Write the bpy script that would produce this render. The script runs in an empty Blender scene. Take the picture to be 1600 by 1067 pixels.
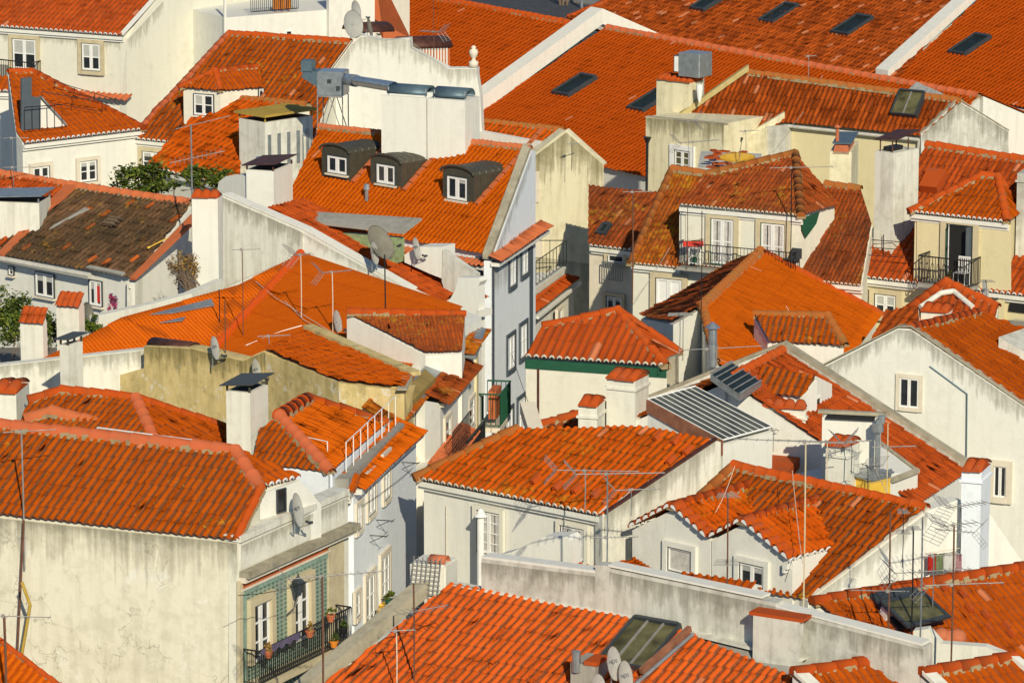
import bpy, bmesh, math, random
import numpy as np
from mathutils import Vector, Matrix, noise
R=math.radians
scene=bpy.context.scene
COL=scene.collection
# ---------------------------------------------------------------- camera, sky, sun, exposure
CAMZ=38.0; PITCH=R(12.0); FPX=6700.0
cam_data=bpy.data.cameras.new("camera"); cam=bpy.data.objects.new("camera",cam_data); COL.objects.link(cam)
cam.location=(0,0,CAMZ); cam.rotation_euler=(R(90)-PITCH,0,0)
cam_data.sensor_width=36.0; cam_data.lens=36.0*FPX/1600.0; cam_data.clip_start=1.0; cam_data.clip_end=3000.0
scene.camera=cam
SUN_AZ=(0.20,-0.98); SUN_EL=R(29)
world=bpy.data.worlds.new("World"); scene.world=world; world.use_nodes=True
wn=world.node_tree; bg=wn.nodes["Background"]; sky=wn.nodes.new("ShaderNodeTexSky")
sky.sky_type='NISHITA'; sky.sun_disc=False; sky.sun_elevation=SUN_EL; sky.sun_rotation=math.atan2(SUN_AZ[0],SUN_AZ[1])
wn.links.new(sky.outputs[0],bg.inputs[0]); bg.inputs[1].default_value=0.085
sky.air_density=1.0; sky.dust_density=0.2; sky.ozone_density=5.0
sun_data=bpy.data.lights.new("sun",'SUN'); sun_data.energy=4.5; sun_data.angle=R(0.5); sun_data.color=(1.0,0.90,0.69)
sun=bpy.data.objects.new("sun",sun_data); COL.objects.link(sun)
_sd=Vector((SUN_AZ[0],SUN_AZ[1],0)).normalized()*math.cos(SUN_EL)+Vector((0,0,math.sin(SUN_EL)))
sun.rotation_euler=_sd.to_track_quat('Z','Y').to_euler(); sun.location=(0,0,90)
scene.view_settings.view_transform='Standard'; scene.view_settings.look='None'
scene.view_settings.exposure=0.0; scene.view_settings.gamma=1.0
try: scene.view_settings.use_curve_mapping=False
except Exception: pass
scene.cycles.max_bounces=4; scene.cycles.diffuse_bounces=3; scene.cycles.glossy_bounces=2; scene.cycles.transparent_max_bounces=8
# ---------------------------------------------------------------- picture point -> place in the world
FW=Vector((0,math.cos(PITCH),-math.sin(PITCH))); UPV=Vector((0,math.sin(PITCH),math.cos(PITCH))); CAM=Vector((0,0,CAMZ)); UPZ=Vector((0,0,1))
def ray(px,py): return FW*FPX+Vector((1,0,0))*(px-800)-UPV*(py-533.5)
def P(px,py,z):
    r=ray(px,py); return CAM+r*((z-CAMZ)/r.z)
def proj(p):
    d=Vector(p)-CAM; w=d.dot(FW); return 800+FPX*d.x/w, 533.5-FPX*d.dot(UPV)/w
def PY(px,py,y):
    'point seen at px,py that lies y metres in front of the camera'
    r=ray(px,py); return CAM+r*(y/r.y)
def raise_to(q,py):
    "height of the point above q that is seen at picture row py"
    lo,hi=q.z-30,q.z+30
    for _ in range(50):
        m=(lo+hi)/2
        if proj((q.x,q.y,m))[1]>py: lo=m
        else: hi=m
    return (lo+hi)/2
def along(q,d,px):
    "distance along direction d from q at which the picture column px is met"
    r=ray(px,533.5); n=Vector((r.y,-r.x,0)); w=q-CAM; dn=d.x*n.x+d.y*n.y
    return -(w.x*n.x+w.y*n.y)/dn
class Slope:
    "inclined plane; going A to B the roof climbs to the left"
    def __init__(s,A,B,deg=27,top=None):
        s.o=A.copy(); B=Vector((B.x,B.y,A.z)); s.u=(B-A).normalized(); s.L=(B-A).length
        h=Vector((-s.u.y,s.u.x,0))
        if top is None: s.v=h*math.cos(R(deg))+UPZ*math.sin(R(deg))
        else:
            w=top-A; w=w-s.u*w.dot(s.u); s.v=w.normalized()
        s.h=h; s.n=s.u.cross(s.v).normalized()
    def at(s,px,py,off=0.0):
        r=ray(px,py); o=s.o+s.n*off; t=(o-CAM).dot(s.n)/r.dot(s.n); return CAM+r*t
    def uv(s,p): d=p-s.o; return d.dot(s.u),d.dot(s.v)
    def pt(s,u,v,off=0.0): return s.o+s.u*u+s.v*v+s.n*off
def wall(A,B,inset=0.0):
    "vertical plane through A (left) and B (right) facing the viewer, n points out"
    u=Vector((B.x-A.x,B.y-A.y,0)).normalized(); n=Vector((u.y,-u.x,0))
    s=Slope.__new__(Slope); s.o=A-n*inset; s.u=u; s.v=UPZ.copy(); s.n=n; s.h=-n; s.L=(B-A).length; return s
# ---------------------------------------------------------------- objects
COUNT={}
def mesh_obj(name,bm,mats,parent=None,smooth=False):
    me=bpy.data.meshes.new(name); off=Vector((0,0,0))
    if parent is not None: off=parent_origin(parent)
    if off.length>0: bmesh.ops.translate(bm,verts=bm.verts,vec=-off)
    bm.to_mesh(me); bm.free()
    if not isinstance(mats,(list,tuple)): mats=[mats]
    for m in mats: me.materials.append(m)
    if smooth:
        for p in me.polygons: p.use_smooth=True
    o=bpy.data.objects.new(name,me); COL.objects.link(o)
    if parent is not None: o.parent=parent
    return o
def parent_origin(p):
    v=Vector((0,0,0))
    while p is not None: v+=Vector(p.location); p=p.parent
    return v
LAB=[]
def tag(o,label,cat,group=None,kind=None):
    if label: o["label"]=label
    if cat: o["category"]=cat
    if group: o["group"]=group
    if kind: o["kind"]=kind
    return o
def thing(name,label,cat,loc,group=None):
    o=bpy.data.objects.new(name,None); o.empty_display_size=0.3; COL.objects.link(o); o.location=loc
    return tag(o,label,cat,group)
# ---------------------------------------------------------------- mesh helpers (all in world space)
def nb(): return bmesh.new()
def add_box(bm,o,a,b,c,mi=0):
    "box spanned by vectors a,b,c from corner o"
    vs=[bm.verts.new(o+a*i+b*j+c*k) for k in (0,1) for j in (0,1) for i in (0,1)]
    flip=a.cross(b).dot(c)<0
    for f in ((0,2,3,1),(4,5,7,6),(0,1,5,4),(2,6,7,3),(0,4,6,2),(1,3,7,5)):
        q=[vs[i] for i in f]
        if flip: q.reverse()
        fc=bm.faces.new(q); fc.material_index=mi
def add_prism(bm,pts,vec,mi=0):
    "closed solid between polygon pts and its copy moved by vec"
    n=Vector((0,0,0))
    for i in range(len(pts)): n+=(pts[i]-pts[0]).cross(pts[(i+1)%len(pts)]-pts[0])
    if n.dot(vec)>0: pts=pts[::-1]
    a=[bm.verts.new(p) for p in pts]; b=[bm.verts.new(p+vec) for p in pts]
    N=len(pts); fs=[bm.faces.new(a),bm.faces.new(b[::-1])]
    for i in range(N): fs.append(bm.faces.new((a[(i+1)%N],a[i],b[i],b[(i+1)%N])))
    for f in fs: f.material_index=mi
def add_drop(bm,pts,z0,mi=0):
    "solid from polygon pts straight down to height z0"
    n=Vector((0,0,0))
    for i in range(len(pts)): n+=(pts[i]-pts[0]).cross(pts[(i+1)%len(pts)]-pts[0])
    if n.z<0: pts=pts[::-1]
    a=[bm.verts.new(p) for p in pts]; b=[bm.verts.new(Vector((p.x,p.y,z0))) for p in pts]; N=len(pts)
    fs=[bm.faces.new(a),bm.faces.new(b[::-1])]
    for i in range(N): fs.append(bm.faces.new((a[i],b[i],b[(i+1)%N],a[(i+1)%N])))
    for f in fs: f.material_index=mi
def add_tube(bm,p,q,r,seg=6,r2=None,cap=True,mi=0):
    if r2 is None: r2=r
    d=(q-p); L=d.length
    if L<1e-5: return
    d/=L; a=d.cross(UPZ if abs(d.z)<.9 else Vector((1,0,0))).normalized(); b=d.cross(a)
    A=[];B=[]
    for i in range(seg):
        t=2*math.pi*i/seg; w=a*math.cos(t)+b*math.sin(t)
        A.append(bm.verts.new(p+w*r)); B.append(bm.verts.new(q+w*r2))
    for i in range(seg):
        f=bm.faces.new((A[i],B[i],B[(i+1)%seg],A[(i+1)%seg])); f.material_index=mi
    if cap:
        bm.faces.new(A).material_index=mi; bm.faces.new(B[::-1]).material_index=mi
def add_path(bm,pts,r,seg=5,mi=0):
    for a,b in zip(pts[:-1],pts[1:]): add_tube(bm,a,b,r,seg,mi=mi)
def add_lathe(bm,base,prof,seg=12,mi=0):
    "surface of revolution about a vertical axis; prof = (radius, height)"
    rings=[]
    for r,z in prof:
        rings.append([bm.verts.new(base+Vector((r*math.cos(2*math.pi*i/seg),r*math.sin(2*math.pi*i/seg),z))) for i in range(seg)])
    for A,B in zip(rings[:-1],rings[1:]):
        for i in range(seg): bm.faces.new((A[i],A[(i+1)%seg],B[(i+1)%seg],B[i])).material_index=mi
    bm.faces.new(rings[0][::-1]).material_index=mi; bm.faces.new(rings[-1]).material_index=mi
def clip2(poly,f):
    "keep the part of the 2d polygon where f(p)>=0 (f linear)"
    out=[]
    for i in range(len(poly)):
        a=poly[i]; b=poly[(i+1)%len(poly)]; fa=f(a); fb=f(b)
        if fa>=0: out.append(a)
        if (fa>=0)!=(fb>=0):
            t=fa/(fa-fb); out.append((a[0]+(b[0]-a[0])*t,a[1]+(b[1]-a[1])*t))
    return out
# roof tile sheet ------------------------------------------------
PROF={'barrel':([0,.20,.25,.35,.5,.65,.75,.80],[0,.0,.50,.86,1,.86,.50,.0]),
      'roman':([0,.25,.45,.6,.8],[0,.25,.95,.95,.25]),
      'flat':([0,.5],[0,1])}
def tile_sheet(bm_main,S,polys,tw,tl,amp,kind='barrel',mi=0,seed=1,step=.03,jit=1.0):
    if kind!='barrel': jit*=.4
    rs=np.random.RandomState(seed); uvl=bm_main.loops.layers.uv.verify()
    fx,fh=PROF[kind]; fx=np.array(fx); fh=np.array(fh); npf=len(fx)
    allp=[[S.uv(p) for p in poly] for poly in polys]
    us=[q[0] for p in allp for q in p]; vs=[q[1] for p in allp for q in p]
    i0=int(math.floor(min(us)/tw))-1; i1=int(math.ceil(max(us)/tw))+1
    j0=int(math.floor(min(vs)/tl))-1; j1=int(math.ceil(max(vs)/tl))+1
    nc=i1-i0; nr=j1-j0
    hj=rs.uniform(-.010,.010,(nc,nr))*jit; uj=rs.uniform(-.013,.013,(nc,nr))*jit; vj=rs.uniform(-.028,.028,(nc,nr))*jit; vj[rs.rand(nc,nr)<.03]-=.07*jit; hj[rs.rand(nc,nr)<.03]+=.018*jit
    sag=rs.uniform(0,100)
    for k,poly in enumerate(allp):
        a=sum((poly[i][0]*poly[(i+1)%len(poly)][1]-poly[(i+1)%len(poly)][0]*poly[i][1]) for i in range(len(poly)))
        if a<0: poly=poly[::-1]
        pu=[q[0] for q in poly]; pv=[q[1] for q in poly]
        a0=max(i0,int(math.floor(min(pu)/tw))-1); a1=min(i1,int(math.ceil(max(pu)/tw))+1)
        b0=max(j0,int(math.floor(min(pv)/tl))-1); b1=min(j1,int(math.ceil(max(pv)/tl))+1)
        C=a1-a0; Rw=b1-b0; ncol=C*npf+1; 
        ci=np.minimum(np.arange(ncol)//npf,C-1); pk=np.arange(ncol)%npf
        frac=fx[pk].astype(float); H=fh[pk].astype(float)
        ui=(a0+np.arange(ncol)//npf+frac)*tw
        cover=(frac>.19)&(frac<.81) if kind=='barrel' else np.ones(ncol,bool)
        V=[];UV=[]
        for j in range(Rw):
            jj=b0+j-j0; cc=ci+a0-i0
            h_=hj[cc,jj]; u_=uj[cc,jj]*cover; v_=vj[cc,jj]
            for top in (0,1):
                v=(b0+j+top)*tl+(0 if top else 1)*v_*cover
                h=H*amp*(0.90 if top else 1.0)+(0 if top else step*(1+.3*h_/.01*jit*.5))+h_
                sg=0.045*math.sin(sag+(b0+j)*.9*tl)*jit
                hh=h+sg*np.sin(sag*2+ui*.7)
                for q in range(ncol):
                    V.append((ui[q]+u_[q],v if np.isscalar(v) else v[q],hh[q]))
                    UV.append((ui[q]/tw,(b0+j+(0.985 if top else 0.015))))
        o=S.o;u=S.u;vv=S.v;n=S.n
        Va=np.array(V,dtype=float)
        W=np.array(o)[None,:]+Va[:,0:1]*np.array(u)[None,:]+Va[:,1:2]*np.array(vv)[None,:]+Va[:,2:3]*np.array(n)[None,:]
        rows=2*Rw
        fa=[]
        for r in range(rows-1):
            base=r*ncol
            for q in range(ncol-1): fa.append((base+q,base+q+1,base+ncol+q+1,base+ncol+q))
        me=bpy.data.meshes.new("tmp"); me.from_pydata(W.tolist(),[],fa)
        ul=me.uv_layers.new(name="UVMap"); li=np.empty(len(me.loops),dtype=np.int32); me.loops.foreach_get("vertex_index",li)
        ul.data.foreach_set("uv",np.array(UV,dtype=np.float32)[li].ravel())
        tb=bmesh.new(); tb.from_mesh(me); bpy.data.meshes.remove(me)
        N=len(poly)
        for i in range(N):
            p=poly[i]; q=poly[(i+1)%N]
            e=Vector((q[0]-p[0],q[1]-p[1]))
            if e.length<1e-6: continue
            no=u*e.y+vv*(-e.x)
            bmesh.ops.bisect_plane(tb,geom=tb.verts[:]+tb.edges[:]+tb.faces[:],plane_co=S.pt(p[0],p[1]),plane_no=no.normalized(),clear_outer=True,dist=1e-5)
        for f in tb.faces: f.material_index=mi; f.smooth=(kind!='flat')
        tm=bpy.data.meshes.new("tmp"); tb.to_mesh(tm); tb.free(); bm_main.from_mesh(tm); bpy.data.meshes.remove(tm)
# ---------------------------------------------------------------- materials
def newmat(name):
    m=bpy.data.materials.new(name); m.use_nodes=True; nt=m.node_tree; return m,nt,nt.nodes["Principled BSDF"]
def nd(nt,t,**k):
    n=nt.nodes.new(t)
    for a,b in k.items():
        if a in('operation','blend_type','data_type','noise_dimensions','feature','distance'): setattr(n,a,b)
    return n
def math_(nt,op,a,b=None,c=None,clamp=False):
    n=nt.nodes.new("ShaderNodeMath"); n.operation=op; n.use_clamp=clamp
    for i,x in enumerate((a,b,c)):
        if x is None: continue
        if isinstance(x,(int,float)): n.inputs[i].default_value=x
        else: nt.links.new(x,n.inputs[i])
    return n.outputs[0]
def mix_(nt,fac,a,b,bt='MIX'):
    n=nt.nodes.new("ShaderNodeMixRGB"); n.blend_type=bt
    for i,x in enumerate((fac,a,b)):
        if isinstance(x,(int,float)): n.inputs[i].default_value=x
        elif isinstance(x,tuple): n.inputs[i].default_value=(*x,1) if len(x)==3 else x
        else: nt.links.new(x,n.inputs[i])
    return n.outputs[0]
def noise_(nt,vec,scale,detail=3,rough=.55):
    n=nt.nodes.new("ShaderNodeTexNoise"); n.inputs["Scale"].default_value=scale; n.inputs["Detail"].default_value=detail; n.inputs["Roughness"].default_value=rough
    if vec is not None: nt.links.new(vec,n.inputs["Vector"])
    return n.outputs["Fac"]
def ramp_(nt,v,lo,hi): 
    n=nt.nodes.new("ShaderNodeMapRange"); n.inputs[1].default_value=lo; n.inputs[2].default_value=hi; n.clamp=True; nt.links.new(v,n.inputs[0]); return n.outputs[0]
def coords(nt,scale=(1,1,1)):
    g=nt.nodes.new("ShaderNodeNewGeometry"); mp=nt.nodes.new("ShaderNodeMapping"); mp.inputs["Scale"].default_value=scale
    nt.links.new(g.outputs["Position"],mp.inputs["Vector"]); return mp.outputs[0]
def bump_(nt,bsdf,h,strength,dist=.02):
    b=nt.nodes.new("ShaderNodeBump"); b.inputs["Strength"].default_value=strength; b.inputs["Distance"].default_value=dist
    nt.links.new(h,b.inputs["Height"]); nt.links.new(b.outputs[0],bsdf.inputs["Normal"])
def tile_mat(name,base,vary,dirt,dirt_amt=.5,chan=.5,lichen=(.45,.28,.03),lich_amt=.0,pale_amt=.05,patch=None,patch_amt=0.0,rowdark=.35):  # dirt colour also fills the channels, painting in shade between tile columns
    m,nt,b=newmat(name); uv=nt.nodes.new("ShaderNodeUVMap"); uv.uv_map="UVMap"
    sx=nt.nodes.new("ShaderNodeSeparateXYZ"); nt.links.new(uv.outputs[0],sx.inputs[0])
    fu=math_(nt,'FLOOR',sx.outputs[0]); fv=math_(nt,'FLOOR',sx.outputs[1]); fru=math_(nt,'FRACT',sx.outputs[0]); frv=math_(nt,'FRACT',sx.outputs[1])
    cx=nt.nodes.new("ShaderNodeCombineXYZ"); fu=math_(nt,'FLOOR',math_(nt,'ADD',sx.outputs[0],0.0)); nt.links.new(fu,cx.inputs[0]); nt.links.new(fv,cx.inputs[1])
    wn_=nt.nodes.new("ShaderNodeTexWhiteNoise"); wn_.noise_dimensions='3D'; nt.links.new(cx.outputs[0],wn_.inputs["Vector"])
    sp=nt.nodes.new("ShaderNodeSeparateXYZ"); nt.links.new(wn_.outputs["Color"],sp.inputs[0])
    pos=coords(nt); big=noise_(nt,pos,.35,4,.6); fine=noise_(nt,pos,9,3,.65); mid=noise_(nt,pos,1.7,4,.6)
    c=mix_(nt,sp.outputs[0],base,vary)
    c=mix_(nt,math_(nt,'MULTIPLY',ramp_(nt,mid,.35,.75),.30),c,tuple(x*.75 for x in base))
    pl=math_(nt,'GREATER_THAN',sp.outputs[1],1-pale_amt); c=mix_(nt,math_(nt,'MULTIPLY',pl,.6),c,(.62,.24,.12))
    if patch is not None:
        pg=math_(nt,'GREATER_THAN',sp.outputs[2],1-patch_amt); c=mix_(nt,pg,c,patch)
    # channels darkened for grime and painted-in shade between columns; grime in large blotches
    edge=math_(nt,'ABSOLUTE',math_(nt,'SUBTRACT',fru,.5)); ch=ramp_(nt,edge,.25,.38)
    spk=ramp_(nt,noise_(nt,pos,22,2,.7),.58,.70); grime_shade=mix_(nt,math_(nt,'MULTIPLY',spk,.6),dirt,tuple(min(.4,x*1.6+.10) for x in dirt) if chan>.9 or chan in(.6,.7) else dirt)
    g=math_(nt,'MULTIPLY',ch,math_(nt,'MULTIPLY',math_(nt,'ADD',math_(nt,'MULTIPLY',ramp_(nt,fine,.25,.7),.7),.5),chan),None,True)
    c=mix_(nt,g,c,grime_shade)
    jo=math_(nt,'MULTIPLY',ramp_(nt,frv,.93,.99),rowdark); c=mix_(nt,jo,c,dirt)
    blot=math_(nt,'MULTIPLY',ramp_(nt,math_(nt,'ADD',math_(nt,'MULTIPLY',big,.6),math_(nt,'MULTIPLY',fine,.45)),.62-.34*dirt_amt,.86-.3*dirt_amt),min(1,dirt_amt*2.4)); c=mix_(nt,blot,c,dirt)
    if lich_amt>0:
        l=noise_(nt,pos,5,4,.7); l2=noise_(nt,pos,.6,2); ll=ramp_(nt,math_(nt,'ADD',math_(nt,'MULTIPLY',l,.6),math_(nt,'MULTIPLY',l2,.5)),.68-.25*lich_amt,.78-.25*lich_amt); c=mix_(nt,math_(nt,'MULTIPLY',ll,.85),c,lichen)
    nt.links.new(c,b.inputs["Base Color"]); b.inputs["Roughness"].default_value=.82; b.inputs["Specular IOR Level"].default_value=.08
    bump_(nt,b,fine,.5,.03); return m
def plaster(name,base,dirt=(.30,.28,.22),amt=.3,streak=.3,crack=0.0,speck=0.0,peel=0.0,peelcol=(.45,.42,.36),scale=1.0,top=0.0):
    m,nt,b=newmat(name); pos=coords(nt); st=coords(nt,(2.6,2.6,.22))
    n1=noise_(nt,pos,.45*scale,5,.62); n2=noise_(nt,pos,3.2,4,.6); n3=noise_(nt,st,1.6,4,.6); n4=noise_(nt,pos,14,3,.6)
    c=mix_(nt,math_(nt,'MULTIPLY',ramp_(nt,n2,.3,.75),.22),base,tuple(x*.84 for x in base))
    s=math_(nt,'ADD',math_(nt,'MULTIPLY',n1,.55),math_(nt,'MULTIPLY',n2,.45)); c=mix_(nt,math_(nt,'MULTIPLY',ramp_(nt,s,.56-.16*amt,.74-.1*amt),min(1,.25+amt*.8)),c,dirt)
    if streak>0: c=mix_(nt,math_(nt,'MULTIPLY',ramp_(nt,n3,.50-.1*streak,.78-.1*streak),min(1,streak*1.2)),c,dirt)
    if peel>0:
        pn=noise_(nt,pos,1.1,6,.7); c=mix_(nt,math_(nt,'MULTIPLY',ramp_(nt,pn,.60-.1*peel,.63-.1*peel),.85),c,peelcol)
    if speck>0: c=mix_(nt,math_(nt,'MULTIPLY',ramp_(nt,noise_(nt,pos,6.5,4,.75),.60,.68),speck),c,(.66,.62,.50)); c=mix_(nt,math_(nt,'MULTIPLY',ramp_(nt,noise_(nt,coords(nt,(1.3,1.3,1.0)),2.3,5,.7),.56,.70),speck*.7),c,(.20,.17,.07))
    if crack>0:
        wv=nt.nodes.new("ShaderNodeVectorMath"); wv.operation='ADD'; nz=nt.nodes.new("ShaderNodeTexNoise"); nz.inputs["Scale"].default_value=2.2; nz.inputs["Detail"].default_value=4; nt.links.new(pos,nz.inputs["Vector"])
        sc=nt.nodes.new("ShaderNodeVectorMath"); sc.operation='SCALE'; sc.inputs["Scale"].default_value=1.1; nt.links.new(nz.outputs["Color"],sc.inputs[0])
        nt.links.new(pos,wv.inputs[0]); nt.links.new(sc.outputs[0],wv.inputs[1])
        vo=nt.nodes.new("ShaderNodeTexVoronoi"); vo.feature='DISTANCE_TO_EDGE'; vo.inputs["Scale"].default_value=.85; nt.links.new(wv.outputs[0],vo.inputs["Vector"])
        k=ramp_(nt,vo.outputs["Distance"],.018,.0); km=ramp_(nt,noise_(nt,pos,.7,3),.44,.56); c=mix_(nt,math_(nt,'MULTIPLY',math_(nt,'MULTIPLY',k,km),crack),c,(.13,.12,.09))
    nt.links.new(c,b.inputs["Base Color"]); b.inputs["Roughness"].default_value=.9; b.inputs["Specular IOR Level"].default_value=.15
    bump_(nt,b,math_(nt,'ADD',n2,math_(nt,'MULTIPLY',n4,.5)),.35,.03); return m
def plain(name,col,rough=.6,metal=0.0,vary=.15,scale=4.0,spec=.4):
    m,nt,b=newmat(name); pos=coords(nt); n=noise_(nt,pos,scale,4,.6)
    c=mix_(nt,ramp_(nt,n,.3,.7),tuple(x*(1-vary) for x in col),tuple(min(1,x*(1+vary)) for x in col))
    nt.links.new(c,b.inputs["Base Color"]); b.inputs["Roughness"].default_value=rough; b.inputs["Metallic"].default_value=metal; b.inputs["Specular IOR Level"].default_value=spec
    return m
M={}
OR=(.43,.076,.001); ORV=(.34,.056,.001)
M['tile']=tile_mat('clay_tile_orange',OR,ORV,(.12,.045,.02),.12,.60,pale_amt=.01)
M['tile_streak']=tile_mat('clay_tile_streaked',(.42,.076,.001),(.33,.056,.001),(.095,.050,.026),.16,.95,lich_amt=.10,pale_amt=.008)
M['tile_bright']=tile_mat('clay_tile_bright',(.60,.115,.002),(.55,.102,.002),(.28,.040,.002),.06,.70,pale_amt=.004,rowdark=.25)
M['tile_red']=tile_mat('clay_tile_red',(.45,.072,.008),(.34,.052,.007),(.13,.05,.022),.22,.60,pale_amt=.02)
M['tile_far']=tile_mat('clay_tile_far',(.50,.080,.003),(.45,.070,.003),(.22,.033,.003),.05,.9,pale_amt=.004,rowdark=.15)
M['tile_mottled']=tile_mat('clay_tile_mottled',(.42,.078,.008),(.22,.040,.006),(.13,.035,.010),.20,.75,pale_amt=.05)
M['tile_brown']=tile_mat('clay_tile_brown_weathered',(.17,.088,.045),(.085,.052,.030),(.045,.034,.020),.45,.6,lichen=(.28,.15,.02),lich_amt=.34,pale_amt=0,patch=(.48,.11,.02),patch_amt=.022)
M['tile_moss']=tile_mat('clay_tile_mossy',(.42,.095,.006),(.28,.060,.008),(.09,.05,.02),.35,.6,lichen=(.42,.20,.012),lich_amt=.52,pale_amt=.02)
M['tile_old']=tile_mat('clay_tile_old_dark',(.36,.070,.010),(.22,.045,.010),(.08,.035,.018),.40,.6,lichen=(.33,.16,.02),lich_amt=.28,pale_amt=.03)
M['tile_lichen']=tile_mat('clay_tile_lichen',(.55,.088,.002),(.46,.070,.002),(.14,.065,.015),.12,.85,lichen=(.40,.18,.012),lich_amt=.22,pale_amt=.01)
M['salmon']=plaster('salmon_mortar',(.50,.135,.050),(.30,.12,.06),.4,.1)
M['orange_paint']=plaster('orange_waterproof_paint',(.50,.068,.006),(.42,.075,.02),.25,.0,scale=.8)
M['white']=plaster('white_render',(.75,.745,.675),(.52,.51,.44),.16,.24)
M['white2']=plaster('white_render_worn',(.73,.72,.63),(.40,.38,.30),.30,.30)
M['bluewhite']=plaster('cool_white_render',(.78,.825,.87),(.48,.49,.48),.12,.15)
M['cream']=plaster('cream_render',(.73,.71,.60),(.45,.40,.28),.12,.12)
M['yellow']=plaster('pale_yellow_render',(.69,.61,.37),(.42,.36,.2),.10,.10)
M['yellow_stain']=plaster('stained_yellow_render',(.75,.69,.48),(.38,.33,.19),.40,.40)
M['cracked']=plaster('cracked_old_render',(.75,.71,.57),(.46,.43,.32),.45,.34,crack=.5,peel=.10,peelcol=(.76,.74,.64))
M['grey_stain']=plaster('grey_stained_render',(.60,.595,.53),(.25,.24,.20),.55,.45)
M['stained']=plaster('white_render_streaked_grey',(.72,.715,.63),(.33,.31,.24),.42,.42)
M['ochre']=plaster('ochre_lichen_wall',(.66,.52,.24),(.30,.23,.08),.55,.40,peel=.05,peelcol=(.68,.62,.48),speck=.8)
M['stone']=plaster('limestone_trim',(.58,.50,.33),(.33,.28,.17),.4,.2)
M['stone_pale']=plaster('pale_stone_trim',(.70,.64,.52),(.45,.40,.30),.3,.2)
M['coping']=plaster('weathered_coping',(.42,.38,.28),(.18,.16,.11),.7,.2)
M['moss_cap']=plaster('yellow_lichen_slab',(.44,.30,.06),(.24,.17,.05),.6,.0)
M['sheetgrey']=plain('grey_sheet_metal',(.34,.37,.38),.45,.6,.2)
M['galv']=plain('galvanised_steel',(.42,.46,.48),.38,.75,.2)
M['zinc_dark']=plain('dark_zinc_sheet',(.085,.080,.058),.5,.35,.15)
M['slate']=plain('blue_grey_sheet',(.10,.155,.19),.5,.3,.15)
M['rust']=plain('rusty_sheet',(.09,.035,.025),.65,.3,.4)
M['iron']=plain('black_iron',(.02,.021,.023),.5,.3,.2)
M['rustmast']=plain('rusty_mast',(.16,.075,.045),.7,.3,.3)
M['alu']=plain('aluminium_tube',(.33,.32,.30),.5,.4,.2)
M['whitepaint']=plain('white_paint',(.80,.80,.77),.5,0,.05)
M['pipe']=plain('plastic_gutter',(.55,.53,.46),.5,0,.12)
M['cable']=plain('pale_cable',(.62,.54,.42),.6,0,.1)
M['glass']=plain('dark_window_glass',(.018,.022,.026),.08,0,.4,spec=.6)
M['glass2']=M['glass']
M['skyglass']=plain('skylight_glass',(.016,.024,.022),.35,.0,.3,spec=.12)
M['dirtyglass']=plain('dirty_green_glass',(.10,.095,.045),.4,0,.55,2.0,spec=.25)
M['curtain']=plain('curtain_cloth',(.52,.50,.46),.8,0,.2,6)
M['dark']=plain('dark_opening',(.012,.012,.013),.8,0,.1)
M['darkframe']=plain('charcoal_frame',(.045,.055,.062),.5,.1,.15)
M['greytrim']=plain('blue_grey_trim',(.075,.095,.115),.7,0,.1)
M['green']=plain('green_paint',(.012,.085,.045),.6,0,.12)
M['dish']=plain('satellite_dish_paint',(.62,.62,.58),.5,0,.06)
M['dishold']=plain('old_dish_paint',(.36,.34,.27),.5,0,.15)
M['wood']=plain('weathered_brown_wood',(.24,.10,.055),.8,0,.3)
M['red']=plain('red_paint',(.55,.03,.02),.6,0,.1)
M['yellowp']=plain('yellow_paint',(.75,.48,.06),.6,0,.1)
M['orangep']=plain('orange_plastic',(.75,.25,.03),.5,0,.1)
M['terracotta']=plain('terracotta',(.48,.14,.06),.8,0,.15)
M['purple']=plain('purple_cloth',(.12,.10,.17),.8,0,.3)
M['pink']=plain('pink_flower',(.45,.04,.13),.8,0,.3)
M['leaf']=plain('green_leaf',(.115,.145,.012),.7,0,.5,3)
M['leaf_dark']=plain('dark_green_leaf',(.05,.085,.010),.7,0,.5,3)
M['leaf_dry']=plain('dry_ochre_leaf',(.33,.20,.045),.8,0,.35,4)
M['twig']=plain('dry_twig',(.16,.11,.07),.9,0,.2)
M['greenplant']=plain('green_corrugated_plastic',(.26,.33,.17),.6,0,.3)
M['concrete']=plaster('concrete',(.34,.33,.29),(.17,.16,.13),.5,.3)
def stain_mat(name,col,amt):
    m,nt,b=newmat(name); uv=nt.nodes.new("ShaderNodeUVMap"); uv.uv_map='UVMap'; sx=nt.nodes.new("ShaderNodeSeparateXYZ"); nt.links.new(uv.outputs[0],sx.inputs[0])
    cx=nt.nodes.new("ShaderNodeCombineXYZ"); nt.links.new(math_(nt,'MULTIPLY',sx.outputs[0],3.5),cx.inputs[0]); nt.links.new(math_(nt,'MULTIPLY',sx.outputs[1],.5),cx.inputs[1])
    n=noise_(nt,cx.outputs[0],1.6,4,.65); n2=noise_(nt,coords(nt),1.1,4,.65)
    reach=ramp_(nt,math_(nt,'ADD',math_(nt,'MULTIPLY',n,.75),math_(nt,'MULTIPLY',n2,.4)),.38,.80)
    f=math_(nt,'SUBTRACT',reach,sx.outputs[1],None,True); f=math_(nt,'MULTIPLY',math_(nt,'POWER',f,.7),amt,None,True)
    t=nt.nodes.new("ShaderNodeBsdfTransparent"); mx=nt.nodes.new("ShaderNodeMixShader"); nt.links.new(f,mx.inputs[0]); nt.links.new(t.outputs[0],mx.inputs[1]); nt.links.new(b.outputs[0],mx.inputs[2])
    nt.links.new(mx.outputs[0],nt.nodes['Material Output'].inputs[0]); b.inputs["Base Color"].default_value=(*col,1); b.inputs["Roughness"].default_value=.9; b.inputs["Specular IOR Level"].default_value=0; return m
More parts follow.
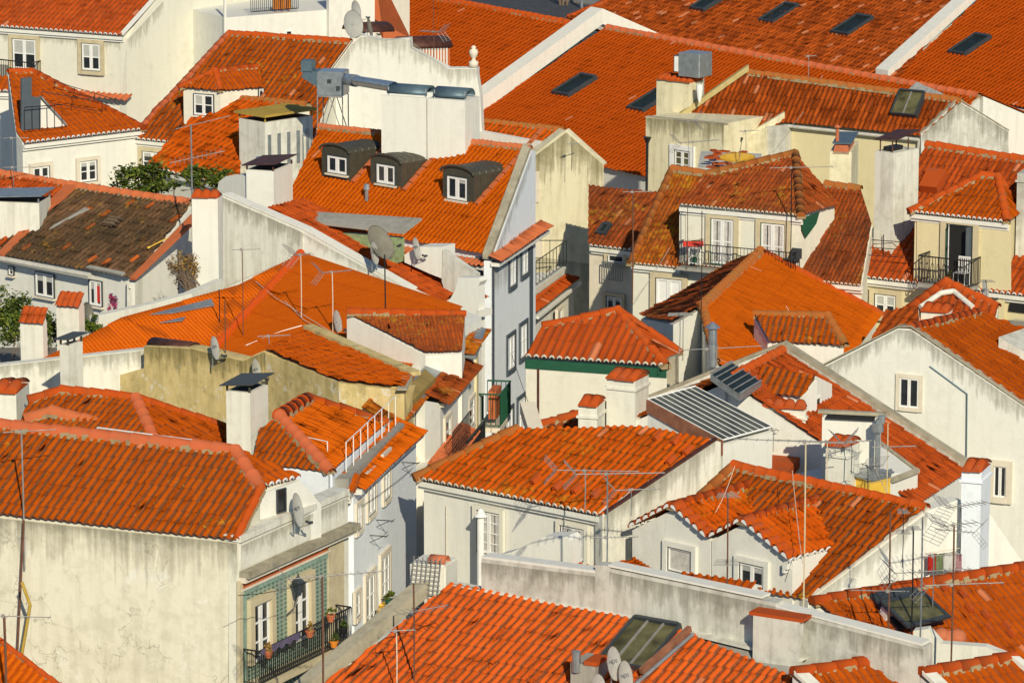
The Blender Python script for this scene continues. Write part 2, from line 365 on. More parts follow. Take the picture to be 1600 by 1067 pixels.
M['stain']=stain_mat('rain_stain_grey',(.22,.21,.15),.58); M['stain_soft']=stain_mat('rain_stain_soft',(.32,.30,.22),.55); M['stain_olive']=stain_mat('rain_stain_olive',(.20,.17,.07),.75)
M['text']=plain('print_grey',(.10,.11,.13),.6,0,.05)
# ---------------------------------------------------------------- building class
SEED=[10]
SPLIT={'vent_tile','rib','mortar_rung','wall_cap','pier','corner_pilaster','valley_mortar','wall_panel','party_parapet','verge','coping','gable_ledge','grey_slab','party_wall','lower_blind_window','mortar_fillet'}
def split_obj(name,bm,mat,parent):
    "every loose piece becomes a part of its own"
    bm.verts.index_update(); seen=set()
    for v in bm.verts:
        if v.index in seen: continue
        st=[v]; seen.add(v.index); isl=[]
        while st:
            a=st.pop(); isl.append(a)
            for e in a.link_edges:
                o=e.other_vert(a)
                if o.index not in seen: seen.add(o.index); st.append(o)
        nb_=bmesh.new(); mp={a.index:nb_.verts.new(a.co) for a in isl}
        for f in {f for a in isl for f in a.link_faces}:
            g=nb_.faces.new([mp[a.index] for a in f.verts]); g.smooth=f.smooth
        mesh_obj(name,nb_,mat,parent)
    bm.free()
class House:
    def __init__(s,name,label,cat,at,wallmat,group=None,z0=0.0):
        s.root=thing(name,label,cat,Vector((at.x,at.y,0)),group); s.wm=[M[wallmat]]; s.body=nb(); s.roof=nb(); s.rm=[]; s.rn=nb(); s.rnm=[]; s.z0=z0; s.trims={}
    def wmi(s,m):
        if M[m] not in s.wm: s.wm.append(M[m])
        return s.wm.index(M[m])
    def mass(s,pts,z0=None,mat=None):
        add_drop(s.body,pts,s.z0 if z0 is None else z0,0 if mat is None else s.wmi(mat))
    def slope(s,S,polys,mat,tw=.30,tl=.42,amp=.07,kind='barrel',over=.22,body=True,back=None,z0=None,wmat=None,sheet=.10,step=.03,jit=1.0,seed=None):
        "polys: lists of picture points or world points lying on slope S (each convex)"
        P3=[[S.at(*p) if isinstance(p,tuple) else p for p in poly] for poly in polys]
        if tw>1.5:
            pts_=P3[0]; c_=sum(pts_,Vector((0,0,0)))/len(pts_); tw=tw/abs(proj(c_+S.u)[0]-proj(c_)[0]); amp=tw*(.26 if kind=='barrel' else .20)
        S.tw=tw; S.amp=amp
        if M[mat] not in s.rm: s.rm.append(M[mat])
        SEED[0]+=1
        tile_sheet(s.roof,S,P3,tw,tl,amp,kind,s.rm.index(M[mat]),seed or SEED[0],step,jit)
        for poly in P3:
            uv=[S.uv(p) for p in poly]; vmin=over
            if body:
                c=clip2(uv,lambda p:p[1]-vmin)
                if len(c)>2: add_drop(s.body,[S.pt(u,v,-sheet) for u,v in c],s.z0 if z0 is None else z0,0 if wmat is None else s.wmi(wmat))
        if back:
            uv=[S.uv(p) for p in P3[0]]; vm=max(v for u,v in uv); top=[u for u,v in uv if v>vm-.5*(vm)]
            ua,ub=min(top),max(top); 
            if isinstance(back,(int,float)) and back is not True: L=back
            else: L=vm
            a=S.pt(ua,vm); b=S.pt(ub,vm); dz=-S.v.z*L; hh=S.h*math.sqrt(max(0,1-S.v.z**2))*L
            a2=a+hh+UPZ*dz; b2=b+hh+UPZ*dz
            k=s.rm.index(M[mat]); add_prism(s.roof,[a,b,b2,a2],Vector((0,0,-.06)),k)
            add_drop(s.body,[p-UPZ*.12 for p in (a,b,b2,a2)],s.z0 if z0 is None else z0)
        return P3
    def ridge(s,pts,r=.13,mat='tile_red_cap',seg=.42,lift=.07,name='ridge_tiles'):
        "row of overlapping half round cap tiles along 3d points"
        if M[mat] not in s.rnm: s.rnm.append(M[mat])
        mi=s.rnm.index(M[mat]); rs=random.Random(len(s.rn.verts)+3)
        for p,q in zip(pts[:-1],pts[1:]):
            d=q-p; L=d.length; n=max(1,int(L/seg)); d/=L; side=d.cross(UPZ).normalized(); up=side.cross(d)
            mo=s.add('ridge_mortar','mortar')
            for i in range(int(L/.16)):
                a=p+d*(i*.16); w1=r*rs.uniform(1.0,1.45); w2=r*rs.uniform(1.0,1.45); add_prism(mo,[a-side*w1-UPZ*.10,a+side*w2-UPZ*.10,a+side*w2*.6+UPZ*.06,a-side*w1*.6+UPZ*.06],d*.17)
            for i in range(n):
                a=p+d*(i*L/n-.02); b=p+d*((i+1)*L/n+.03); ra=r*(1.12+rs.uniform(-.05,.08)); rb=r*.92; l=lift+rs.uniform(-.01,.012)
                K=6; A=[];B=[]
                for k in range(K+1):
                    t=math.pi*(k/K)*1.16-.08*math.pi; w=side*math.cos(t)+up*math.sin(t)
                    A.append(s.rn.verts.new(a+w*ra+UPZ*(l+.012-ra*.45))); B.append(s.rn.verts.new(b+w*rb+UPZ*(l-rb*.45)))
                for k in range(K):
                    f=s.rn.faces.new((A[k],B[k],B[k+1],A[k+1])); f.material_index=mi; f.smooth=True
                f=s.rn.faces.new(A[::-1]); f.material_index=mi
    def eave_caps(s,S,u0,u1,tw,r=.07,mat='whitepaint',off=-.02,v=.0,cor=True):
        "white mortar fillets closing the tile ends and the moulded cornice under them"
        tw=getattr(S,'tw',tw); r=tw*.23
        bm=s.trims.setdefault(('cornice','white'),nb())
        c0=S.pt(u0,v+.16,-.14); 
        if cor:
            add_box(bm,c0+UPZ*-.16,S.u*(u1-u0),-S.h*.16,UPZ*.14)
            add_box(bm,c0+UPZ*-.27,S.u*(u1-u0),-S.h*.07,UPZ*.12)
        bm=s.trims.setdefault(('eave_fillets',mat),nb())
        i=int(math.ceil(u0/tw)); am=getattr(S,'amp',tw*.26)
        while (i+1)*tw<u1+.01:
            c=S.pt((i+.5)*tw,v-.012,.0); K=6
            for k in range(K):
                q=[]
                for (kk,ro,ho) in ((k,.34,am+.045),(k+1,.34,am+.045),(k+1,.235,am-.012),(k,.235,am-.012)):
                    t=math.pi*kk/K; q.append(c+S.u*(math.cos(t)*tw*ro)+S.n*(math.sin(t)*ho))
                add_prism(bm,q,S.v*.03)
            i+=1
    def cornice(s,A,B,drop,h,out,mat='white',name='cornice'):
        "straight moulding on a wall: A,B world points on the wall line (left to right)"
        bm=s.trims.setdefault((name,mat),nb()); u=(B-A); n=Vector((u.y,-u.x,0)).normalized()
        add_box(bm,A-UPZ*(drop+h),u,n*out,UPZ*h)
    def band(s,W,p,q,h,out,mat,name='band',back=.02):
        a=W.at(*p); b=W.at(*q); zz=(a.z+b.z)/2; a.z=zz; b.z=zz
        bm=s.trims.setdefault((name,mat),nb()); add_box(bm,a-W.n*back-UPZ*h,b-a,W.n*(out+back),UPZ*h)
    def panel(s,W,pix,mat,name='wall_panel',th=.03,off=0.0,own=False,parent=None):
        pts=[(W.at(*p) if isinstance(p,tuple) else p)+W.n*off for p in pix]
        if own:
            bm=nb(); add_prism(bm,pts,W.n*th); return mesh_obj(name,bm,M[mat],parent or s.root)
        bm=s.trims.setdefault((name,mat),nb()); add_prism(bm,pts,W.n*th)
    def stain(s,W,pix,depth=.9,mat='stain',off=.012):
        "thin film of rain staining that hangs from the line through picture points on wall W"
        bm=nb(); ul=bm.loops.layers.uv.new('UVMap'); pts=[(W.at(*p) if isinstance(p,tuple) else p)+W.n*off for p in pix]; u=0
        for p,q in zip(pts[:-1],pts[1:]):
            L=(q-p).length; f=bm.faces.new([bm.verts.new(x) for x in (p-UPZ*depth,q-UPZ*depth,q,p)])
            for l,t in zip(f.loops,((u,1),(u+L,1),(u+L,0),(u,0))): l[ul].uv=t
            u+=L
        mesh_obj('rain_stain',bm,M[mat],s.root)
    def add(s,name,mat):
        return s.trims.setdefault((name,mat),nb())
    def coping(s,pts,w,h,mat='coping',name='coping',side=1,drop=0.0,dmat=None):
        "parapet strip following 3d points, w wide behind the line, h high above it, drop below"
        bm=s.trims.setdefault((name,mat),nb())
        for p,q in zip(pts[:-1],pts[1:]):
            d=(q-p); n=Vector((d.y,-d.x,0)).normalized()*side; e=d.normalized()*.0
            add_prism(bm,[p+UPZ*h,q+UPZ*h,q-UPZ*drop,p-UPZ*drop],-n*w)
    def window(s,W,x0,y0,x1,y1,sur=.12,surmat='stone',cols=2,rows=2,fr=.05,glass='glass',sill=True,frame='whitepaint',kind='window',curtain=False,top_extra=0,dark=.03,outer='darkframe',sur_bot=True,proud=.045,part=None,label=None,openleaf=None):
        a=W.at(x0,(y0+y1)/2); b=W.at(x1,(y0+y1)/2); u0=W.uv(a)[0]; u1=W.uv(b)[0]; mid=W.pt((u0+u1)/2,0); z1=raise_to(mid,y0)-W.o.z; z0=raise_to(mid,y1)-W.o.z
        w=u1-u0; h=z1-z0; n=W.n
        def bx(bm,ua,ub,za,zb,na,nbk): add_box(bm,W.pt(ua,za)+n*na,W.u*(ub-ua),n*(nbk-na),UPZ*(zb-za))
        base=thing_pt=None
        f=nb(); t=min(fr,w*.14)
        gd=.012
        rnd=random.Random(int(x0*7+y0*3))
        if glass=='glass' and not curtain and rnd.random()<.6 and frame=='whitepaint':
            bl=nb(); hh_=h*rnd.choice((.25,.35,.5)); 
            for k in range(cols):
                if rnd.random()<.8: bx(bl,u0+w*k/cols+t+.005,u0+w*(k+1)/cols-t-.005,z1-hh_,z1-t,gd-.005,.024)
            if len(bl.verts): blind_=bl
            else: bl.free(); blind_=None
        else: blind_=None
        # leaves
        edges=[u0+w*k/cols for k in range(cols+1)]
        for k in range(cols):
            l,r=edges[k]+.005,edges[k+1]-.005
            bx(f,l,l+t,z0,z1,0,.05); bx(f,r-t,r,z0,z1,0,.05); bx(f,l+t,r-t,z0,z0+t*1.2,0,.048); bx(f,l+t,r-t,z1-t,z1,0,.048)
            for j in range(1,rows): zz=z0+h*j/rows; bx(f,l+t,r-t,zz-t*.3,zz+t*.3,0,.044)
        fo=mesh_obj(part or kind,f,M[frame],s.root)
        if label: fo["label"]=label
        if blind_ is not None: mesh_obj('blind',blind_,M['blind'],fo)
        g=nb(); bx(g,u0+.01,u1-.01,z0+.01,z1-.01,-.01,gd); mesh_obj('pane',g,M[glass],fo)
        if curtain:
            c=nb()
            for k in range(cols):
                l,r=edges[k]+t+.01,edges[k+1]-t-.01
                bx(c,l,l+(r-l)*.45,z0+h*.05,z1-t,gd,.022); bx(c,l+(r-l)*.6,r,z0+h*.05,z1-t,gd,.022)
            mesh_obj('curtain',c,M['curtain'],fo)
        if outer:
            d=nb(); q=dark
            bx(d,u0-q,u0,z0-q,z1+q,0,.055); bx(d,u1,u1+q,z0-q,z1+q,0,.055); bx(d,u0,u1,z1,z1+q,0,.055); bx(d,u0,u1,z0-q,z0,0,.055)
            mesh_obj('outer_frame',d,M[outer],fo)
        else: q=0
        if sur>0:
            e=nb(); q2=q+sur; pr=.055+proud
            bx(e,u0-q2,u0-q,z0-q2*(1 if sur_bot else 0),z1+q2,-.01,pr); bx(e,u1+q,u1+q2,z0-q2*(1 if sur_bot else 0),z1+q2,-.01,pr); bx(e,u0-q,u1+q,z1+q,z1+q2,-.01,pr)
            if sur_bot: bx(e,u0-q,u1+q,z0-q2,z0-q,-.01,pr+.02)
            mesh_obj('surround',e,M[surmat],fo)
        elif sill:
            e=nb(); bx(e,u0-.06,u1+.06,z0-.09,z0-.03,-.01,.14); mesh_obj('sill',e,M['stone_pale'],fo)
        return fo,(u0,u1,z0,z1)
    def done(s,wname='wall',rname='roof'):
        if len(s.body.verts): mesh_obj(wname,s.body,s.wm,s.root)
        else: s.body.free()
        if len(s.roof.verts): s.roof_obj=mesh_obj(rname,s.roof,s.rm,s.root)
        else: s.roof.free(); s.roof_obj=None
        if len(s.rn.verts): mesh_obj('ridge_tiles',s.rn,s.rnm,s.roof_obj or s.root)
        else: s.rn.free()
        for (n,m),bm in s.trims.items():
            if n in SPLIT: split_obj(n,bm,M[m],s.root)
            else: mesh_obj(n,bm,M[m],s.root)
        return s
M['mortar']=plaster('ridge_mortar_grey',(.33,.25,.14),(.16,.12,.06),.6,.0,scale=4); M['blind']=plain('pale_blind',(.42,.43,.40),.7,0,.1)
M['tile_red_cap']=plaster('ridge_tile_clay',(.44,.070,.008),(.22,.10,.04),.35,.0,scale=2)
M['ridge_pale']=plaster('ridge_tile_mortared',(.48,.115,.045),(.30,.12,.06),.4,.0,scale=2)
M['ridge_old']=plaster('ridge_tile_lichen',(.36,.11,.025),(.22,.14,.04),.6,.0,scale=3)
def shift(W,d):
    s=Slope.__new__(Slope); s.o=W.o+W.n*d; s.u=W.u; s.v=W.v; s.n=W.n; s.h=W.h; s.L=W.L; return s
def dirs(deg):
    "front direction (to the right and nearer) and depth direction for a house turned deg"
    return Vector((math.cos(R(deg)),-math.sin(R(deg)),0)),Vector((math.sin(R(deg)),math.cos(R(deg)),0))
# chimneys -------------------------------------------------------
def chimney(h,q,xl,xr,ytop,deg=35,mat='stained',depth=None,base=1.2,cap='tiles',xm=None,capmat='tile_old',name='chimney',rim=True,parent=None,label=None,lidtilt=.12):
    """q: world point of the near bottom corner; xl/xm/xr picture columns of left edge, near corner, right edge"""
    e1,e2=dirs(deg); wl=-along(q,e1,xl); wd=along(q,e2,xr)
    zt=raise_to(q,ytop); H=zt-q.z
    o=q-e1*wl; bm=nb(); add_box(bm,o-UPZ*base,e1*wl,e2*wd,UPZ*(H+base))
    ov=.05
    bev=bm
    if rim: 
        add_box(bm,o-e1*ov-e2*ov+UPZ*(H*.0+H-.30 if H>.9 else H*.6),e1*(wl+2*ov),e2*(wd+2*ov),UPZ*.07)
    c=mesh_obj(name,bm,M[mat],parent or h.root)
    if label: c["label"]=label
    top=o+UPZ*H
    if cap=='tiles':
        b=nb(); n=max(2,int(wl/.27)); w=wl/n; rs=random.Random(int(xl))
        for i in range(n):
            cx=o+e1*(w*(i+.5))+UPZ*(H+.0)
            for sgn in (0,1):
                a0=cx+e2*(wd*.5)+UPZ*(.16+.02*sgn); a1=cx+(e2*(wd+.10) if sgn else -e2*.10)+UPZ*rs.uniform(.0,.03)
                K=6;A=[];B=[]; rr=w*.52
                sd=e1
                for k in range(K+1):
                    t=math.pi*k/K; wv=sd*math.cos(t)*rr+UPZ*math.sin(t)*rr*.75; A.append(b.verts.new(a0+wv*.85)); B.append(b.verts.new(a1+wv))
                for k in range(K): b.faces.new((A[k],A[k+1],B[k+1],B[k])).smooth=True
                b.faces.new(B); 
        add_prism(b,[o+UPZ*H,o+e2*wd+UPZ*H,o+e2*wd*.5+UPZ*(H+.17)],e1*wl)
        mesh_obj('chimney_cap',b,M['tile_capmat'],c)
    elif cap in('slab','lid','mossslab'):
        b=nb(); lift={'slab':.03,'lid':.15,'mossslab':.22}[cap]; ov=.14
        for i in (0,1):
            for j in (0,1):
                add_box(b,top+e1*(wl-.05)*i+e2*(wd-.05)*j,e1*.05,e2*.05,UPZ*lift)
        if cap=='lid':
            add_box(b,top-e1*ov-e2*ov+UPZ*lift,e1*(wl+2*ov)+UPZ*lidtilt,e2*(wd+2*ov)+UPZ*.05,UPZ*.025)
            mesh_obj('chimney_cap',b,M['rust' if capmat=='rust' else 'sheetgrey'] if capmat in('rust','sheet') else M[capmat],c)
        else:
            add_box(b,top-e1*ov-e2*ov+UPZ*lift,e1*(wl+2*ov),e2*(wd+2*ov),UPZ*.09); mesh_obj('chimney_cap',b,M[capmat],c)
        b=nb(); add_box(b,top+e1*.12+e2*.12-UPZ*.05,e1*(wl-.24),e2*(wd-.24),UPZ*.06); mesh_obj('flue_opening',b,M['dark'],c)
    elif cap=='flat':
        pass
    return c,(o,e1,e2,wl,wd,H)
M['tile_capmat']=plaster('cap_tile_clay',(.44,.075,.012),(.22,.09,.05),.45,.0,scale=2)
# rooftop gear ---------------------------------------------------
def dish(at,w,hgt,label,mount='pole',tilt=12,yaw=58,mat='dish',text=None,pole=.6,group='satellite dishes on the roofs',arm=True,lnbside=1):
    "at: centre of the reflector; w,hgt its true width and height"
    root=thing('satellite_dish',label,'satellite dish',at,group)
    n=Vector((math.sin(R(yaw)),-math.cos(R(yaw)),0)); side=Vector((n.y*-1,n.x,0)); side=n.cross(UPZ).normalized()
    n=(n*math.cos(R(tilt))+UPZ*math.sin(R(tilt))).normalized(); up=side.cross(n).normalized(); 
    if up.z<0: up=-up
    bm=nb(); rings=[]; K=24
    for r in (0,.35,.7,.93,1.0):
        d=.13*w*(r*r-1)
        if r==0: rings.append([bm.verts.new(at+n*d)]); continue
        rings.append([bm.verts.new(at+side*math.cos(2*math.pi*i/K)*w/2*r+up*math.sin(2*math.pi*i/K)*hgt/2*r+n*d) for i in range(K)])
    for i in range(K): bm.faces.new((rings[0][0],rings[1][i],rings[1][(i+1)%K]))
    for A,B in zip(rings[1:-1],rings[2:]):
        for i in range(K): bm.faces.new((A[i],B[i],B[(i+1)%K],A[(i+1)%K]))
    geo=bm.faces[:]; bmesh.ops.solidify(bm,geom=geo,thickness=.012)
    bmesh.ops.recalc_face_normals(bm,faces=bm.faces)
    for f in bm.faces: f.smooth=True
    mesh_obj('reflector',bm,M[mat],root)
    bm=nb(); tip=at+n*w*.75-up*hgt*.42
    if arm:
        add_tube(bm,at-up*hgt*.48,tip,.013,5); mesh_obj('feed_arm',bm,M['alu'],root)
        bm=nb(); add_tube(bm,tip+up*.02,tip+up*.02-n*.13+up*.06,.035,8); add_box(bm,tip-side*.04,side*.08,n*.06,up*.07); mesh_obj('receiver_head',bm,M['darkframe'],root)
    bm=nb(); bk=at-n*.22*w
    add_tube(bm,at-n*.10*w,bk-n*.04,.03,6); add_tube(bm,bk-UPZ*pole-n*.02,bk+UPZ*.08-n*.02,.022,6)
    if mount=='wall': add_tube(bm,bk-UPZ*pole-n*.02,bk-UPZ*pole-n*.02-Vector((n.x,n.y,0))*.35,.02,6)
    mesh_obj('mount',bm,M['galv'],root)
    if text:
        add_text(text,at+n*(-.085*w)+up*hgt*.05,side,up,w*.30*(3/len(text)),M['text'],root)
    return root
def add_text(s,c,side,up,size,mat,parent,name='lettering',thick=.004):
    cu=bpy.data.curves.new('tmp','FONT'); cu.body=s; cu.size=size; cu.align_x='CENTER'; cu.align_y='CENTER'; cu.extrude=thick; cu.resolution_u=3
    ob=bpy.data.objects.new('tmp',cu); COL.objects.link(ob)
    dg=bpy.context.evaluated_depsgraph_get(); me=bpy.data.meshes.new_from_object(ob.evaluated_get(dg)); bpy.data.objects.remove(ob); bpy.data.curves.remove(cu)
    n=side.cross(up); sd=side
    if n.dot(c-CAM)>0: sd=-side; n=-n
    off=parent_origin(parent)
    mt=Matrix(((sd.x,up.x,n.x,c.x-off.x),(sd.y,up.y,n.y,c.y-off.y),(sd.z,up.z,n.z,c.z-off.z),(0,0,0,1))); me.transform(mt); me.name=name
    me.materials.clear(); me.materials.append(mat)
    o=bpy.data.objects.new(name,me); COL.objects.link(o); o.parent=parent; return o
def antenna(base,ytop,label,boom=1.2,yaw=20,kind='yagi',mast='rustmast',n=9,lean=0.0,below=.1,r=.020,elen=.28,at=1.0,second=None,group='television antennas on the roofs',vertical=False):
    zt=raise_to(base,ytop); H=zt-base.z; top=Vector((base.x+lean,base.y,zt))
    root=thing('television_antenna',label,'antenna',base,group)
    r*=.8; bm=nb(); mid=base.lerp(top,.55)+Vector((.01,0,0)); add_path(bm,[base-UPZ*below,mid,top],r,6); mesh_obj('mast',bm,M[mast],root)
    def yagi(frac,yaw,boom,kind,elen):
        c=base.lerp(top,frac); d=Vector((math.cos(R(yaw)),math.sin(R(yaw)),0)); sd=Vector((-d.y,d.x,0)) if not vertical else UPZ
        if kind=='pole': return
        bm=nb(); a=c-d*boom*.35+UPZ*.0; b=c+d*boom*.65; add_tube(bm,a,b,.013,5); add_box(bm,c-d*.04-Vector((.03,.03,.04)),d*.08,Vector((0,.05,0)),UPZ*.08)
        mesh_obj('boom',bm,M['alu'],root)
        bm=nb()
        for i in range(n):
            p=a.lerp(b,.12+.86*i/(n-1)); L=elen*(1-.35*i/n); add_tube(bm,p-sd*L,p+sd*L,.007,4)
        if kind in('yagi','grid'):
            # corner reflector: two tilted grids of rods at the back of the boom
            for sg in (1,-1):
                q=(-d*.30+UPZ*.34*sg) if not vertical else (-d*.30+Vector((-d.y,d.x,0))*.34*sg)
                for k in range(6): p=a+q*(k/5.0); add_tube(bm,p-sd*elen*1.05,p+sd*elen*1.05,.0065,4)
                for e in (-1,0,1): add_tube(bm,a+sd*elen*e,a+q+sd*elen*e,.0065,4)
        mesh_obj('elements',bm,M['alu'],root)
    yagi(at,yaw,boom,kind,elen)
    if second: yagi(*second)
    return root
# greenery ------------------------------------------------------
def foliage(bm,c,rad,n,size,seed,mi=0,clumps=14,squash=.8,mats=1):
    rs=random.Random(seed); cl=[]
    for i in range(clumps):
        a=rs.uniform(0,2*math.pi); t=rs.uniform(-1,1); rr=rs.uniform(.35,1.0)
        cl.append((c+Vector((math.cos(a)*math.sqrt(1-t*t)*rad.x,math.sin(a)*math.sqrt(1-t*t)*rad.y,t*rad.z))*rr,rs.uniform(.22,.42)))
    for i in range(n):
        k=rs.choice(cl); p=k[0]+Vector((rs.gauss(0,1)*rad.x,rs.gauss(0,1)*rad.y,rs.gauss(0,1)*rad.z))*k[1]*.45
        a=Vector((rs.uniform(-1,1),rs.uniform(-1,1),rs.uniform(-.6,.6))).normalized(); b=a.cross(Vector((rs.uniform(-1,1),rs.uniform(-1,1),1))).normalized(); z=size*rs.uniform(.6,1.4)
        vs=[bm.verts.new(p+a*z),bm.verts.new(p+b*z*.45),bm.verts.new(p-a*z),bm.verts.new(p-b*z*.45)]
        f=bm.faces.new(vs); f.material_index=rs.randrange(mats)
def dn(p,z): return Vector((p.x,p.y,z))
def bush(name,label,cat,base,c,rad,n,size,seed,mats,stem='twig',clumps=14,group=None,stems=6):
    root=thing(name,label,cat,base,group); bm=nb(); foliage(bm,c,rad,n,size,seed,0,clumps,1,len(mats)); mesh_obj('foliage',bm,[M[m] for m in mats],root)
    bm=nb(); rs=random.Random(seed)
    for i in range(stems):
        e=c+Vector((rs.uniform(-.8,.8)*rad.x,rs.uniform(-.8,.8)*rad.y,rs.uniform(-.2,.8)*rad.z)); m=base.lerp(e,.5)+Vector((rs.uniform(-.08,.08),0,rs.uniform(0,.1)))
        k_=max(1.0,(c.z-base.z)/2.2); add_tube(bm,base+Vector((.03*i,0,0)),m,.025*k_,5,.016*k_); add_tube(bm,m,e,.016*k_,4,.005)
    mesh_obj('trunk',bm,M[stem],root); return root
def railing(bm,pts,h=.95,step=.12,top=.022,bar=.009,bottom=.08,posts=None,mid=None):
    "iron railing along floor points"
    for p,q in zip(pts[:-1],pts[1:]):
        d=q-p; L=d.length; add_tube(bm,p+UPZ*h,q+UPZ*h,top,6)
        if bottom is not None: add_tube(bm,p+UPZ*bottom,q+UPZ*bottom,top*.7,5)
        if mid: 
            for m in mid: add_tube(bm,p+UPZ*h*m,q+UPZ*h*m,top*.6,5)
        n=max(1,int(L/step))
        if bar:
            for i in range(n+1): a=p+d*(i/n); add_tube(bm,a+UPZ*(bottom or 0),a+UPZ*h,bar,4)
        if posts:
            k=max(1,int(round(L/posts)))
            for i in range(k+1): a=p+d*(i/k); add_tube(bm,a,a+UPZ*h,top,6)
def skylight(h,S,x0,y0,x1,y1,px4,name='skylight',frame='darkframe',glass='skyglass',up=.14,label=None,t=.10,bars=0):
    "px4: four picture corners (near left, near right, far right, far left) on slope S"
    pts=[S.at(*p,.08) for p in px4]; uv=[S.uv(p) for p in pts]
    u0=(uv[0][0]+uv[3][0])/2; u1=(uv[1][0]+uv[2][0])/2; v0=(uv[0][1]+uv[1][1])/2; v1=(uv[2][1]+uv[3][1])/2
    bm=nb()
    def bx(bm,a,b,c,d,e,f): add_box(bm,S.pt(a,c,e),S.u*(b-a),S.v*(d-c),S.n*(f-e))
    bx(bm,u0,u0+t,v0,v1,0,up+.06); bx(bm,u1-t,u1,v0,v1,0,up+.06); bx(bm,u0+t,u1-t,v0,v0+t,0,up+.05); bx(bm,u0+t,u1-t,v1-t*1.6,v1,0,up+.09)
    fo=mesh_obj(name,bm,M[frame],h.root)
    if label: fo['label']=label
    g=nb(); bx(g,u0+t-.01,u1-t+.01,v0+t-.01,v1-t*1.6+.01,0,up+.0); mesh_obj('pane',g,M[glass],fo)
    if bars:
        g=nb()
        for k in range(1,bars+1):
            uu=u0+(u1-u0)*k/(bars+1); bx(g,uu-.02,uu+.02,v0+t,v1-t*1.6,up,up+.05)
        mesh_obj('glazing_bar',g,M['alu'],fo)
    return fo
# ================================================================ GROUND, ROAD
def sheet(name,pts,z,mat):
    bm=nb(); bm.faces.new([bm.verts.new(Vector((x,y,z))) for x,y in pts]); o=mesh_obj(name,bm,M[mat]); o['kind']='structure'; return o
M['asphalt']=plain('asphalt',(.055,.056,.062),.85,0,.25,1.5)
M['paving']=plain('stone_paving',(.22,.21,.19),.85,0,.2,2)
M['earth']=plain('ground_cover',(.16,.15,.13),.9,0,.2,.5)
sheet('ground',[(-1500,-200),(1500,-200),(1500,2500),(-1500,2500)],0.0,'earth')
sheet('road',[(-60,262),(90,262),(90,330),(-60,330)],.004,'asphalt')
bm=nb(); _a=P(838,-8,.15); _b=P(975,14,.15); add_prism(bm,[_a,_b,_b+Vector((2,6,0)),_a+Vector((2,6,0))],UPZ*.14*-1); o=mesh_obj('pavement',bm,M['paving']); o['kind']='structure'
t=thing('street_tree','thin bare street tree standing in the road bed at the top edge','tree',P(880,9,0)); bm=nb(); _q=P(880,9,0)
for i,(dx,dy) in enumerate(((0,0),(.25,.1),(-.2,.1))): add_tube(bm,_q+Vector((dx,dy,0)),_q+Vector((dx*2.5,dy,5)),.09,6,.05)
mesh_obj('trunk',bm,M['twig'],t); bm=nb(); foliage(bm,_q+Vector((0,0,7)),Vector((2,2,1.6)),900,.14,5); mesh_obj('crown',bm,M['leaf'],t)
t=thing('lamp_post','grey lamp post beside the dark road at the top edge','lamp post',P(909,14,0)); bm=nb(); _q=P(909,14,0); add_tube(bm,_q,_q+UPZ*7,.10,8,.06); mesh_obj('pole',bm,M['galv'],t); bm=nb(); add_box(bm,_q+Vector((-.1,-.1,7)),Vector((.9,0,0)),Vector((0,.2,0)),UPZ*.12); mesh_obj('lamp_head',bm,M['galv'],t)

# ================================================================ LONG ROOFS AT THE BACK
h=House('long_house','long low house with bright orange roof, white parapet and two dark skylights','house',P(800,200,0),'white')
A=P(700,211,5.5); B=P(1330,346,5.5); S2=Slope(A,B,22)
h.slope(S2,[[(540,-28),(905,39),(742,178),(540,152)]],'tile_far',6.6,.42,.045,'roman',back=4)
h.slope(S2,[[(945,44),(1530,151),(1330,346),(700,211)]],'tile_far',6.6,.42,.045,'roman',back=4)
a=S2.at(750,186); b=S2.at(942,38)
_u=S2.u*.95; bm=h.add('party_parapet','white')
add_prism(bm,[a-S2.v*3,a-S2.v*3-_u,a-S2.v*3-_u+UPZ*.75,a-S2.v*3+UPZ*.75],(b-a)+S2.v*3)
c=b+S2.h*4-UPZ*1.7; add_prism(bm,[b,b-_u,b-_u+UPZ*.75,b+UPZ*.75],c-b)
h.ridge([S2.at(540,-28),S2.at(905,39)],.17,'tile_red_cap',.5); h.ridge([S2.at(950,44),S2.at(1530,151)],.17,'ridge_pale',.62)
h.done()
skylight(h,S2,0,0,0,0,[(870,147),(894,152),(927,121),(900,115)],label='dark skylight beside the white parapet')
skylight(h,S2,0,0,0,0,[(988,171),(1011,176),(1044,144),(1018,138)],label='dark skylight half hidden by the chimney')
_a=S2.at(945,43)+S2.h*3.2-UPZ*1.6; S3=Slope(_a-S2.u*12,_a+S2.u*30,22)
h=House('long_house','very long mottled red roof with three skylights at the top edge','house',S3.at(1200,60),'white')
h.slope(S3,[[(884,29),(1400,130),(1520,-14),(972,-14)]],'tile_mottled',6.0,.38,.055,'barrel',over=.0)
h.ridge([S3.at(887,28),S3.at(972,-6)],.14,'tile_red_cap',.5)
a=S3.at(1368,122); b=S3.at(1530,-24); bm=h.add('party_parapet','white'); _u=S3.u*.85
add_prism(bm,[a,a+_u,a+_u+UPZ*.45,a+UPZ*.45],b-a)
h.done()
for q,l in (([(1085,14),(1104,19),(1126,-4),(1104,-8)],'first dark skylight on the mottled roof'),([(1192,34),(1214,38),(1244,9),(1219,5)],'middle dark skylight on the mottled roof'),([(1305,52),(1330,57),(1360,28),(1332,23)],'dark skylight on the mottled roof nearest the white parapet')):
    skylight(h,S3,0,0,0,0,q,label=l)
h=House('long_house','orange roof with one skylight in the top right corner, right of the white parapet','house',S3.at(1580,80),'white')
h.slope(S3,[[(1398,121),(1545,-14),(1660,-14),(1660,182),(1530,155)]],'tile_far',6.6,.42,.045,'roman',over=.0)
h.done()
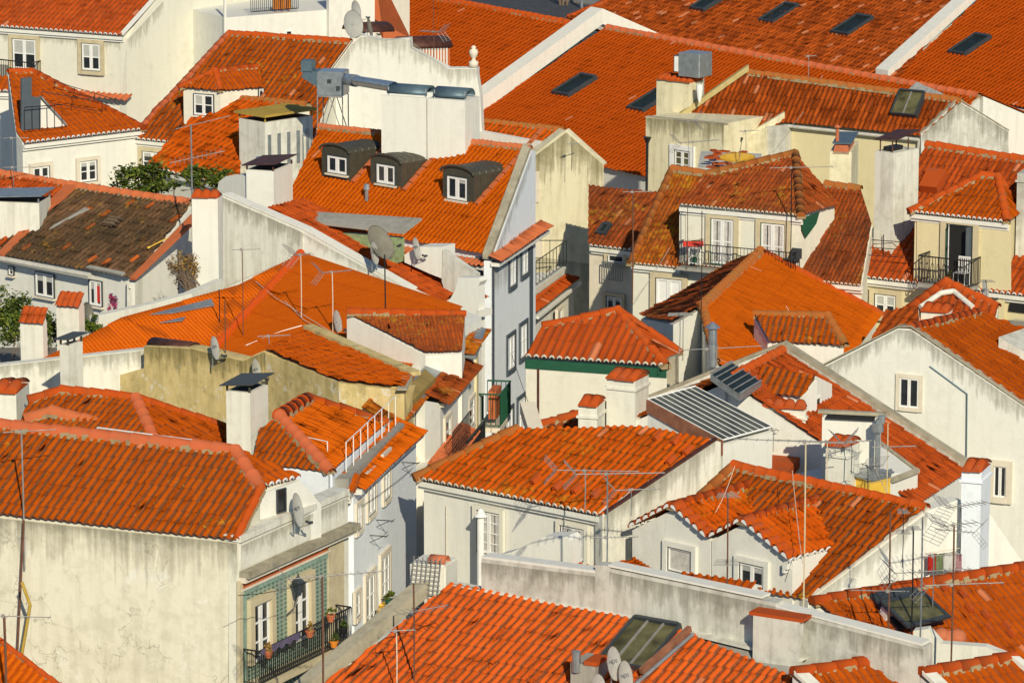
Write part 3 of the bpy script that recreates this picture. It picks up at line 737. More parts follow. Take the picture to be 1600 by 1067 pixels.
skylight(h,S3,0,0,0,0,[(1488,83),(1513,88),(1544,58),(1517,53)],label='single dark skylight')
S5=Slope(P(1480,262,5.8),P(1660,296,5.8),24)
h=House('gabled_house','orange roof with white gable parapet peak at the right edge','house',P(1580,240,0),'white')
h.slope(S5,[[(1563,156),(1660,172),(1660,290),(1480,262)]],'tile',6.6,.40,.05,'roman')
h.ridge([S5.at(1563,156),S5.at(1660,172)],.16,'tile_red_cap',.5)
a=S5.at(1561,154); b=S5.at(1500,205); bm=h.add('party_parapet','white'); _u=S5.u*.6
add_prism(bm,[a,a-_u,a-_u+UPZ*.8,a+UPZ*.8],b-a); c=a+S5.h*5-UPZ*2.1; add_prism(bm,[a,a-_u,a-_u+UPZ*.8,a+UPZ*.8],c-a)
h.done()

# ================================================================ TOP LEFT
h=House('townhouse','tall cream townhouse with two stone framed windows, top left','house',P(60,60,0),'cream')
A=P(-60,38,11.5); B=P(190,56,11.5); SA=Slope(A,B,25)
h.slope(SA,[[(-60,38),(190,56),(262,-14),(-60,-40)]],'tile_red',7.6,.42,.06)
W=wall(A,B,.20); h.eave_caps(SA,0,SA.L,.30)
ud=Vector((math.cos(R(52)),math.sin(R(52)),0)); C=W.at(198,62)
G=wall(C,C+ud); h.panel(G,[(198,63),(262,-20),(420,-60),(640,-90),(640,150),(198,320)],'cream','gable_wall',-.4)
h.panel(W,[(188,60),(198,61),(198,320),(188,320)],'cream','corner_pier',-.3)
h.coping([G.at(193,57)+UPZ*.04,G.at(262,-20)+UPZ*.04],.25,.06,'white','verge')
h.stain(W,[(0,50),(188,64)],.8,'stain_soft',.02); h.stain(G,[(199,63),(255,2)],1.2,'stain_soft',.02); h.done()
h.window(W,21,62,57,128,.16,'stone',2,3,.07); h.window(W,129,69,157,110,.17,'stone',2,2,.07)
b=nb(); q=[W.at(-5,120)+W.n*.75,W.at(64,128)+W.n*.75,W.at(64,128)]; railing(b,q,.95,.12,.03,.012); mesh_obj('balcony_railing',b,M['iron'],h.root)
b=nb(); a_=W.at(-5,121); add_box(b,a_-UPZ*.15,W.at(64,129)-a_,W.n*.8,UPZ*.14); mesh_obj('balcony_floor',b,M['concrete'],h.root)
b=nb(); a_=W.at(7,127)+W.n*.3; add_box(b,a_,W.u*.45,W.n*.35,UPZ*.8); add_box(b,a_+W.u*.5,W.u*.4,W.n*.3,UPZ*.55)
o=mesh_obj('storage_box',b,M['concrete']); tag(o,'grey box standing on the iron balcony of the cream townhouse','box')
# ledge of tiles across the townhouse wall
_z=W.at(95,148); SL=Slope(W.at(88,146)+W.n*.45,W.at(198,160)+W.n*.45,22); hh_=h
b=nb(); tile_sheet(b,SL,[[SL.at(88,146),SL.at(200,158),SL.at(200,158)+SL.v*.45,SL.at(88,146)+SL.v*.45]],.30,.42,.07); 
mesh_obj('tiled_ledge',b,M['salmon'],h.root)
# terrace building beyond
h=House('terraced_house','white house with flat roof terrace behind an iron railing, top middle left','house',G.at(480,40),'white')
T1=P(352,28,12.2); T2=P(560,12,12.2); Wt=wall(T1,T2)
h.mass([T1,T2,T2-Wt.n*6,T1-Wt.n*6])
h.panel(Wt,[(349,-30),(352,-30),(352,60),(349,60)],'white','drain_pipe',.1)
h.panel(Wt,[(510,-40),(530,-45),(530,80),(510,80)],'white','pier',.25); h.panel(Wt,[(530,-45),(583,-50),(583,80),(530,80)],'white','pier',.15)
h.panel(Wt,[(583,-55),(597,-55),(597,60),(640,60),(583,30)],'salmon','stair_wall',.1)
h.done()
b=nb(); railing(b,[Wt.at(392,22),Wt.at(466,16)],1.1,.10,.03,.014); o=mesh_obj('terrace_railing',b,M['iron'],h.root)
for k,px in enumerate((436,446,456)):
    b=nb(); a_=Wt.at(px,17)-Wt.n*.35; add_box(b,a_,Wt.u*.16,-Wt.n*.3,UPZ*.5); 
    for s_ in (0,1): add_box(b,a_+Wt.u*.13*s_+UPZ*.5,Wt.u*.03,-Wt.n*.03,UPZ*.35)
    add_box(b,a_+UPZ*.6,Wt.u*.16,-Wt.n*.02,UPZ*.2)
    tag(mesh_obj('terrace_chair',b,M['orangep']),'yellow orange chair behind the terrace railing at the top edge','chair','yellow chairs behind the terrace railing')
h.window(Wt,446,48,456,59,0,'stone',1,1,.05,outer=None)
# lower white house with hipped tile edge
h=House('corner_house','white corner house with long orange hipped roof and roof terrace, left edge','house',P(120,240,0),'white')
A=P(39,224,10); B=P(226,202,10); S=Slope(A,B,22)
h.slope(S,[[(26,207),(39,224),(226,202),(194,184),(50,112),(13,113)]],'tile',7.8,.42,.07)
W=wall(A,B,.20); h.eave_caps(S,0,S.L,.30)
q1=S.at(226,202); q0=S.at(26,207)
h.ridge([S.at(226,202),S.at(194,184),S.at(50,112),S.at(13,113)],.14)
bm=h.add('terrace_wall','greytrim')
Wt=wall(S.at(44,200),S.at(100,196)); 
h.panel(Wt,[(30,122),(46,120),(46,150),(60,152),(60,200),(30,204)],'greytrim','terrace_wall',.1,.1)
h.panel(Wt,[(60,155),(98,196),(60,201)],'white','terrace_parapet',.1,.1)
h.coping([Wt.at(60,153)+Wt.n*.3,Wt.at(99,196)+Wt.n*.3],.25,.10,'sheetgrey','terrace_coping')
b=h.add('terrace_railing','iron')
railing(b,[Wt.at(30,204)+Wt.n*.5,Wt.at(90,200)+Wt.n*.4],1.0,.35,.02,.01); railing(b,[S.at(66,172),S.at(160,188)],.75,.9,.018,.014,bottom=.35); railing(b,[S.at(85,150)+UPZ*.1,S.at(180,178)+UPZ*.1],.5,.8,.016,.014,bottom=.25)
h.done()
h.window(W,51,261,76,292,.14,'stone_pale',2,2,.06); h.window(W,124,252,150,283,.14,'stone_pale',2,2,.06)
h=House('white_house','narrow white house with a short tile eave, cut by the left edge below the balcony','house',P(0,260,0),'white')
A=P(-60,141,10.6); B=P(31,144,10.6); S=Slope(A,B,24); h.slope(S,[[(-60,141),(31,144),(20,122),(-60,118)]],'tile',.30,.42,.07); W=wall(A,B,.2); h.eave_caps(S,0,S.L,.3)
h.done(); 
# the orange house behind the fig bushes
h=House('dormer_house','cream house under a steep orange roof with hipped dormer, upper left','house',P(300,240,0),'cream')
A=P(205,217,9.6); B=P(480,245,9.6); S4=Slope(A,B,33)
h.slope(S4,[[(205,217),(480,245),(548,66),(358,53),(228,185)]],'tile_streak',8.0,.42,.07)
W4=wall(A,B,.2); h.eave_caps(S4,0,3.2,.30); h.ridge([S4.at(358,53),S4.at(548,66)],.15); h.ridge([S4.at(210,212),S4.at(358,53)],.14,'ridge_pale')
q=S4.at(288,200); zd=raise_to(q,139); 
A=Vector((*q.xy,zd)); A_=P(280,138,zd); B_=P(345,143,zd); C_=P(412,137,zd)
apx=P(338,111,zd+.55)
Sd=Slope(B_,C_,26); Rd=Sd.at(336,111); Se=Sd.at(403,105); Sc=Slope(A_,B_,top=Rd)
h.slope(Sc,[[A_,B_,Rd]],'tile',6.5,.42,.06,over=.12); h.slope(Sd,[[B_,C_,Se,Rd]],'tile',7.0,.42,.06,over=.12)
h.ridge([A_,Rd,Se],.12); h.ridge([Rd,B_],.12); Wd=wall(A_,B_,.12)
h.done(); h.window(Wd,304,148,334,180,.0,'stone',2,2,.06,sill=True)
Wr=wall(B_,C_,.12); h.window(Wr,404,139,411,154,.0,'stone',1,1,.05)
h.window(W4,224,238,254,268,.17,'stone',2,2,.06)
# nearer orange roof with lichen
h=House('house','house with mossy edged orange roof over the fig bushes, upper left','house',P(300,290,0),'cream')
A=P(228,261,9.0); B=P(376,298,9.0); S=Slope(A,B,26)
h.slope(S,[[(228,261),(376,298),(378,153),(333,150)],[(378,153),(482,165),(420,184),(378,200)]],'tile_lichen',8.0,.42,.07)
h.eave_caps(S,0,S.L,.30); h.ridge([S.at(333,150),S.at(482,165)],.14,'ridge_old'); Sx=S
h.done()
c,_=chimney(h,P(415,272,9.4),378,492,192,45,'stained',cap='mossslab',capmat='moss_cap',rim=False,label='broad chimney shaft with lichen covered slab and grey slats')
o_,e1,e2,wl,wd,H=_
b=nb()
for i in range(5):
    p=o_+e1*wl+e2*(wd*(i+.25)/5); add_box(b,p+UPZ*.25,e2*.16,e1*.04,UPZ*(H-.75))
mesh_obj('slat',b,M['sheetgrey'],c)
# small broken tiled shed with a hooped grey sheet, behind the extractor
h=House('shed','small shed with dark broken tiles beside a curved grey sheet, behind the steel extractor','shed',P(560,190,9),'stained')
S=Slope(P(460,172,10.2),P(578,182,10.2),20); h.slope(S,[[(462,160),(480,146),(572,160),(580,178),(545,176)]],'tile_moss',.30,.42,.08,over=0,z0=9,sheet=.12)
h.done()
# white stepped parapet wall with urn
h=House('parapet_wall','tall white stepped party wall with an urn on its end, behind the twin chimneys','wall',P(640,200,0),'white')
A=S4.at(505,130)+Vector((.2,-.1,0)); u=Vector((math.cos(R(12)),-math.sin(R(12)),0)); W=wall(A,A+u)
h.panel(W,[(470,175),(549,68),(564,56),(600,64),(640,60),(641,76),(700,107),(745,107),(745,118),(750,150),(756,260),(470,260)],'white','wall',-.5)
h.stain(W,[(471,176),(549,70),(564,58),(640,62),(700,108),(745,108)],1.3,'stain_soft'); h.coping([W.at(470,174)+W.n*.1,W.at(549,66)+W.n*.1],.3,.05,'stone_pale')
h.done()
b=nb(); q=W.at(738,106)-W.n*.25; add_lathe(b,q,[(.19,0),(.19,.22),(.10,.24),(.07,.34),(.15,.44),(.19,.60),(.15,.70),(.07,.74),(.11,.80),(.05,.86)],14)
tag(mesh_obj('urn',b,M['stone_pale'],None,True),'pale stone urn on the end of the white parapet','urn')
b=nb(); q=W.at(655,108)-W.n*1.0
def barrel(bm,o,L,dv,w,hh,K=10,th=.05):
    "half round cover: o corner, L length vector, w width vector"
    A=[];B=[]
    for ro in (0,th):
        for k in range(K+1):
            t=math.pi*k/K; p=o+w*.5-w*(.5-ro/w.length)*math.cos(t)+UPZ*((hh-ro)*math.sin(t)); (A if ro==0 else B).append(p)
    vs=[bm.verts.new(p) for p in A]; ws=[bm.verts.new(p) for p in B]; vs2=[bm.verts.new(p+L) for p in A]; ws2=[bm.verts.new(p+L) for p in B]
    for k in range(K):
        bm.faces.new((vs[k],vs[k+1],vs2[k+1],vs2[k])).smooth=True; bm.faces.new((ws[k+1],ws[k],ws2[k],ws2[k+1])).smooth=True
        bm.faces.new((vs[k+1],vs[k],ws[k],ws[k+1])); bm.faces.new((vs2[k],vs2[k+1],ws2[k+1],ws2[k]))
    for k in (0,K): 
        f=(vs[k],vs2[k],ws2[k],ws[k]); bm.faces.new(f)
Wq=wall(P(640,84,11),P(703,78,11))
h=House('roof_shed','white ribbed roof shed with a dark red rounded cover, behind the white party wall','shed',Wq.at(670,90),'salmon')
h.mass([Wq.at(641,74),Wq.at(703,72),Wq.at(703,72)-Wq.n*2,Wq.at(641,74)-Wq.n*2],5)
b=h.add('rib','white')
for i in range(13): add_box(b,Wq.at(641,76)+Wq.u*(.02+i*.155)-UPZ*1.4,Wq.u*.07,Wq.n*.04,UPZ*1.4)
b=h.add('rounded_cover','rust'); a_=Wq.at(638,76); barrel(b,a_+Wq.n*.1,Wq.at(706,74)-a_,None,-Wq.n*1.5,.45)
b=h.add('second_cover','rust'); a_=Wq.at(600,60)-Wq.n*2; barrel(b,a_,Wq.at(655,58)-Wq.at(600,60),None,-Wq.n*1.5,.38)
h.done()
dish(Wq.at(541,36)+Wq.n*.6,1.0,1.25,'large grey dish on the white pier near the top edge',yaw=35,tilt=15)
dish(Wq.at(553,17)+Wq.n*.2,.75,.95,'dish half hidden above the large grey dish at the top edge',yaw=60)
dish(Wq.at(561,40)+Wq.n*.9,.5,.95,'narrow dish turned away, right of the large grey dish at the top',yaw=72,mat='dishold')
antenna(P(678,190,10.0),-5,'tall rusty mast with a spiky aerial in front of the red shed cover',boom=1.0,yaw=150,at=.72)
antenna(P(643,150,10.5),78,'slim mast with three short aerial bars on the white party wall',boom=2.2,yaw=5,kind='bars',at=1.0,n=3,second=(.55,8,1.3,'bars',.10),mast='galv',r=.015)

# ================================================================ CENTRE HOUSE WITH THREE ZINC DORMERS
h=House('townhouse','bright orange roofed house with three dark zinc dormers and tall blue white side wall','house',P(700,420,0),'bluewhite')
A=P(436,341,10.0); B=P(768,400,10.0); Wg=wall(B,P(845,350,10.0)); SC=Slope(A,B,top=Wg.at(829,232))
h.slope(SC,[[(436,341),(768,400),(829,232),(500,198)]],'tile_bright',6.7,.40,.045,'roman',over=.15)
WF=wall(A,B,.2)
h.ridge([SC.at(500,198),SC.at(829,232)],.12,'salmon',.24,.05)
Wg2=wall(Wg.o,Wg.o+Wg.u); 
h.coping([Wg.at(767,400),Wg.at(830,229)],.30,.10,'coping','verge',side=1,drop=.12)
h.panel(Wg,[(829,240),(836,236),(836,352),(836,900),(768,900),(768,410)],'bluewhite','gable_wall',-.3,.02)
a_=Wg.at(768,405); b_=Wg.at(846,352); b_.z=a_.z
Sg=Slope(a_+Wg.n*.45-Wg.u*.3,b_+Wg.n*.45,24); t_=h.add('gable_ledge','salmon'); tile_sheet(t_,Sg,[[Sg.pt(0,0),Sg.pt(Sg.L,0),Sg.pt(Sg.L,.5),Sg.pt(0,.5)]],.24,.5,.06,'barrel',seed=77)
h.cornice(a_-Wg.u*.1,b_,.12,.12,.32,'white'); 
a_=WF.at(620,378); b_=WF.at(767,402); Sg=Slope(a_+WF.n*.42-UPZ*.25,b_+WF.n*.42-UPZ*.25,20); tile_sheet(t_,Sg,[[Sg.pt(0,0),Sg.pt(Sg.L,0),Sg.pt(Sg.L,.45),Sg.pt(0,.45)]],.24,.5,.06,'barrel',seed=78)
h.cornice(a_-UPZ*.2,b_-UPZ*.2,.12,.12,.3,'white')
h.panel(WF,[(744,400),(768,404),(768,900),(744,900)],'greytrim','corner_pilaster',.04); h.panel(Wg,[(768,408),(771,406),(771,900),(768,900)],'greytrim','corner_pilaster',.04)
h.panel(Wg,[(826,366),(831,362),(831,900),(826,900)],'greytrim','corner_strip',.05)
h.panel(WF,[(600,385),(744,404),(744,412),(600,393)],'greytrim','eave_band',.03)
h.stain(Wg,[(769,420),(830,372)],2.2,'stain_soft',.045); h.stain(Wg,[(772,400),(829,242)],.9,'stain_soft',.03); h.done()
for (x0,x1,y0,y1) in ((794.5,804,392,446),(813.5,823,378,428),(791.5,802,526,576),(811,821,508,557),(788,799,642,697),(807.5,818,623,680)):
    h.window(Wg,x0,y0,x1,y1,.13,'greytrim',2,2,.06,proud=.02)
def zinc_dormer(h,S,xl,xr,yl,yr,ytop,win,label):
    a=S.at(xl,yl); b=S.at(xr,yr); w=(b-a).dot(S.u); f=wall(a,a+S.u); 
    H=raise_to(a+S.u*w*.5,ytop)-a.z; Hs=H-.22; L=(Hs+.4)/math.tan(math.asin(S.v.z))+.9
    o=nb(); K=8
    sec=[Vector((0,0)),Vector((w,0)),Vector((w,Hs))]+[Vector((w*.5+w*.5*math.cos(math.pi*k/K),Hs+.22*math.sin(math.pi*k/K))) for k in range(1,K)]+[Vector((0,Hs))]
    add_prism(o,[a+S.u*p.x+UPZ*(p.y-(.5 if p.y==0 else 0)) for p in sec],S.h*L)
    # standing seams
    for i in range(1,9):
        q=S.h*(L*i/9.0); 
        for s_ in (0,w): add_box(o,a+q+S.u*(s_-(.02 if s_==0 else 0))-UPZ*.3,S.u*.02,S.h*.03,UPZ*(Hs+.3))
        for k in range(K):
            t0=math.pi*k/K;t1=math.pi*(k+1)/K; p=a+q+S.u*(w*.5+w*.5*math.cos(t0))+UPZ*(Hs+.22*math.sin(t0)); r=a+q+S.u*(w*.5+w*.5*math.cos(t1))+UPZ*(Hs+.22*math.sin(t1)); add_tube(o,p,r,.018,4)
    # rim round the front arch
    for k in range(K):
        t0=math.pi*k/K;t1=math.pi*(k+1)/K; p=a-S.h*.06+S.u*(w*.5+w*.54*math.cos(t0))+UPZ*(Hs+.26*math.sin(t0)); r=a-S.h*.06+S.u*(w*.5+w*.54*math.cos(t1))+UPZ*(Hs+.26*math.sin(t1)); add_tube(o,p,r,.05,6)
    d=mesh_obj('dormer',o,M['zinc_dark'],h.root); d['label']=label
    fo,_=h.window(f,win[0],win[1],win[2],win[3],0,'stone',2,1,.075,sill=True,outer='darkframe'); 
    bm=nb(); 
    for i in range(10): 
        p=b+S.v*(i*.42)+S.u*.12; add_box(bm,p+S.n*.03,S.u*.16,S.v*.38,S.n*.07)
    mesh_obj('flashing',bm,M['salmon'],h.root)
zinc_dormer(h,SC,503,546,277,285,227,(513,245,543,271),'zinc dormer nearest the steel extractor')
zinc_dormer(h,SC,579,626,288,298,243,(590,258,618,287),'middle zinc dormer')
zinc_dormer(h,SC,692,739,310,320,261,(700,277,731,312),'zinc dormer nearest the gable end')
b=nb(); q=SC.at(573,314); add_tube(b,q,q+UPZ*.45,.07,8); add_tube(b,q+UPZ*.42,q+UPZ*.62,.12,8,.09); mesh_obj('vent_pipe',b,M['galv'],h.root)
ang=math.degrees(math.atan2(-SC.u.y,SC.u.x))
_q2=SC.at(727,243); _e,_=dirs(24); _q1=_q2+_e*along(_q2,_e,667)
c1,i1=chimney(h,_q1,598,669,raise_to and proj(Vector((_q1.x,_q1.y,raise_to(_q2,158))))[1],24,'white',cap='flat',rim=False,label='left block of the white twin chimney')
c2,i2=chimney(h,SC.at(727,243),669,750,158,24,'white',cap='flat',rim=False,label='right block of the white twin chimney')
for c,i in ((c1,i1),(c2,i2)):
    o_,e1,e2,wl,wd,H=i; b=nb(); top=o_+UPZ*H; wd_=min(wd,1.4)
    barrel(b,top+e1*.15+e2*.15+UPZ*.06,e1*(wl-.2),None,e2*.85,.32); 
    mesh_obj('chimney_cowl',b,M['slate'],c)
    b=nb(); 
    for x_ in (.2,wl-.1): add_tube(b,top+e1*x_+e2*.2,top+e1*x_+e2*.2+UPZ*.3,.03,5)
    mesh_obj('cowl_support',b,M['galv'],c)
    
# steel extractor on its stand
q=P(517,212,11.3); root=thing('kitchen_extractor','grey steel extractor box on a lattice stand with ribbed duct to the twin chimneys','extractor',q)
e1,e2=dirs(12)
zb=raise_to(q,151); zt=raise_to(q,113); lo=q-e1*.5-e2*.1
b=nb(); 
for i in (0,1):
    for j in (0,1): add_tube(b,lo+e1*1.0*i+e2*.9*j,lo+e1*1.0*i+e2*.9*j+UPZ*(zb-q.z),.025,6)
for j in (0,1): 
    add_tube(b,lo+e2*.9*j,lo+e1*.5+e2*.9*j+UPZ*(zb-q.z),.02,5); add_tube(b,lo+e1*1.0+e2*.9*j,lo+e1*.5+e2*.9*j+UPZ*(zb-q.z),.02,5)
    add_tube(b,lo+e2*.9*j+UPZ*.05,lo+e1+e2*.9*j+UPZ*.05,.025,5); add_tube(b,lo+e2*.9*j+UPZ*(zb-q.z),lo+e1+e2*.9*j+UPZ*(zb-q.z),.025,5)
mesh_obj('stand',b,M['alu'],root)
b=nb(); o_=lo+UPZ*(zb-q.z+.02)-e1*.02; hz=zt-zb; add_box(b,o_,e1*1.05,e2*1.0,UPZ*hz); bmesh.ops.bevel(b,geom=b.edges[:],offset=.03,segments=2,affect='EDGES')
mesh_obj('fan_box',b,M['galv'],root)
b=nb(); add_prism(b,[o_+UPZ*.35,o_+UPZ*hz,o_-e1*.55+UPZ*hz,o_-e1*.6+UPZ*(hz-.25)],e2*.8); add_box(b,o_-e1*.62+UPZ*(hz-.05),e1*.45,e2*.5,UPZ*.45); mesh_obj('exhaust_hood',b,M['slate'],root)
b=nb(); s_=o_+e1*1.05+e2*.4+UPZ*(hz*.66); f_=i1[0]+UPZ*(i1[5]+.25)+i1[2]*.5+i1[1]*.3
add_tube(b,s_,s_.lerp(f_,.22),.22,14,.24)
N=26
for k in range(N): 
    p=s_.lerp(f_,.2+.8*k/N); r=s_.lerp(f_,.2+.8*(k+.5)/N); t_=s_.lerp(f_,.2+.8*(k+1)/N); add_tube(b,p,r,.17,12,.20,False); add_tube(b,r,t_,.20,12,.17,False)
mesh_obj('ribbed_duct',b,M['galv'],root,True)
b=nb(); add_box(b,o_+e1*.42-e2*.02+UPZ*.5,e1*.16,e2*.02,UPZ*.16); add_box(b,o_+e1*.8-e2*.10+UPZ*.25,e1*.12,e2*.1,UPZ*.16); mesh_obj('switch_box',b,M['darkframe'],root)

# ================================================================ YELLOW STAINED GABLE + SMALL TERRACE HOUSE
h=House('gabled_house','tall windowless house with stained pale yellow gable wall','house',P(880,400,0),'yellow_stain')
o_=P(836,255,10.2); u=Vector((math.cos(R(20)),-math.sin(R(20)),0)); W=wall(o_,o_+u); C2W=W
g=[W.at(832,245),W.at(885,205),W.at(943,257),W.at(943,700),W.at(832,1100)]
bm=nb(); add_prism(bm,g,Vector((-.25,.7,0))); h.body.free(); h.body=bm
h.coping([W.at(832,245),W.at(885,205),W.at(944,258)],.3,.06,'yellow_stain','verge'); h.stain(W,[(833,246),(885,207),(942,257)],2.6,'stain_olive'); h.stain(W,[(833,400),(942,415)],2.2,'stain_soft')
e=W.at(885,205); lft=W.at(832,245); rgt=W.at(943,257)
h.panel(W,[(834,268),(843,268),(843,316),(834,316)],'stone_pale','blind_window',.05); h.panel(W,[(835,360),(848,360),(848,402),(835,402)],'stone_pale','lower_blind_window',.05)
h.done()
h=House('house','low orange roof with a straight ridge tucked behind the yellow gable','house',P(800,260,0),'white')
S=Slope(P(700,238,9.4),P(900,262,9.4),26); h.slope(S,[[(748,190),(882,204),(900,262),(700,238)]],'tile_lichen',7.5,.42,.06); h.ridge([S.at(748,190),S.at(882,204)],.13,'ridge_old')
h.coping([S.at(745,218),S.at(842,236)],.3,.35,'white','white_coping')
h.done()
h=House('terraced_house','small white house with iron railed terrace beside the stained yellow gable','house',P(860,500,0),'white')
W=wall(P(838,490,6.2),P(905,436,6.2)); S=Slope(W.o,W.o+W.u*W.L,24)
h.slope(S,[[(838,488),(905,437),(885,430),(832,466)]],'tile_red',.25,.4,.06,z0=0,over=.15)
h.coping([S.at(832,466),S.at(885,428)],.35,.28,'stained','terrace_wall')
a=S.at(832,466); b_=S.at(885,428); h.mass([a+UPZ*.05,b_+UPZ*.05,b_-Vector((2,0,0))+UPZ*.05,a-Vector((2,0,0))+UPZ*.05])
h.cornice(W.o,W.o+W.u*W.L,.1,.1,.1)
h.done(); b=nb(); railing(b,[a+UPZ*.35,b_+UPZ*.35,b_+UPZ*.35-Vector((1.9,0,0))],.95,.5,.02,.012); mesh_obj('terrace_railing',b,M['iron'],h.root)
h.window(W,869,485,876,520,.1,'stone_pale',1,2,.05)
# dark alley house
h=House('alley_house','shaded alley house with dim tiled roof and a balustraded balcony, in the narrow gap','house',P(970,450,0),'stone_pale')
A=P(920,384,8.4); B=P(1040,398,8.4); S=Slope(A,B,30); h.slope(S,[[(920,384),(1040,398),(1040,302),(920,290)]],'tile_old',7.5,.42,.06); W=wall(A,B,.2); h.eave_caps(S,0,S.L,.3); 
h.done(); h.window(W,951,394,975,410,.12,'stone',1,1,.04); 
b=nb(); a_=W.at(946,438); q_=W.at(978,441); 
railing(b,[a_+W.n*.25,q_+W.n*.25],.75,.09,.03,.02); mesh_obj('balustrade',b,M['sheetgrey'],h.root)
h.window(W,949,464,972,490,.12,'stone',2,1,.05)
skylight(h,S,0,0,0,0,[(930,366),(944,368),(958,352),(944,350)],label='small roof light in the shade')
h.panel(W,[(938,446),(1000,450),(1000,540),(938,540)],'salmon','pink_wall_panel',.03)
M['shedglass']=plain('dusty_pale_glass',(.08,.083,.058),.3,0,.7,1.1,spec=.4)
M['mosscoping']=plaster('lichen_coping',(.46,.38,.17),(.28,.20,.05),.6,.1,scale=2)
# ================================================================ RIGHT: YELLOW HOUSE BEHIND
h=House('town_house','long pale yellow house with weathered orange roof, big tilted roof window and grey end gable','house',P(1330,240,0),'yellow')
A=P(1130,183,10.3); B=P(1440,213,10.3); GW=wall(B,P(1576,206,10.3)); S=Slope(A,B,top=GW.at(1500,158))
h.slope(S,[[(1225,192),(1440,213),(1503,158),(1170,112)],[(1060,188),(1175,218),(1225,192),(1170,112)]],'tile_mottled',7.6,.42,.065,body=False)
uvp=[S.at(1226,191),S.at(1440,213),S.at(1503,158),S.at(1170,114),S.at(1062,186),S.at(1170,217)]
h.mass([p-UPZ*.12+S.h*.15 for p in uvp])
h.ridge([S.at(1170,114),S.at(1503,158)],.14,'ridge_old')
W=wall(A,B,.12)
bm=h.add('gable_wall','grey_stain'); add_prism(bm,[GW.at(1439,210),GW.at(1497,157),GW.at(1576,205),GW.at(1576,500),GW.at(1439,500)],Vector((-1.2,5,0)))
h.coping([GW.at(1438,211),GW.at(1497,155),GW.at(1577,205)],.25,.05,'coping','verge')
b=h.add('gutter','pipe'); a_=S.at(1226,193)-UPZ*.1; add_tube(b,a_,S.at(1436,215)-UPZ*.1,.07,8); add_path(b,[S.at(1436,215)-UPZ*.1,W.at(1436,235)+W.n*.1,W.at(1430,262)+W.n*.1],.05)
h.coping([S.at(1060,186),S.at(1168,110)],-.28,.25,'mosscoping','verge')
h.stain(GW,[(1440,212),(1497,159),(1575,206)],1.6,'stain')
# stained lower wing left
L0=P(1009,184,10.3); L1=P(1131,200,10.3); WL=wall(L0,L1)
bm=h.add('stained_wall','yellow_stain'); add_prism(bm,[WL.at(1009,183),WL.at(1131,194),WL.at(1131,700),WL.at(1009,700)],-WL.n*3)
h.stain(WL,[(1009,184),(1131,195)],1.5,'stain_olive'); h.coping([WL.at(1008,184),WL.at(1132,196)],.25,.06,'coping','wall_top'); 
h.coping([S.at(1172,219),S.at(1226,187)],.3,.3,'yellow_stain','stained_parapet'); W9=wall(S.at(1172,220),S.at(1226,196)); 
h.panel(wall(S.at(1170,219),S.at(1192,219)),[(1168,214),(1194,200),(1194,320),(1168,320)],'yellow_stain','pier',-.6); h.panel(wall(S.at(1195,205),S.at(1228,207)),[(1194,198),(1228,196),(1228,300),(1194,300)],'grey_stain','pier',-.6)
h.panel(wall(S.at(1128,215),S.at(1168,220)),[(1126,213),(1170,218),(1170,320),(1126,320)],'cream','low_wall',-.5)
b=h.add('rain_pipe','iron'); add_tube(b,WL.at(1014,214)+WL.n*.1,WL.at(1011,400)+WL.n*.1,.055,8); add_lathe(b,WL.at(1014,216)+WL.n*.1,[(.06,-.2),(.15,0),(.15,.05),(.2,.06)],8)
h.done()
h.window(WL,1055,236,1079,268,.20,'whitepaint',2,3,.06,glass='dirtyglass')
fo=skylight(h,S,0,0,0,0,[(1380,178),(1418,184),(1461,149),(1421,143)],frame='darkframe',glass='dirtyglass',up=.22,bars=1,label='large tilted roof window with a bright centre bar',t=.05)
c,i_=chimney(h,S.at(1079,184),1023,1095,130,35,'yellow_stain',cap='tiles',rim=False,label='stained chimney under the metal cooling box')
o_,e1,e2,wl,wd,H=i_
b=nb(); q=o_+e1*(wl*.62)+UPZ*(H+.22); add_box(b,q,e1*1.05,e2*1.0,UPZ*1.0); bmesh.ops.bevel(b,geom=b.edges[:],offset=.03,segments=1,affect='EDGES')
rt_=thing('cooling_unit','grey metal cooling box perched on the stained chimney at the upper right','cooling unit',q); mesh_obj('casing',b,M['sheetgrey'],rt_)
b=nb(); add_box(b,q-e1*.18+UPZ*.2,e1*.18,e2*.8,UPZ*.62); mesh_obj('intake',b,M['whitepaint'],rt_); b=nb(); 
for s_ in (.1,.95): add_tube(b,q+e1*s_+e2*.5-UPZ*1.4,q+e1*s_+e2*.5,.03,5)
mesh_obj('stand',b,M['alu'],rt_); b=nb(); add_box(b,q-e1*.2-e2*.02+UPZ*.15,e1*.02,e2*.9,UPZ*.72); mesh_obj('grille',b,M['darkframe'],rt_)
tq=q+e1*1.2-e2*.2-UPZ*.5; b=nb(); add_lathe(b,tq,[(.04,-.45),(.10,-.2),(.14,.1),(.14,.3)],10); tag(mesh_obj('tank',b,M['whitepaint']),'small white tank hanging right of the metal cooling box','tank')
antenna(S.at(1263,118),88,'small forked aerial on the long ridge of the back roofs',boom=.5,yaw=10,kind='bars',n=3,mast='alu',r=.018)
antenna(S.at(1060,300) if False else P(1082,275,10.2),222,'aerial with one long arm in front of the stained yellow wing',boom=1.7,yaw=25,kind='yagi',mast='alu',r=.014,n=10,elen=.2)
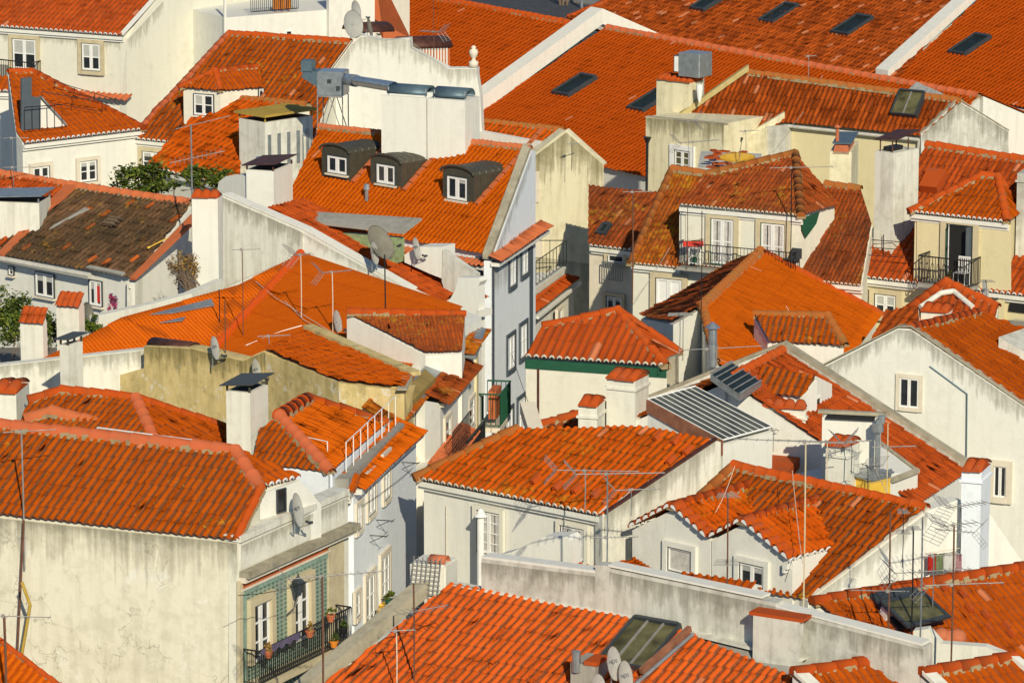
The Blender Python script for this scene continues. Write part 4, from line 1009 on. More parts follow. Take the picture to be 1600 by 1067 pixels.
# orange stove chimney in front of yellow wall
q=P(1330,280,9.6); 
c,i_=chimney(h,q,1292,1336,238,10,'yellow_stain',cap='flat',rim=False,label='orange stained stove chimney with a short flue')
o_,e1,e2,wl,wd,H=i_; b=nb(); add_prism(b,[o_+UPZ*(H-.1)+e1*.1,o_+UPZ*(H-.1)+e1*(wl-.1),o_+UPZ*(H+.32)+e1*(wl-.15),o_+UPZ*(H+.32)+e1*.22],e2*wd*.8); mesh_obj('hood',b,M['terracotta'],c)
b=nb(); add_box(b,o_+UPZ*(H+.32)+e1*.1-e2*.1,e1*(wl-.1),e2*(wd),UPZ*.05); mesh_obj('chimney_cap',b,M['slate'],c)
b=nb(); p_=o_+UPZ*(H+.1)+e1*.25+e2*.3; add_tube(b,p_,p_+UPZ*.75,.07,8); add_lathe(b,p_+UPZ*.75,[(.05,0),(.14,.06),(.02,.16)],8); mesh_obj('flue_pipe',b,M['terracotta'],c)

# ================================================================ MOSSY ROOFED HOUSE WITH WIDE DORMER
h=House('town_house','cream house with mossy brown roof and a wide two door dormer behind a railing','house',P(1160,400,0),'cream')
A=P(985,412,9.6); B=P(1345,447,9.6); S=Slope(A,B,36)
h.slope(S,[[(985,412),(1180,431),(1180,275),(1050,264)]],'tile_moss',6.2,.30,.05,'barrel',seed=5) ; h.slope(S,[[(1180,431),(1345,447),(1362,350),(1345,296),(1180,275)]],'tile_old',6.6,.38,.06)
h.eave_caps(S,0,1.9,.27,mat='stone_pale'); h.eave_caps(S,S.L-2.0,S.L,.27,mat='stone_pale')
W=wall(A,B,.2)
Wd=wall(S.at(1080,413),S.at(1080,413)+S.u)
zc=Wd.at(1075,322).z; Ad=P(1056,318,zc); Bd=Wd.at(1252,335); Ad=Wd.at(1060,320)+Wd.n*.2; Bd=Wd.at(1255,335)+Wd.n*.2; zc=(Ad.z+Bd.z)/2; Ad.z=Bd.z=zc
Sd=Slope(Ad,Bd,24); pk=Sd.at(1243,240)
h.slope(Sd,[[Ad,Bd,pk,Sd.at(1105,272)]],'tile_old',6.6,.36,.06,over=.2,z0=6)
Cd=P(1310,322,zc); Sr=Slope(Bd,Cd,top=pk); h.slope(Sr,[[Bd,Cd,Cd+(pk-Cd)*.55,pk]],'tile_old',4.0,.36,.06,over=.15,z0=6)
h.eave_caps(Sd,0.1,(Bd-Ad).length,.27,mat='stone_pale'); h.ridge([Bd,pk,Sd.at(1105,272)],.14,'ridge_old')
h.ridge([S.at(1050,264),S.at(1105,272)],.14,'ridge_old'); h.ridge([S.at(1290,288),S.at(1345,296)],.14,'ridge_old'); h.ridge([S.at(985,412),S.at(1050,264)],.13,'ridge_old')
Wr=wall(Bd-S.h*.0,Cd); 
h.panel(Wr,[(1257,342),(1283,332),(1278,350),(1262,372),(1257,360)],'green','dormer_cheek',.06,-.12)
h.panel(Wd,[(1072,322),(1250,338),(1250,420),(1072,409)],'cream','dormer_front',.02)
h.done()
Wd=shift(Wd,.022); h.window(Wd,1112,343,1146,412,.17,'stone',2,2,.06,outer='green',curtain=True,sur_bot=False,kind='balcony_door'); h.window(Wd,1190,350,1226,420,.17,'stone',2,2,.06,outer='green',curtain=True,sur_bot=False,kind='balcony_door')
h.window(W,1026,436,1066,476,.19,'stone',2,1,.07,outer='darkframe',glass='whitepaint')
b=nb(); f0=Wd.at(1069,412)+Wd.n*.55; f1=Wd.at(1250,424)+Wd.n*.55; f1.z=f0.z; railing(b,[f0-Wd.n*.5,f0,f1,f1-Wd.n*.5],.85,.13,.018,.009); 
for i in range(18): 
    p_=f0.lerp(f1,(i+.5)/18); pts=[p_+UPZ*(.45+.14*math.sin(t*.8))+Wd.u*.10*math.cos(t*.8) for t in range(9)]; add_path(b,pts,.006,4)
mesh_obj('balcony_railing',b,M['iron'],h.root)
b=nb(); add_box(b,f0-Wd.n*.6-UPZ*.12,f1-f0,Wd.n*.65,UPZ*.10); mesh_obj('balcony_floor',b,M['concrete'],h.root)
def planter(q,label,w=.5,mat='terracotta',leaf='leaf',n=120,r=.22,hh=.2,plant_h=.2,cat='flower pot',kind='flower_pot',size=.05,box=False,group=None):
    t=thing(kind,label,cat,q,group); b=nb()
    if box: add_box(b,q-Vector((w/2,.1,0)),Vector((w,0,0)),Vector((0,.2,0)),UPZ*hh)
    else: add_lathe(b,q,[(r*.6,0),(r*.95,hh*.85),(r*1.05,hh*.86),(r*1.05,hh)],10)
    mesh_obj('pot',b,M[mat],t); b=nb(); foliage(b,q+UPZ*(hh+plant_h*.6),Vector((max(w*.5 if box else r,.1),r,plant_h)),n,size,len(label),0,8); mesh_obj('plant',b,M[leaf],t); return t
planter(f0+Wd.u*.55-Wd.n*.1+UPZ*.75,'red flower box on the railing in front of the curtained dormer door',.7,'red','leaf',40,.1,.16,.05,box=True)
q=Wd.at(1085,410)+Wd.n*.25; t=thing('gas_bottle_rack','white rack with a green bottle at the left end of the dormer balcony','rack',q); b=nb()
for i in (0,1):
    for j in (0,1): add_tube(b,q+Wd.u*.35*i+Wd.n*.2*j,q+Wd.u*.35*i+Wd.n*.2*j+UPZ*.6,.02,5)
for z_ in (.05,.3,.58): add_box(b,q+UPZ*z_,Wd.u*.36,Wd.n*.22,UPZ*.02)
mesh_obj('rack',b,M['whitepaint'],t); b=nb(); add_lathe(b,q+Wd.u*.17+Wd.n*.1+UPZ*.07,[(.08,0),(.08,.2),(.03,.27),(.03,.31)],8); mesh_obj('bottle',b,M['green'],t)
b=nb(); q=Wd.at(1232,418)+Wd.n*.25
for k in range(4): add_tube(b,q+Wd.u*(.1*k),q+Wd.u*(.1*k+.25)+UPZ*.75,.02,5)
add_box(b,q+UPZ*.35,Wd.u*.5,Wd.n*.2,UPZ*.04); add_box(b,q+Wd.u*.25+UPZ*.4,Wd.u*.35,Wd.n*.05,UPZ*.35); tag(mesh_obj('folding_chair',b,M['darkframe']),'dark folded chair at the right end of the dormer balcony','chair')
b=nb(); 
for k in range(24):
    t_=k/24; 
    q=P(1100+70*t_,248+14*math.sin(k*1.7)+t_*6,11.3); e1,e2=dirs(30+k*13); add_box(b,q,e1*.35,e2*.22,UPZ*.06)
o=mesh_obj('loose_tiles',b,M['tile_capmat']); tag(o,'heap of loose tiles left on the flat roof beside the orange dish','tiles',None,'stuff')
h2=House('flat_roof','small flat roof with clutter between the stained wing and the pyramid roof','roof deck',P(1140,260,0),'grey_stain'); a_=P(1090,262,11.0); h2.mass([a_,P(1190,270,11),P(1190,240,11),P(1095,236,11)]); h2.done()
dish(P(1152,246,11.8),1.35,.55,'faded orange dish lying almost flat among the loose tiles',yaw=10,tilt=60,mat='yellowp',pole=.4)
antenna(S.at(1245,300) if 0 else Wd.at(1246,412)+Wd.n*.6,262,'black mast with a flat beige aerial standing at the dormer balcony',boom=2.2,yaw=8,kind='bars',mast='iron',r=.025,n=3,elen=.35)
antenna(Wd.at(1087,410)+Wd.n*.7,318,'thin rusty mast against the left edge of the two door dormer',kind='pole',mast='rustmast',r=.018,boom=0)
antenna(P(988,470,9.2),300,'tall rusty mast with a tiny crossbar rising in the dark alley',boom=1.0,yaw=5,kind='bars',mast='rustmast',r=.035,n=3,elen=.06)

# ================================================================ FAR RIGHT YELLOW HOUSE WITH BALCONY DORMER
h=House('town_house','pale yellow house with pyramid roofed balcony dormer and open door, right edge','house',P(1480,440,0),'yellow')
A=P(1335,432,9.6); B=P(1650,468,9.6); S=Slope(A,B,33)
h.slope(S,[[(1335,432),(1650,468),(1650,258),(1448,226),(1378,345)]],'tile_red',9.0,.42,.07)
W=wall(A,B,.2); h.eave_caps(S,0,S.L,.27); h.ridge([S.at(1448,226),S.at(1650,258)],.15)
h.coping([S.at(1330,428),S.at(1410,330)],.3,.35,'white','party_parapet')
Wd=wall(S.at(1437,440)-Vector((0,0,0)),S.at(1437,440)+S.u)
Ad=Wd.at(1424,331)+Wd.n*.18; Bd=Wd.at(1577,345)+Wd.n*.18; zc=(Ad.z+Bd.z)/2; Ad.z=Bd.z=zc; Sd=Slope(Ad,Bd,27); r1=Sd.at(1534,274); r2=Sd.at(1560,276); r2.z=r1.z
h.slope(Sd,[[Ad,Bd,r2,r1]],'tile',8.2,.40,.07,over=.18,z0=5); Cd=P(1598,331,zc); Sr=Slope(Bd,Cd,top=r2); h.slope(Sr,[[Bd,Cd,r2]],'tile',.27,.40,.07,over=.15,z0=5)
h.ridge([Ad,r1,r2,Bd],.13); h.ridge([r2,Cd],.12); h.eave_caps(Sd,0,Sd.L,.27)
h.panel(Wd,[(1433,334),(1580,347),(1580,455),(1433,442)],'yellow','dormer_front',.02)
h.panel(S,[(1438,300),(1466,303),(1482,275),(1452,272)],'tile_capmat','roof_hatch',.3)
h.done()
Wd=shift(Wd,.025); fo,(u0,u1,z0,z1)=h.window(Wd,1480,352,1520,440,.20,'stone',1,1,.03,glass='dark',outer='green',sur_bot=False,kind='balcony_door',frame='darkframe')
b=nb(); p0=Wd.pt(u0+.03,z0); lf=(Wd.n*.75+Wd.u*.35).normalized()
for a0,a1,c0,c1 in ((0,.05,0,1),(.33,.38,0,1),(0,.38,0,.04),(0,.38,.96,1),(0,.38,.6,.63),(0,.38,.3,.33)): add_box(b,p0+lf*a0+UPZ*(z1-z0)*c0,lf*(a1-a0),Wd.u*.03,UPZ*(z1-z0)*(c1-c0))
mesh_obj('door_leaf',b,M['whitepaint'],fo); b=nb(); p0=Wd.pt(u1-.06,z0); lf=(Wd.n*.8-Wd.u*.1).normalized(); add_box(b,p0,lf*.36,Wd.u*.03,UPZ*(z1-z0)); mesh_obj('door_leaf',b,M['greytrim'],fo)
b=nb(); f0=Wd.at(1452,436)+Wd.n*.85; f1=Wd.at(1531,443)+Wd.n*.85; f1.z=f0.z; railing(b,[f0-Wd.n*.85,f0,f1,f1-Wd.n*.85],.95,.10,.025,.012)
for i in range(9): 
    p_=f0.lerp(f1,(i+.5)/9); add_path(b,[p_+UPZ*(.45+.3*math.sin(t*.7))+Wd.u*.07*math.cos(t*.7) for t in range(10)],.009,4)
mesh_obj('balcony_railing',b,M['iron'],h.root); b=nb(); add_box(b,f0-Wd.n*.88-UPZ*.12,f1-f0,Wd.n*.93,UPZ*.12); mesh_obj('balcony_floor',b,M['concrete'],h.root)
q=Wd.at(1505,440)+Wd.n*.4; t=thing('slatted_chair','white slatted chair on the right edge balcony in front of the open door','chair',q); b=nb(); u_=Wd.u
for i in (0,1):
    for j in (0,1): add_tube(b,q+u_*.42*i+Wd.n*.38*j,q+u_*.42*i+Wd.n*.38*j+UPZ*.42,.018,5)
mesh_obj('leg',b,M['whitepaint'],t); b=nb()
for k in range(5): add_box(b,q+UPZ*.42+Wd.n*(.08*k),u_*.44,Wd.n*.05,UPZ*.02)
mesh_obj('seat',b,M['whitepaint'],t); b=nb()
for k in range(6): add_box(b,q+UPZ*.42+u_*(.08*k),u_*.03,-Wd.n*.03,UPZ*.5)
add_box(b,q+UPZ*.9,u_*.44,-Wd.n*.03,UPZ*.05); mesh_obj('backrest',b,M['whitepaint'],t)
planter(Wd.at(1492,437)+Wd.n*.55,'orange pot with greenery just inside the right edge balcony railing',.3,'orangep','leaf',60,.12,.2,.14)
h.window(W,1368,461,1400,492,.17,'stone',2,2,.06)
c,i_=chimney(h,S.at(1394,400),1362,1430,240,42,'stained',cap='flat',rim=False,base=3,label='big pale chimney shaft with rusty lid')
o_,e1,e2,wl,wd,H=i_; b=nb()
for i in (0,1):
    for j in (0,1): add_tube(b,o_+e1*(.15+(wl-.3)*i)+e2*(.1+.9*j)+UPZ*H,o_+e1*(.15+(wl-.3)*i)+e2*(.1+.9*j)+UPZ*(H+.4),.025,5)
add_box(b,o_-e1*.05+UPZ*(H+.38),e1*(wl+.2)+UPZ*.1,e2*1.3+UPZ*.18,UPZ*.03); mesh_obj('chimney_cap',b,M['rust'],c)
b=nb(); add_box(b,o_+e1*.2+e2*.2+UPZ*H,e1*(wl-.5),e2*.7,UPZ*.15); mesh_obj('flue',b,M['iron'],c)
chimney(h,S.at(1606,400),1583,1640,272,20,'grey_stain',cap='flat',rim=True,base=2,label='grey chimney cut by the right edge')
b=nb(); a_=S.at(1345,385); 
for k,yy in enumerate((372,384,396)): add_tube(b,S.at(1325,yy,.5),S.at(1432,yy+8,.5),.015,5)
for px in (1335,1380,1428): add_tube(b,S.at(px,400,.02),S.at(px,400,.02)+UPZ*.75,.018,5)
tag(mesh_obj('guard_rail',b,M['iron']),'thin iron guard rail over the red tiles left of the balcony dormer','railing')
bush('dry_bush','grey leafless bush growing at the eave beside the right yellow house','shrub',W.at(1322,440)+W.n*.2,W.at(1322,436)+W.n*.25,Vector((.55,.3,.45)),900,.045,4,['twig'],clumps=20,stems=12)
q=P(1585,500,9.3); h3=House('arched_terrace','small yellow terrace wall with a dark arch at the right edge','wall',q,'yellow'); Wt=wall(P(1560,505,9.0),P(1640,520,9.0))
h3.mass([Wt.at(1576,500),Wt.at(1650,512),Wt.at(1650,512)-Wt.n*.4,Wt.at(1576,500)-Wt.n*.4]); h3.panel(Wt,[(1576,500),(1610,503),(1610,520),(1576,517)],'concrete','terrace_wall',.1)
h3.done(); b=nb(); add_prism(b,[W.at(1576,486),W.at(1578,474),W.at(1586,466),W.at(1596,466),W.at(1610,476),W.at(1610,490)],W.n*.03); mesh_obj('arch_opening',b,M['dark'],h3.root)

# ================================================================ BIG PYRAMID ROOF, MIDDLE RIGHT
h=House('house','broad house under a large orange pyramid roof, middle right','house',P(1220,500,0),'white')
A=P(1222,668,8.6); B=P(1384,492,8.6); B=A+(B-A)*1.02; e0=P(1340,545,8.6)
A=e0+(e0-P(1380,492,8.6))*2.2; S=Slope(A,P(1380,492,8.6),24)
ap=S.at(1188,392); rr=S.at(1098,476)
h.slope(S,[[(1188,392),(1098,476),(1120,566),(1215,640),(1343,541),(1379,492)]],'tile_bright',.20,.42,.035,'roman')
Lf=Slope(P(985,506,9.4),P(985,506,9.4)-(ap-rr)*Vector((1,1,0)).length*0+ (rr-ap)*Vector((1,1,1)).length*0+Vector((rr.x-ap.x,rr.y-ap.y,0)),top=rr)
h.slope(Lf,[[(1188,392),(1150,408),(1000,494),(1050,503),(1098,476)]],'tile_old',.24,.42,.05,over=0)
fa=P(1046,505,9.0); fb=P(1122,568,9.0); Fr=Slope(fa,fb,top=rr); h.slope(Fr,[[(1046,505),(1122,570),(1098,476)]],'tile_lichen',.24,.42,.06,over=0)
h.mass([P(1046,505,8.9),P(1122,572,8.9),P(1215,640,8.5),P(1250,560,8.5)])
h.ridge([ap,rr],.15,'ridge_old'); h.ridge([ap,S.at(1379,492)],.12); h.ridge([rr,S.at(1120,566)],.13,'ridge_old'); h.ridge([rr,Fr.at(1048,505)],.12,'ridge_old')
q=P(1215,566,9.3); Wd=wall(q,q+Vector((math.cos(R(12)),-math.sin(R(12)),0))); Ad=Wd.at(1203,531)+Wd.n*.15; Bd=Wd.at(1322,541)+Wd.n*.15; zc=(Ad.z+Bd.z)/2; Ad.z=Bd.z=zc; Sd=Slope(Ad,Bd,24); 
h.slope(Sd,[[Ad,Bd,Sd.at(1293,494),Sd.at(1178,492)]],'tile_streak',9.2,.42,.07,over=.15,z0=7)
h.ridge([Sd.at(1178,492),Sd.at(1293,494),Bd],.13,'ridge_old'); h.panel(Wd,[(1208,535),(1318,544),(1318,590),(1208,580)],'white','dormer_front',.02)
h.done(); S7=S
b=nb(); q=S.at(1113,572); add_tube(b,q,q+UPZ*(raise_to(q,512)-q.z),.14,12); z_=raise_to(q,512); p_=Vector((q.x,q.y,z_)); add_lathe(b,p_,[(.15,-.02),(.24,.0),(.05,.17),(.01,.18)],12); add_tube(b,p_-UPZ*.6,p_-UPZ*.55,.17,12)
tag(mesh_obj('flue_pipe',b,M['galv']),'round galvanised flue with conical cap in front of the big pyramid roof','flue')
antenna(S.at(1095,520),330,'thin dark mast rising in front of the big pyramid roof ridge',kind='pole',mast='iron',r=.02,boom=0)
antenna(S.at(1062,548),492,'grid aerial with white rungs at the foot of the big pyramid roof',boom=.5,yaw=100,kind='bars',n=8,elen=.42,mast='alu')

# ================================================================ GREEN BAND HOUSE
h=House('house','cream house with a dark green band under a hipped terracotta roof, centre','house',P(940,620,0),'cream')
A=P(820,557,9.6); B=P(1042,572,9.6); S=Slope(A,B,23); ap=S.at(965,485)
h.slope(S,[[(820,557),(1042,572),(965,485),(938,491),(848,510)]],'tile_red',12.1,.95,.075,step=.02,jit=.25,sheet=.2)
C=P(1064,551,9.6); Sr=Slope(B,C,top=ap); h.slope(Sr,[[B,C,ap]],'tile_red',.20,.95,.04,step=.02)
h.eave_caps(S,0,S.L,.37,r=.05,mat='cream',cor=False); W=wall(A,B,.10)
h.ridge([S.at(848,510),S.at(938,491),ap,B],.13,'tile_red_cap',.5); h.ridge([ap,C],.12)
h.band(W,(821,561),(1042,575),.30,.05,'green','painted_band'); h.panel(W,[(822,566),(1042,580),(1042,900),(822,900)],'cream','front_wall',.02); Wq=wall(B-S.u*.2,C,.1); h.cornice(Wq.o,Wq.o+Wq.u*1.2,.0,.3,.05,'green')
h.panel(W,[(840,575),(843,575),(843,700),(840,700)],'rust','rain_pipe',.06)
h.panel(W,[(1042,560),(1055,556),(1055,600),(1042,600)],'coping','side_pier',-.4)
h.done()

# ================================================================ WHITE GABLE HOUSE, RIGHT
h=House('gabled_house','large white gable house with one small window beneath its peak, right side','house',P(1450,700,0),'white')
W6=wall(P(1285,606,9.4),P(1640,640,9.4)); W=W6
add_prism(h.body,[W.at(1283,574),W.at(1403,513),W.at(1424,514),W.at(1660,676),W.at(1660,1700),W.at(1283,1700)],Vector((.1,.45,0)))
A=W.at(1660,676); top=W.at(1422,513); S=Slope(A,A-W.n*9,top=top)
h.slope(S,[[(1420,512),(1530,488),(1660,538),(1660,676)]],'tile',5.8,.40,.045,'roman',over=0,body=False); h.mass([p-W.n*.12-UPZ*.1 for p in (W.at(1424,514),W.at(1660,676),S.at(1660,538),S.at(1530,488))])
h.ridge([S.at(1424,512),S.at(1530,488)],.14); h.stain(W,[(1284,576),(1403,515),(1424,516),(1655,674)],1.0,'stain'); h.coping([W.at(1283,572)+W.n*.03,W.at(1403,511)+W.n*.03,W.at(1423,511)+W.n*.03,W.at(1660,674)+W.n*.03],.3,.04,'coping','verge')
# roof light dormer
h.panel(W,[(1284,585),(1403,525),(1424,526),(1660,690),(1660,705),(1424,541),(1403,540),(1284,600)],'stained','stained_edge_band',.012) if 0 else None
q=S.at(1590,565); add_prism(h.add('roof_dormer','grey_stain'),[S.at(1560,544),S.at(1600,530),S.at(1640,560),S.at(1640,590)],UPZ*.35)
b=h.add('cable_line','slate'); add_path(b,[W.at(1453,572)+W.n*.02,W.at(1480,592)+W.n*.02,W.at(1511,615)+W.n*.02,W.at(1510,715)+W.n*.02],.025)
h.done(); h.window(W,1406,591,1436,636,.12,'stone_pale',2,1,.04,outer=None,glass='glass2',proud=.01); h.window(W,1553,728,1573,776,.18,'stone_pale',2,1,.04,outer=None)
for x_,l in ():
    b=nb(); add_prism(b,[W.at(x_-2,612)+W.n*.04,W.at(x_+1,608)+W.n*.04,W.at(x_+2,618)+W.n*.04],W.n*.01); mesh_obj('pale_mark',b,M['whitepaint'],h.root)

# ================================================================ WHITE PARAPET ROW IN FRONT
h=House('house','low orange house against the long sloping grey white parapet, right of centre','house',P(1300,700,0),'white')
o_=P(1512,738,8.3); u=Vector((math.cos(R(25)),-math.sin(R(25)),0)); W7=wall(o_-u*14,o_); apx=W7.at(1222,548)
n=W7.n
A=o_+n*4.3; S=Slope(A,o_,top=apx)
h.slope(S,[[o_,apx,apx+n*4.3,A]],'tile_red',.22,.38,.045,over=.1)
l0=W7.at(1000,640); S2_=Slope(l0,l0+n*6,top=apx); lz=S2_.pt(0,0)
h.slope(S2_,[[l0,l0+n*4.3,apx+n*4.3,apx]],'tile_bright',.22,.38,.045,over=.1)
h.coping([W7.at(1000,628),W7.at(1222,540),W7.at(1514,730)],.35,.10,'coping','parapet_top')
bm=h.add('parapet','stained'); add_prism(bm,[W7.at(1222,541),W7.at(1513,730),W7.at(1513,800),W7.at(1222,600)],-n*.33); h.stain(W7,[(1222,541),(1513,730)],.5,'stain'); add_prism(bm,[W7.at(1222,541),W7.at(1000,628),W7.at(1000,700),W7.at(1222,600)],-n*.33)
h.ridge([apx,apx+n*4.3],.13)
# small dormer with tiled roof and a glazed side
q=S.at(1275,660); d0=q+n*.2; Wd=wall(q-u*1.9,q); 
Ad=Wd.at(1183,610)+n*.15; Bd=Wd.at(1256,622)+n*.15; zc=(Ad.z+Bd.z)/2; Ad.z=zc; Bd.z=zc; Sd=Slope(Ad,Bd,32)
h.slope(Sd,[[Ad,Bd,Sd.at(1276,590),Sd.at(1190,570)]],'tile_streak',.22,.38,.05,over=.12,z0=8)
Wc=wall(Bd+Vector((0,.1,0)),P(1296,598,zc)); h.panel(Wc,[(1256,622),(1276,588),(1300,600),(1300,690),(1256,690)],'white','dormer_cheek',-.2)
h.done(); h.window(Wc,1265,622,1281,664,0,'stone',2,1,.04,outer=None,glass='skyglass')
b=nb(); a_=Wc.at(1261,668); c_=Wc.at(1292,660); add_box(b,a_+Wc.n*.02-UPZ*.3,c_-a_,Wc.n*.45,UPZ*.28); mesh_obj('roof_gutter',b,M['darkframe'],h.root)
rl=[P(1110,592,11.5),P(1155,624,11.1),P(1190,603,11.1),P(1144,573,11.5)]; b=nb(); add_prism(b,[p-UPZ*.05 for p in rl],UPZ*.17); fo=mesh_obj('rooflight',b,M['sheetgrey'],h.root); fo['label']='raised glass rooflight with metal bars'
b=nb(); g=[p+UPZ*.13 for p in rl]; c_=sum(g,Vector((0,0,0)))/4; add_prism(b,[c_+(p-c_)*.9 for p in g],UPZ*.02); mesh_obj('pane',b,M['skyglass'],fo)
b=nb()
for k in range(6): add_tube(b,g[0].lerp(g[1],k/5)+UPZ*.04,g[3].lerp(g[2],k/5)+UPZ*.04,.022,5)
add_tube(b,g[0]+UPZ*.04,g[3]+UPZ*.04,.03,5); add_tube(b,g[1]+UPZ*.04,g[2]+UPZ*.04,.03,5); mesh_obj('glazing_bar',b,M['alu'],fo)
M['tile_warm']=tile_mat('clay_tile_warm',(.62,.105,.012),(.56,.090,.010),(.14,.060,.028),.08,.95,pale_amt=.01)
# ================================================================ GLAZED SHED AND MIDDLE HOUSE
h=House('glazed_shed','white shed with sloping ribbed glass roof and brown fascia, right of centre','shed',P(1110,700,0),'white')
a,b_,c_,d_=P(1012,626,11.5),P(1130,690,10.8),P(1207,669,10.8),P(1086,606,11.5)
b_.z=c_.z=10.8; h.mass([a-UPZ*.1,b_-UPZ*.1,c_-UPZ*.1,d_-UPZ*.1],5); S=Slope(b_,c_,top=a) 
def quad(bm,S,u0,u1,v0,v1,o0,o1): add_box(bm,S.pt(u0,v0,o0),S.u*(u1-u0),S.v*(v1-v0),S.n*(o1-o0))
L=(c_-b_).length; V=S.uv(a)[1]
pane=h.add('glass_roof','shedglass'); add_prism(pane,[b_,c_,d_,a],UPZ*.04)
bars=h.add('glazing_bar','whitepaint')
for k in range(9): p=b_.lerp(c_,k/8); q=a.lerp(d_,k/8); add_tube(bars,p+UPZ*.05,q+UPZ*.05,.014,4)
add_tube(bars,b_+UPZ*.05,c_+UPZ*.05,.03,5); add_tube(bars,a+UPZ*.05,d_+UPZ*.05,.03,5)
fa=h.add('fascia','wood'); wn_=wall(a,b_); add_prism(fa,[a+UPZ*.03,b_+UPZ*.03,b_-UPZ*.38,a-UPZ*.32],wn_.n*.06)
h.done()
h=House('house','white house with double window front and wide orange roof, centre','house',P(800,820,0),'white')
A=P(648,747,9.3); B=P(942,806,9.3); S=Slope(A,B,25)
h.slope(S,[[(648,747),(942,806),(1116,688),(1010,668),(810,670)]],'tile_lichen',10.4,.44,.085)
W=wall(A,B,.2); h.eave_caps(S,0,S.L,.26,r=.08,mat='stone_pale'); h.ridge([S.at(648,747),S.at(728,708),S.at(810,670)],.16,'ridge_old',.5)
hp=S.at(810,670); A2=P(790,664,9.2); A2=S.at(648,747)+Vector((2.2,4.6,0)); A2.z=9.3; Sl=Slope(A2,A,top=hp); h.slope(Sl,[[A2,A,hp]],'tile_red',.33,.44,.08,over=0,body=False)
# long side wall rising to the shed
e0=S.at(942,804); e1_=S.at(1116,688); GW=wall(e0,e1_)
h.panel(GW,[(940,803),(1116,688),(1125,690),(1125,900),(941,1600)],'stained','side_wall',-.35,.04)
h.stain(GW,[(942,806),(1116,690)],1.3,'stain',.05); h.coping([S.at(942,803)+UPZ*.02,S.at(1116,687)+UPZ*.02],-.14,.06,'rust','verge')
for u_,v_ in [S.uv(S.at(*p_)) for p_ in ((829,757),(863,767),(893,772),(923,779),(1020,690),(1048,696),(1066,712),(1040,727))]: add_prism(h.add('vent_tile','tile_capmat'),[S.pt(u_,v_,.05),S.pt(u_+.18,v_,.05),S.pt(u_+.14,v_,.17),S.pt(u_+.04,v_,.17)],S.v*.34)
for x_ in (708,737,758,792,868,931): pass
h.panel(W,[(697,790),(698,790),(698,1600),(697,1600)],'stone_pale','joint',.02)
h.done()
h.window(W,748,800,782,864,.13,'cream',2,4,.05,kind='balcony_door',curtain=True,outer='rust'); h.window(W,878,824,914,872,.13,'cream',2,2,.05,curtain=True,outer='rust')
b=nb(); q=W.at(771,865)+W.n*.55; add_tube(b,q-UPZ*1.5,q+UPZ*1.15,.10,10); add_lathe(b,q+UPZ*1.15,[(.12,0),(.2,.04),(.1,.12),(.12,.14),(.03,.25)],10); tag(mesh_obj('flue_pipe',b,M['whitepaint']),'white round flue standing before the tall window of the middle house','flue')
chimney(h,P(992,674,9.6),948,1014,596,25,'white2',cap='tiles',base=3,label='broad white chimney with tiled cap and lichen rim')
chimney(h,P(933,682,9.6),904,946,636,15,'white2',cap='tiles',base=3,label='narrow white chimney with tiled cap')
# clutter roof between
h=House('house','low dark tiled roof with a grey concrete wing, behind the middle house','house',P(900,660,0),'stained')
S=Slope(P(840,690,8.9),P(1010,716,8.9),20); h.slope(S,[[(842,690),(1010,716),(1010,640),(940,625),(855,655)]],'tile_old',9.5,.42,.07,over=0)
h.ridge([S.at(842,664),S.at(905,648)],.14,'tile_red_cap'); h.ridge([S.at(1000,640),S.at(1090,612)],.14,'tile_red_cap')
h.coping([S.at(836,645),S.at(850,690)],-.45,.35,'stone_pale','concrete_wing')
h.coping([S.at(870,680),S.at(990,668)],.25,.1,'coping','low_parapet')
h.done()

# ================================================================ DOUBLE GABLE HOUSE
h=House('double_gable_house','white house with two front gables and scalloped orange roofs, lower right','house',P(1120,880,0),'white')
W=wall(P(990,818,9.2),P(1242,875,9.2)); n=W.n
sa=W.at(990,870); sb=W.at(1262,936); sb.z=sa.z; 
S=Slope(sa,sb,30)
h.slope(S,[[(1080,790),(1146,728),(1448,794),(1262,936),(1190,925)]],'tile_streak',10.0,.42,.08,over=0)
h.ridge([S.at(1146,728),S.at(1448,794)],.15); h.ridge([S.at(1095,776),S.at(1146,728)],.14,'ridge_old')
def gab(a,ap,b,L,nm):
    ov=n*.16; A0=W.at(*a); T=W.at(*ap); B0=W.at(*b); 
    s1=Slope(A0-n*L,A0+ov,top=T); h.slope(s1,[[A0-n*L,A0+ov,T+ov,T-n*L]],'tile_lichen',.22,.42,.08,over=0,body=False)
    s2=Slope(B0+ov,B0-n*L,top=T); h.slope(s2,[[B0+ov,B0-n*L,T-n*L,T+ov]],'tile_lichen',.22,.42,.08,over=0,body=False)
    add_prism(h.body,[W.at(a[0],a[1]+4),W.at(ap[0],ap[1]+5),W.at(b[0],b[1]+4),W.at(b[0],1700),W.at(a[0],1700)],-n*L)
    h.ridge([T+ov,T-n*L],.14); 
    bm=h.add('verge_fillets','whitepaint')
    for p,q in ((A0,T),(T,B0)):
        d=q-p; k=int(d.length/.28)
        for i in range(k):
            c=p+d*((i+.5)/k)+ov+UPZ*.03; add_prism(bm,[c+d.normalized()*(.10*math.cos(math.pi*j/6))+UPZ*(.10*math.sin(math.pi*j/6)) for j in range(7)],n*.03)
            cap=h.add('verge_tiles','tile_capmat'); K=5;A_=[];B_=[]
            for j in range(K+1):
                t=math.pi*j/K; w=d.normalized()*math.cos(t)*.13+UPZ*(math.sin(t)*.13+.02); A_.append(cap.verts.new(c+w+n*.04)); B_.append(cap.verts.new(c+w-n*.4))
            for j in range(K): cap.faces.new((A_[j],A_[j+1],B_[j+1],B_[j]))
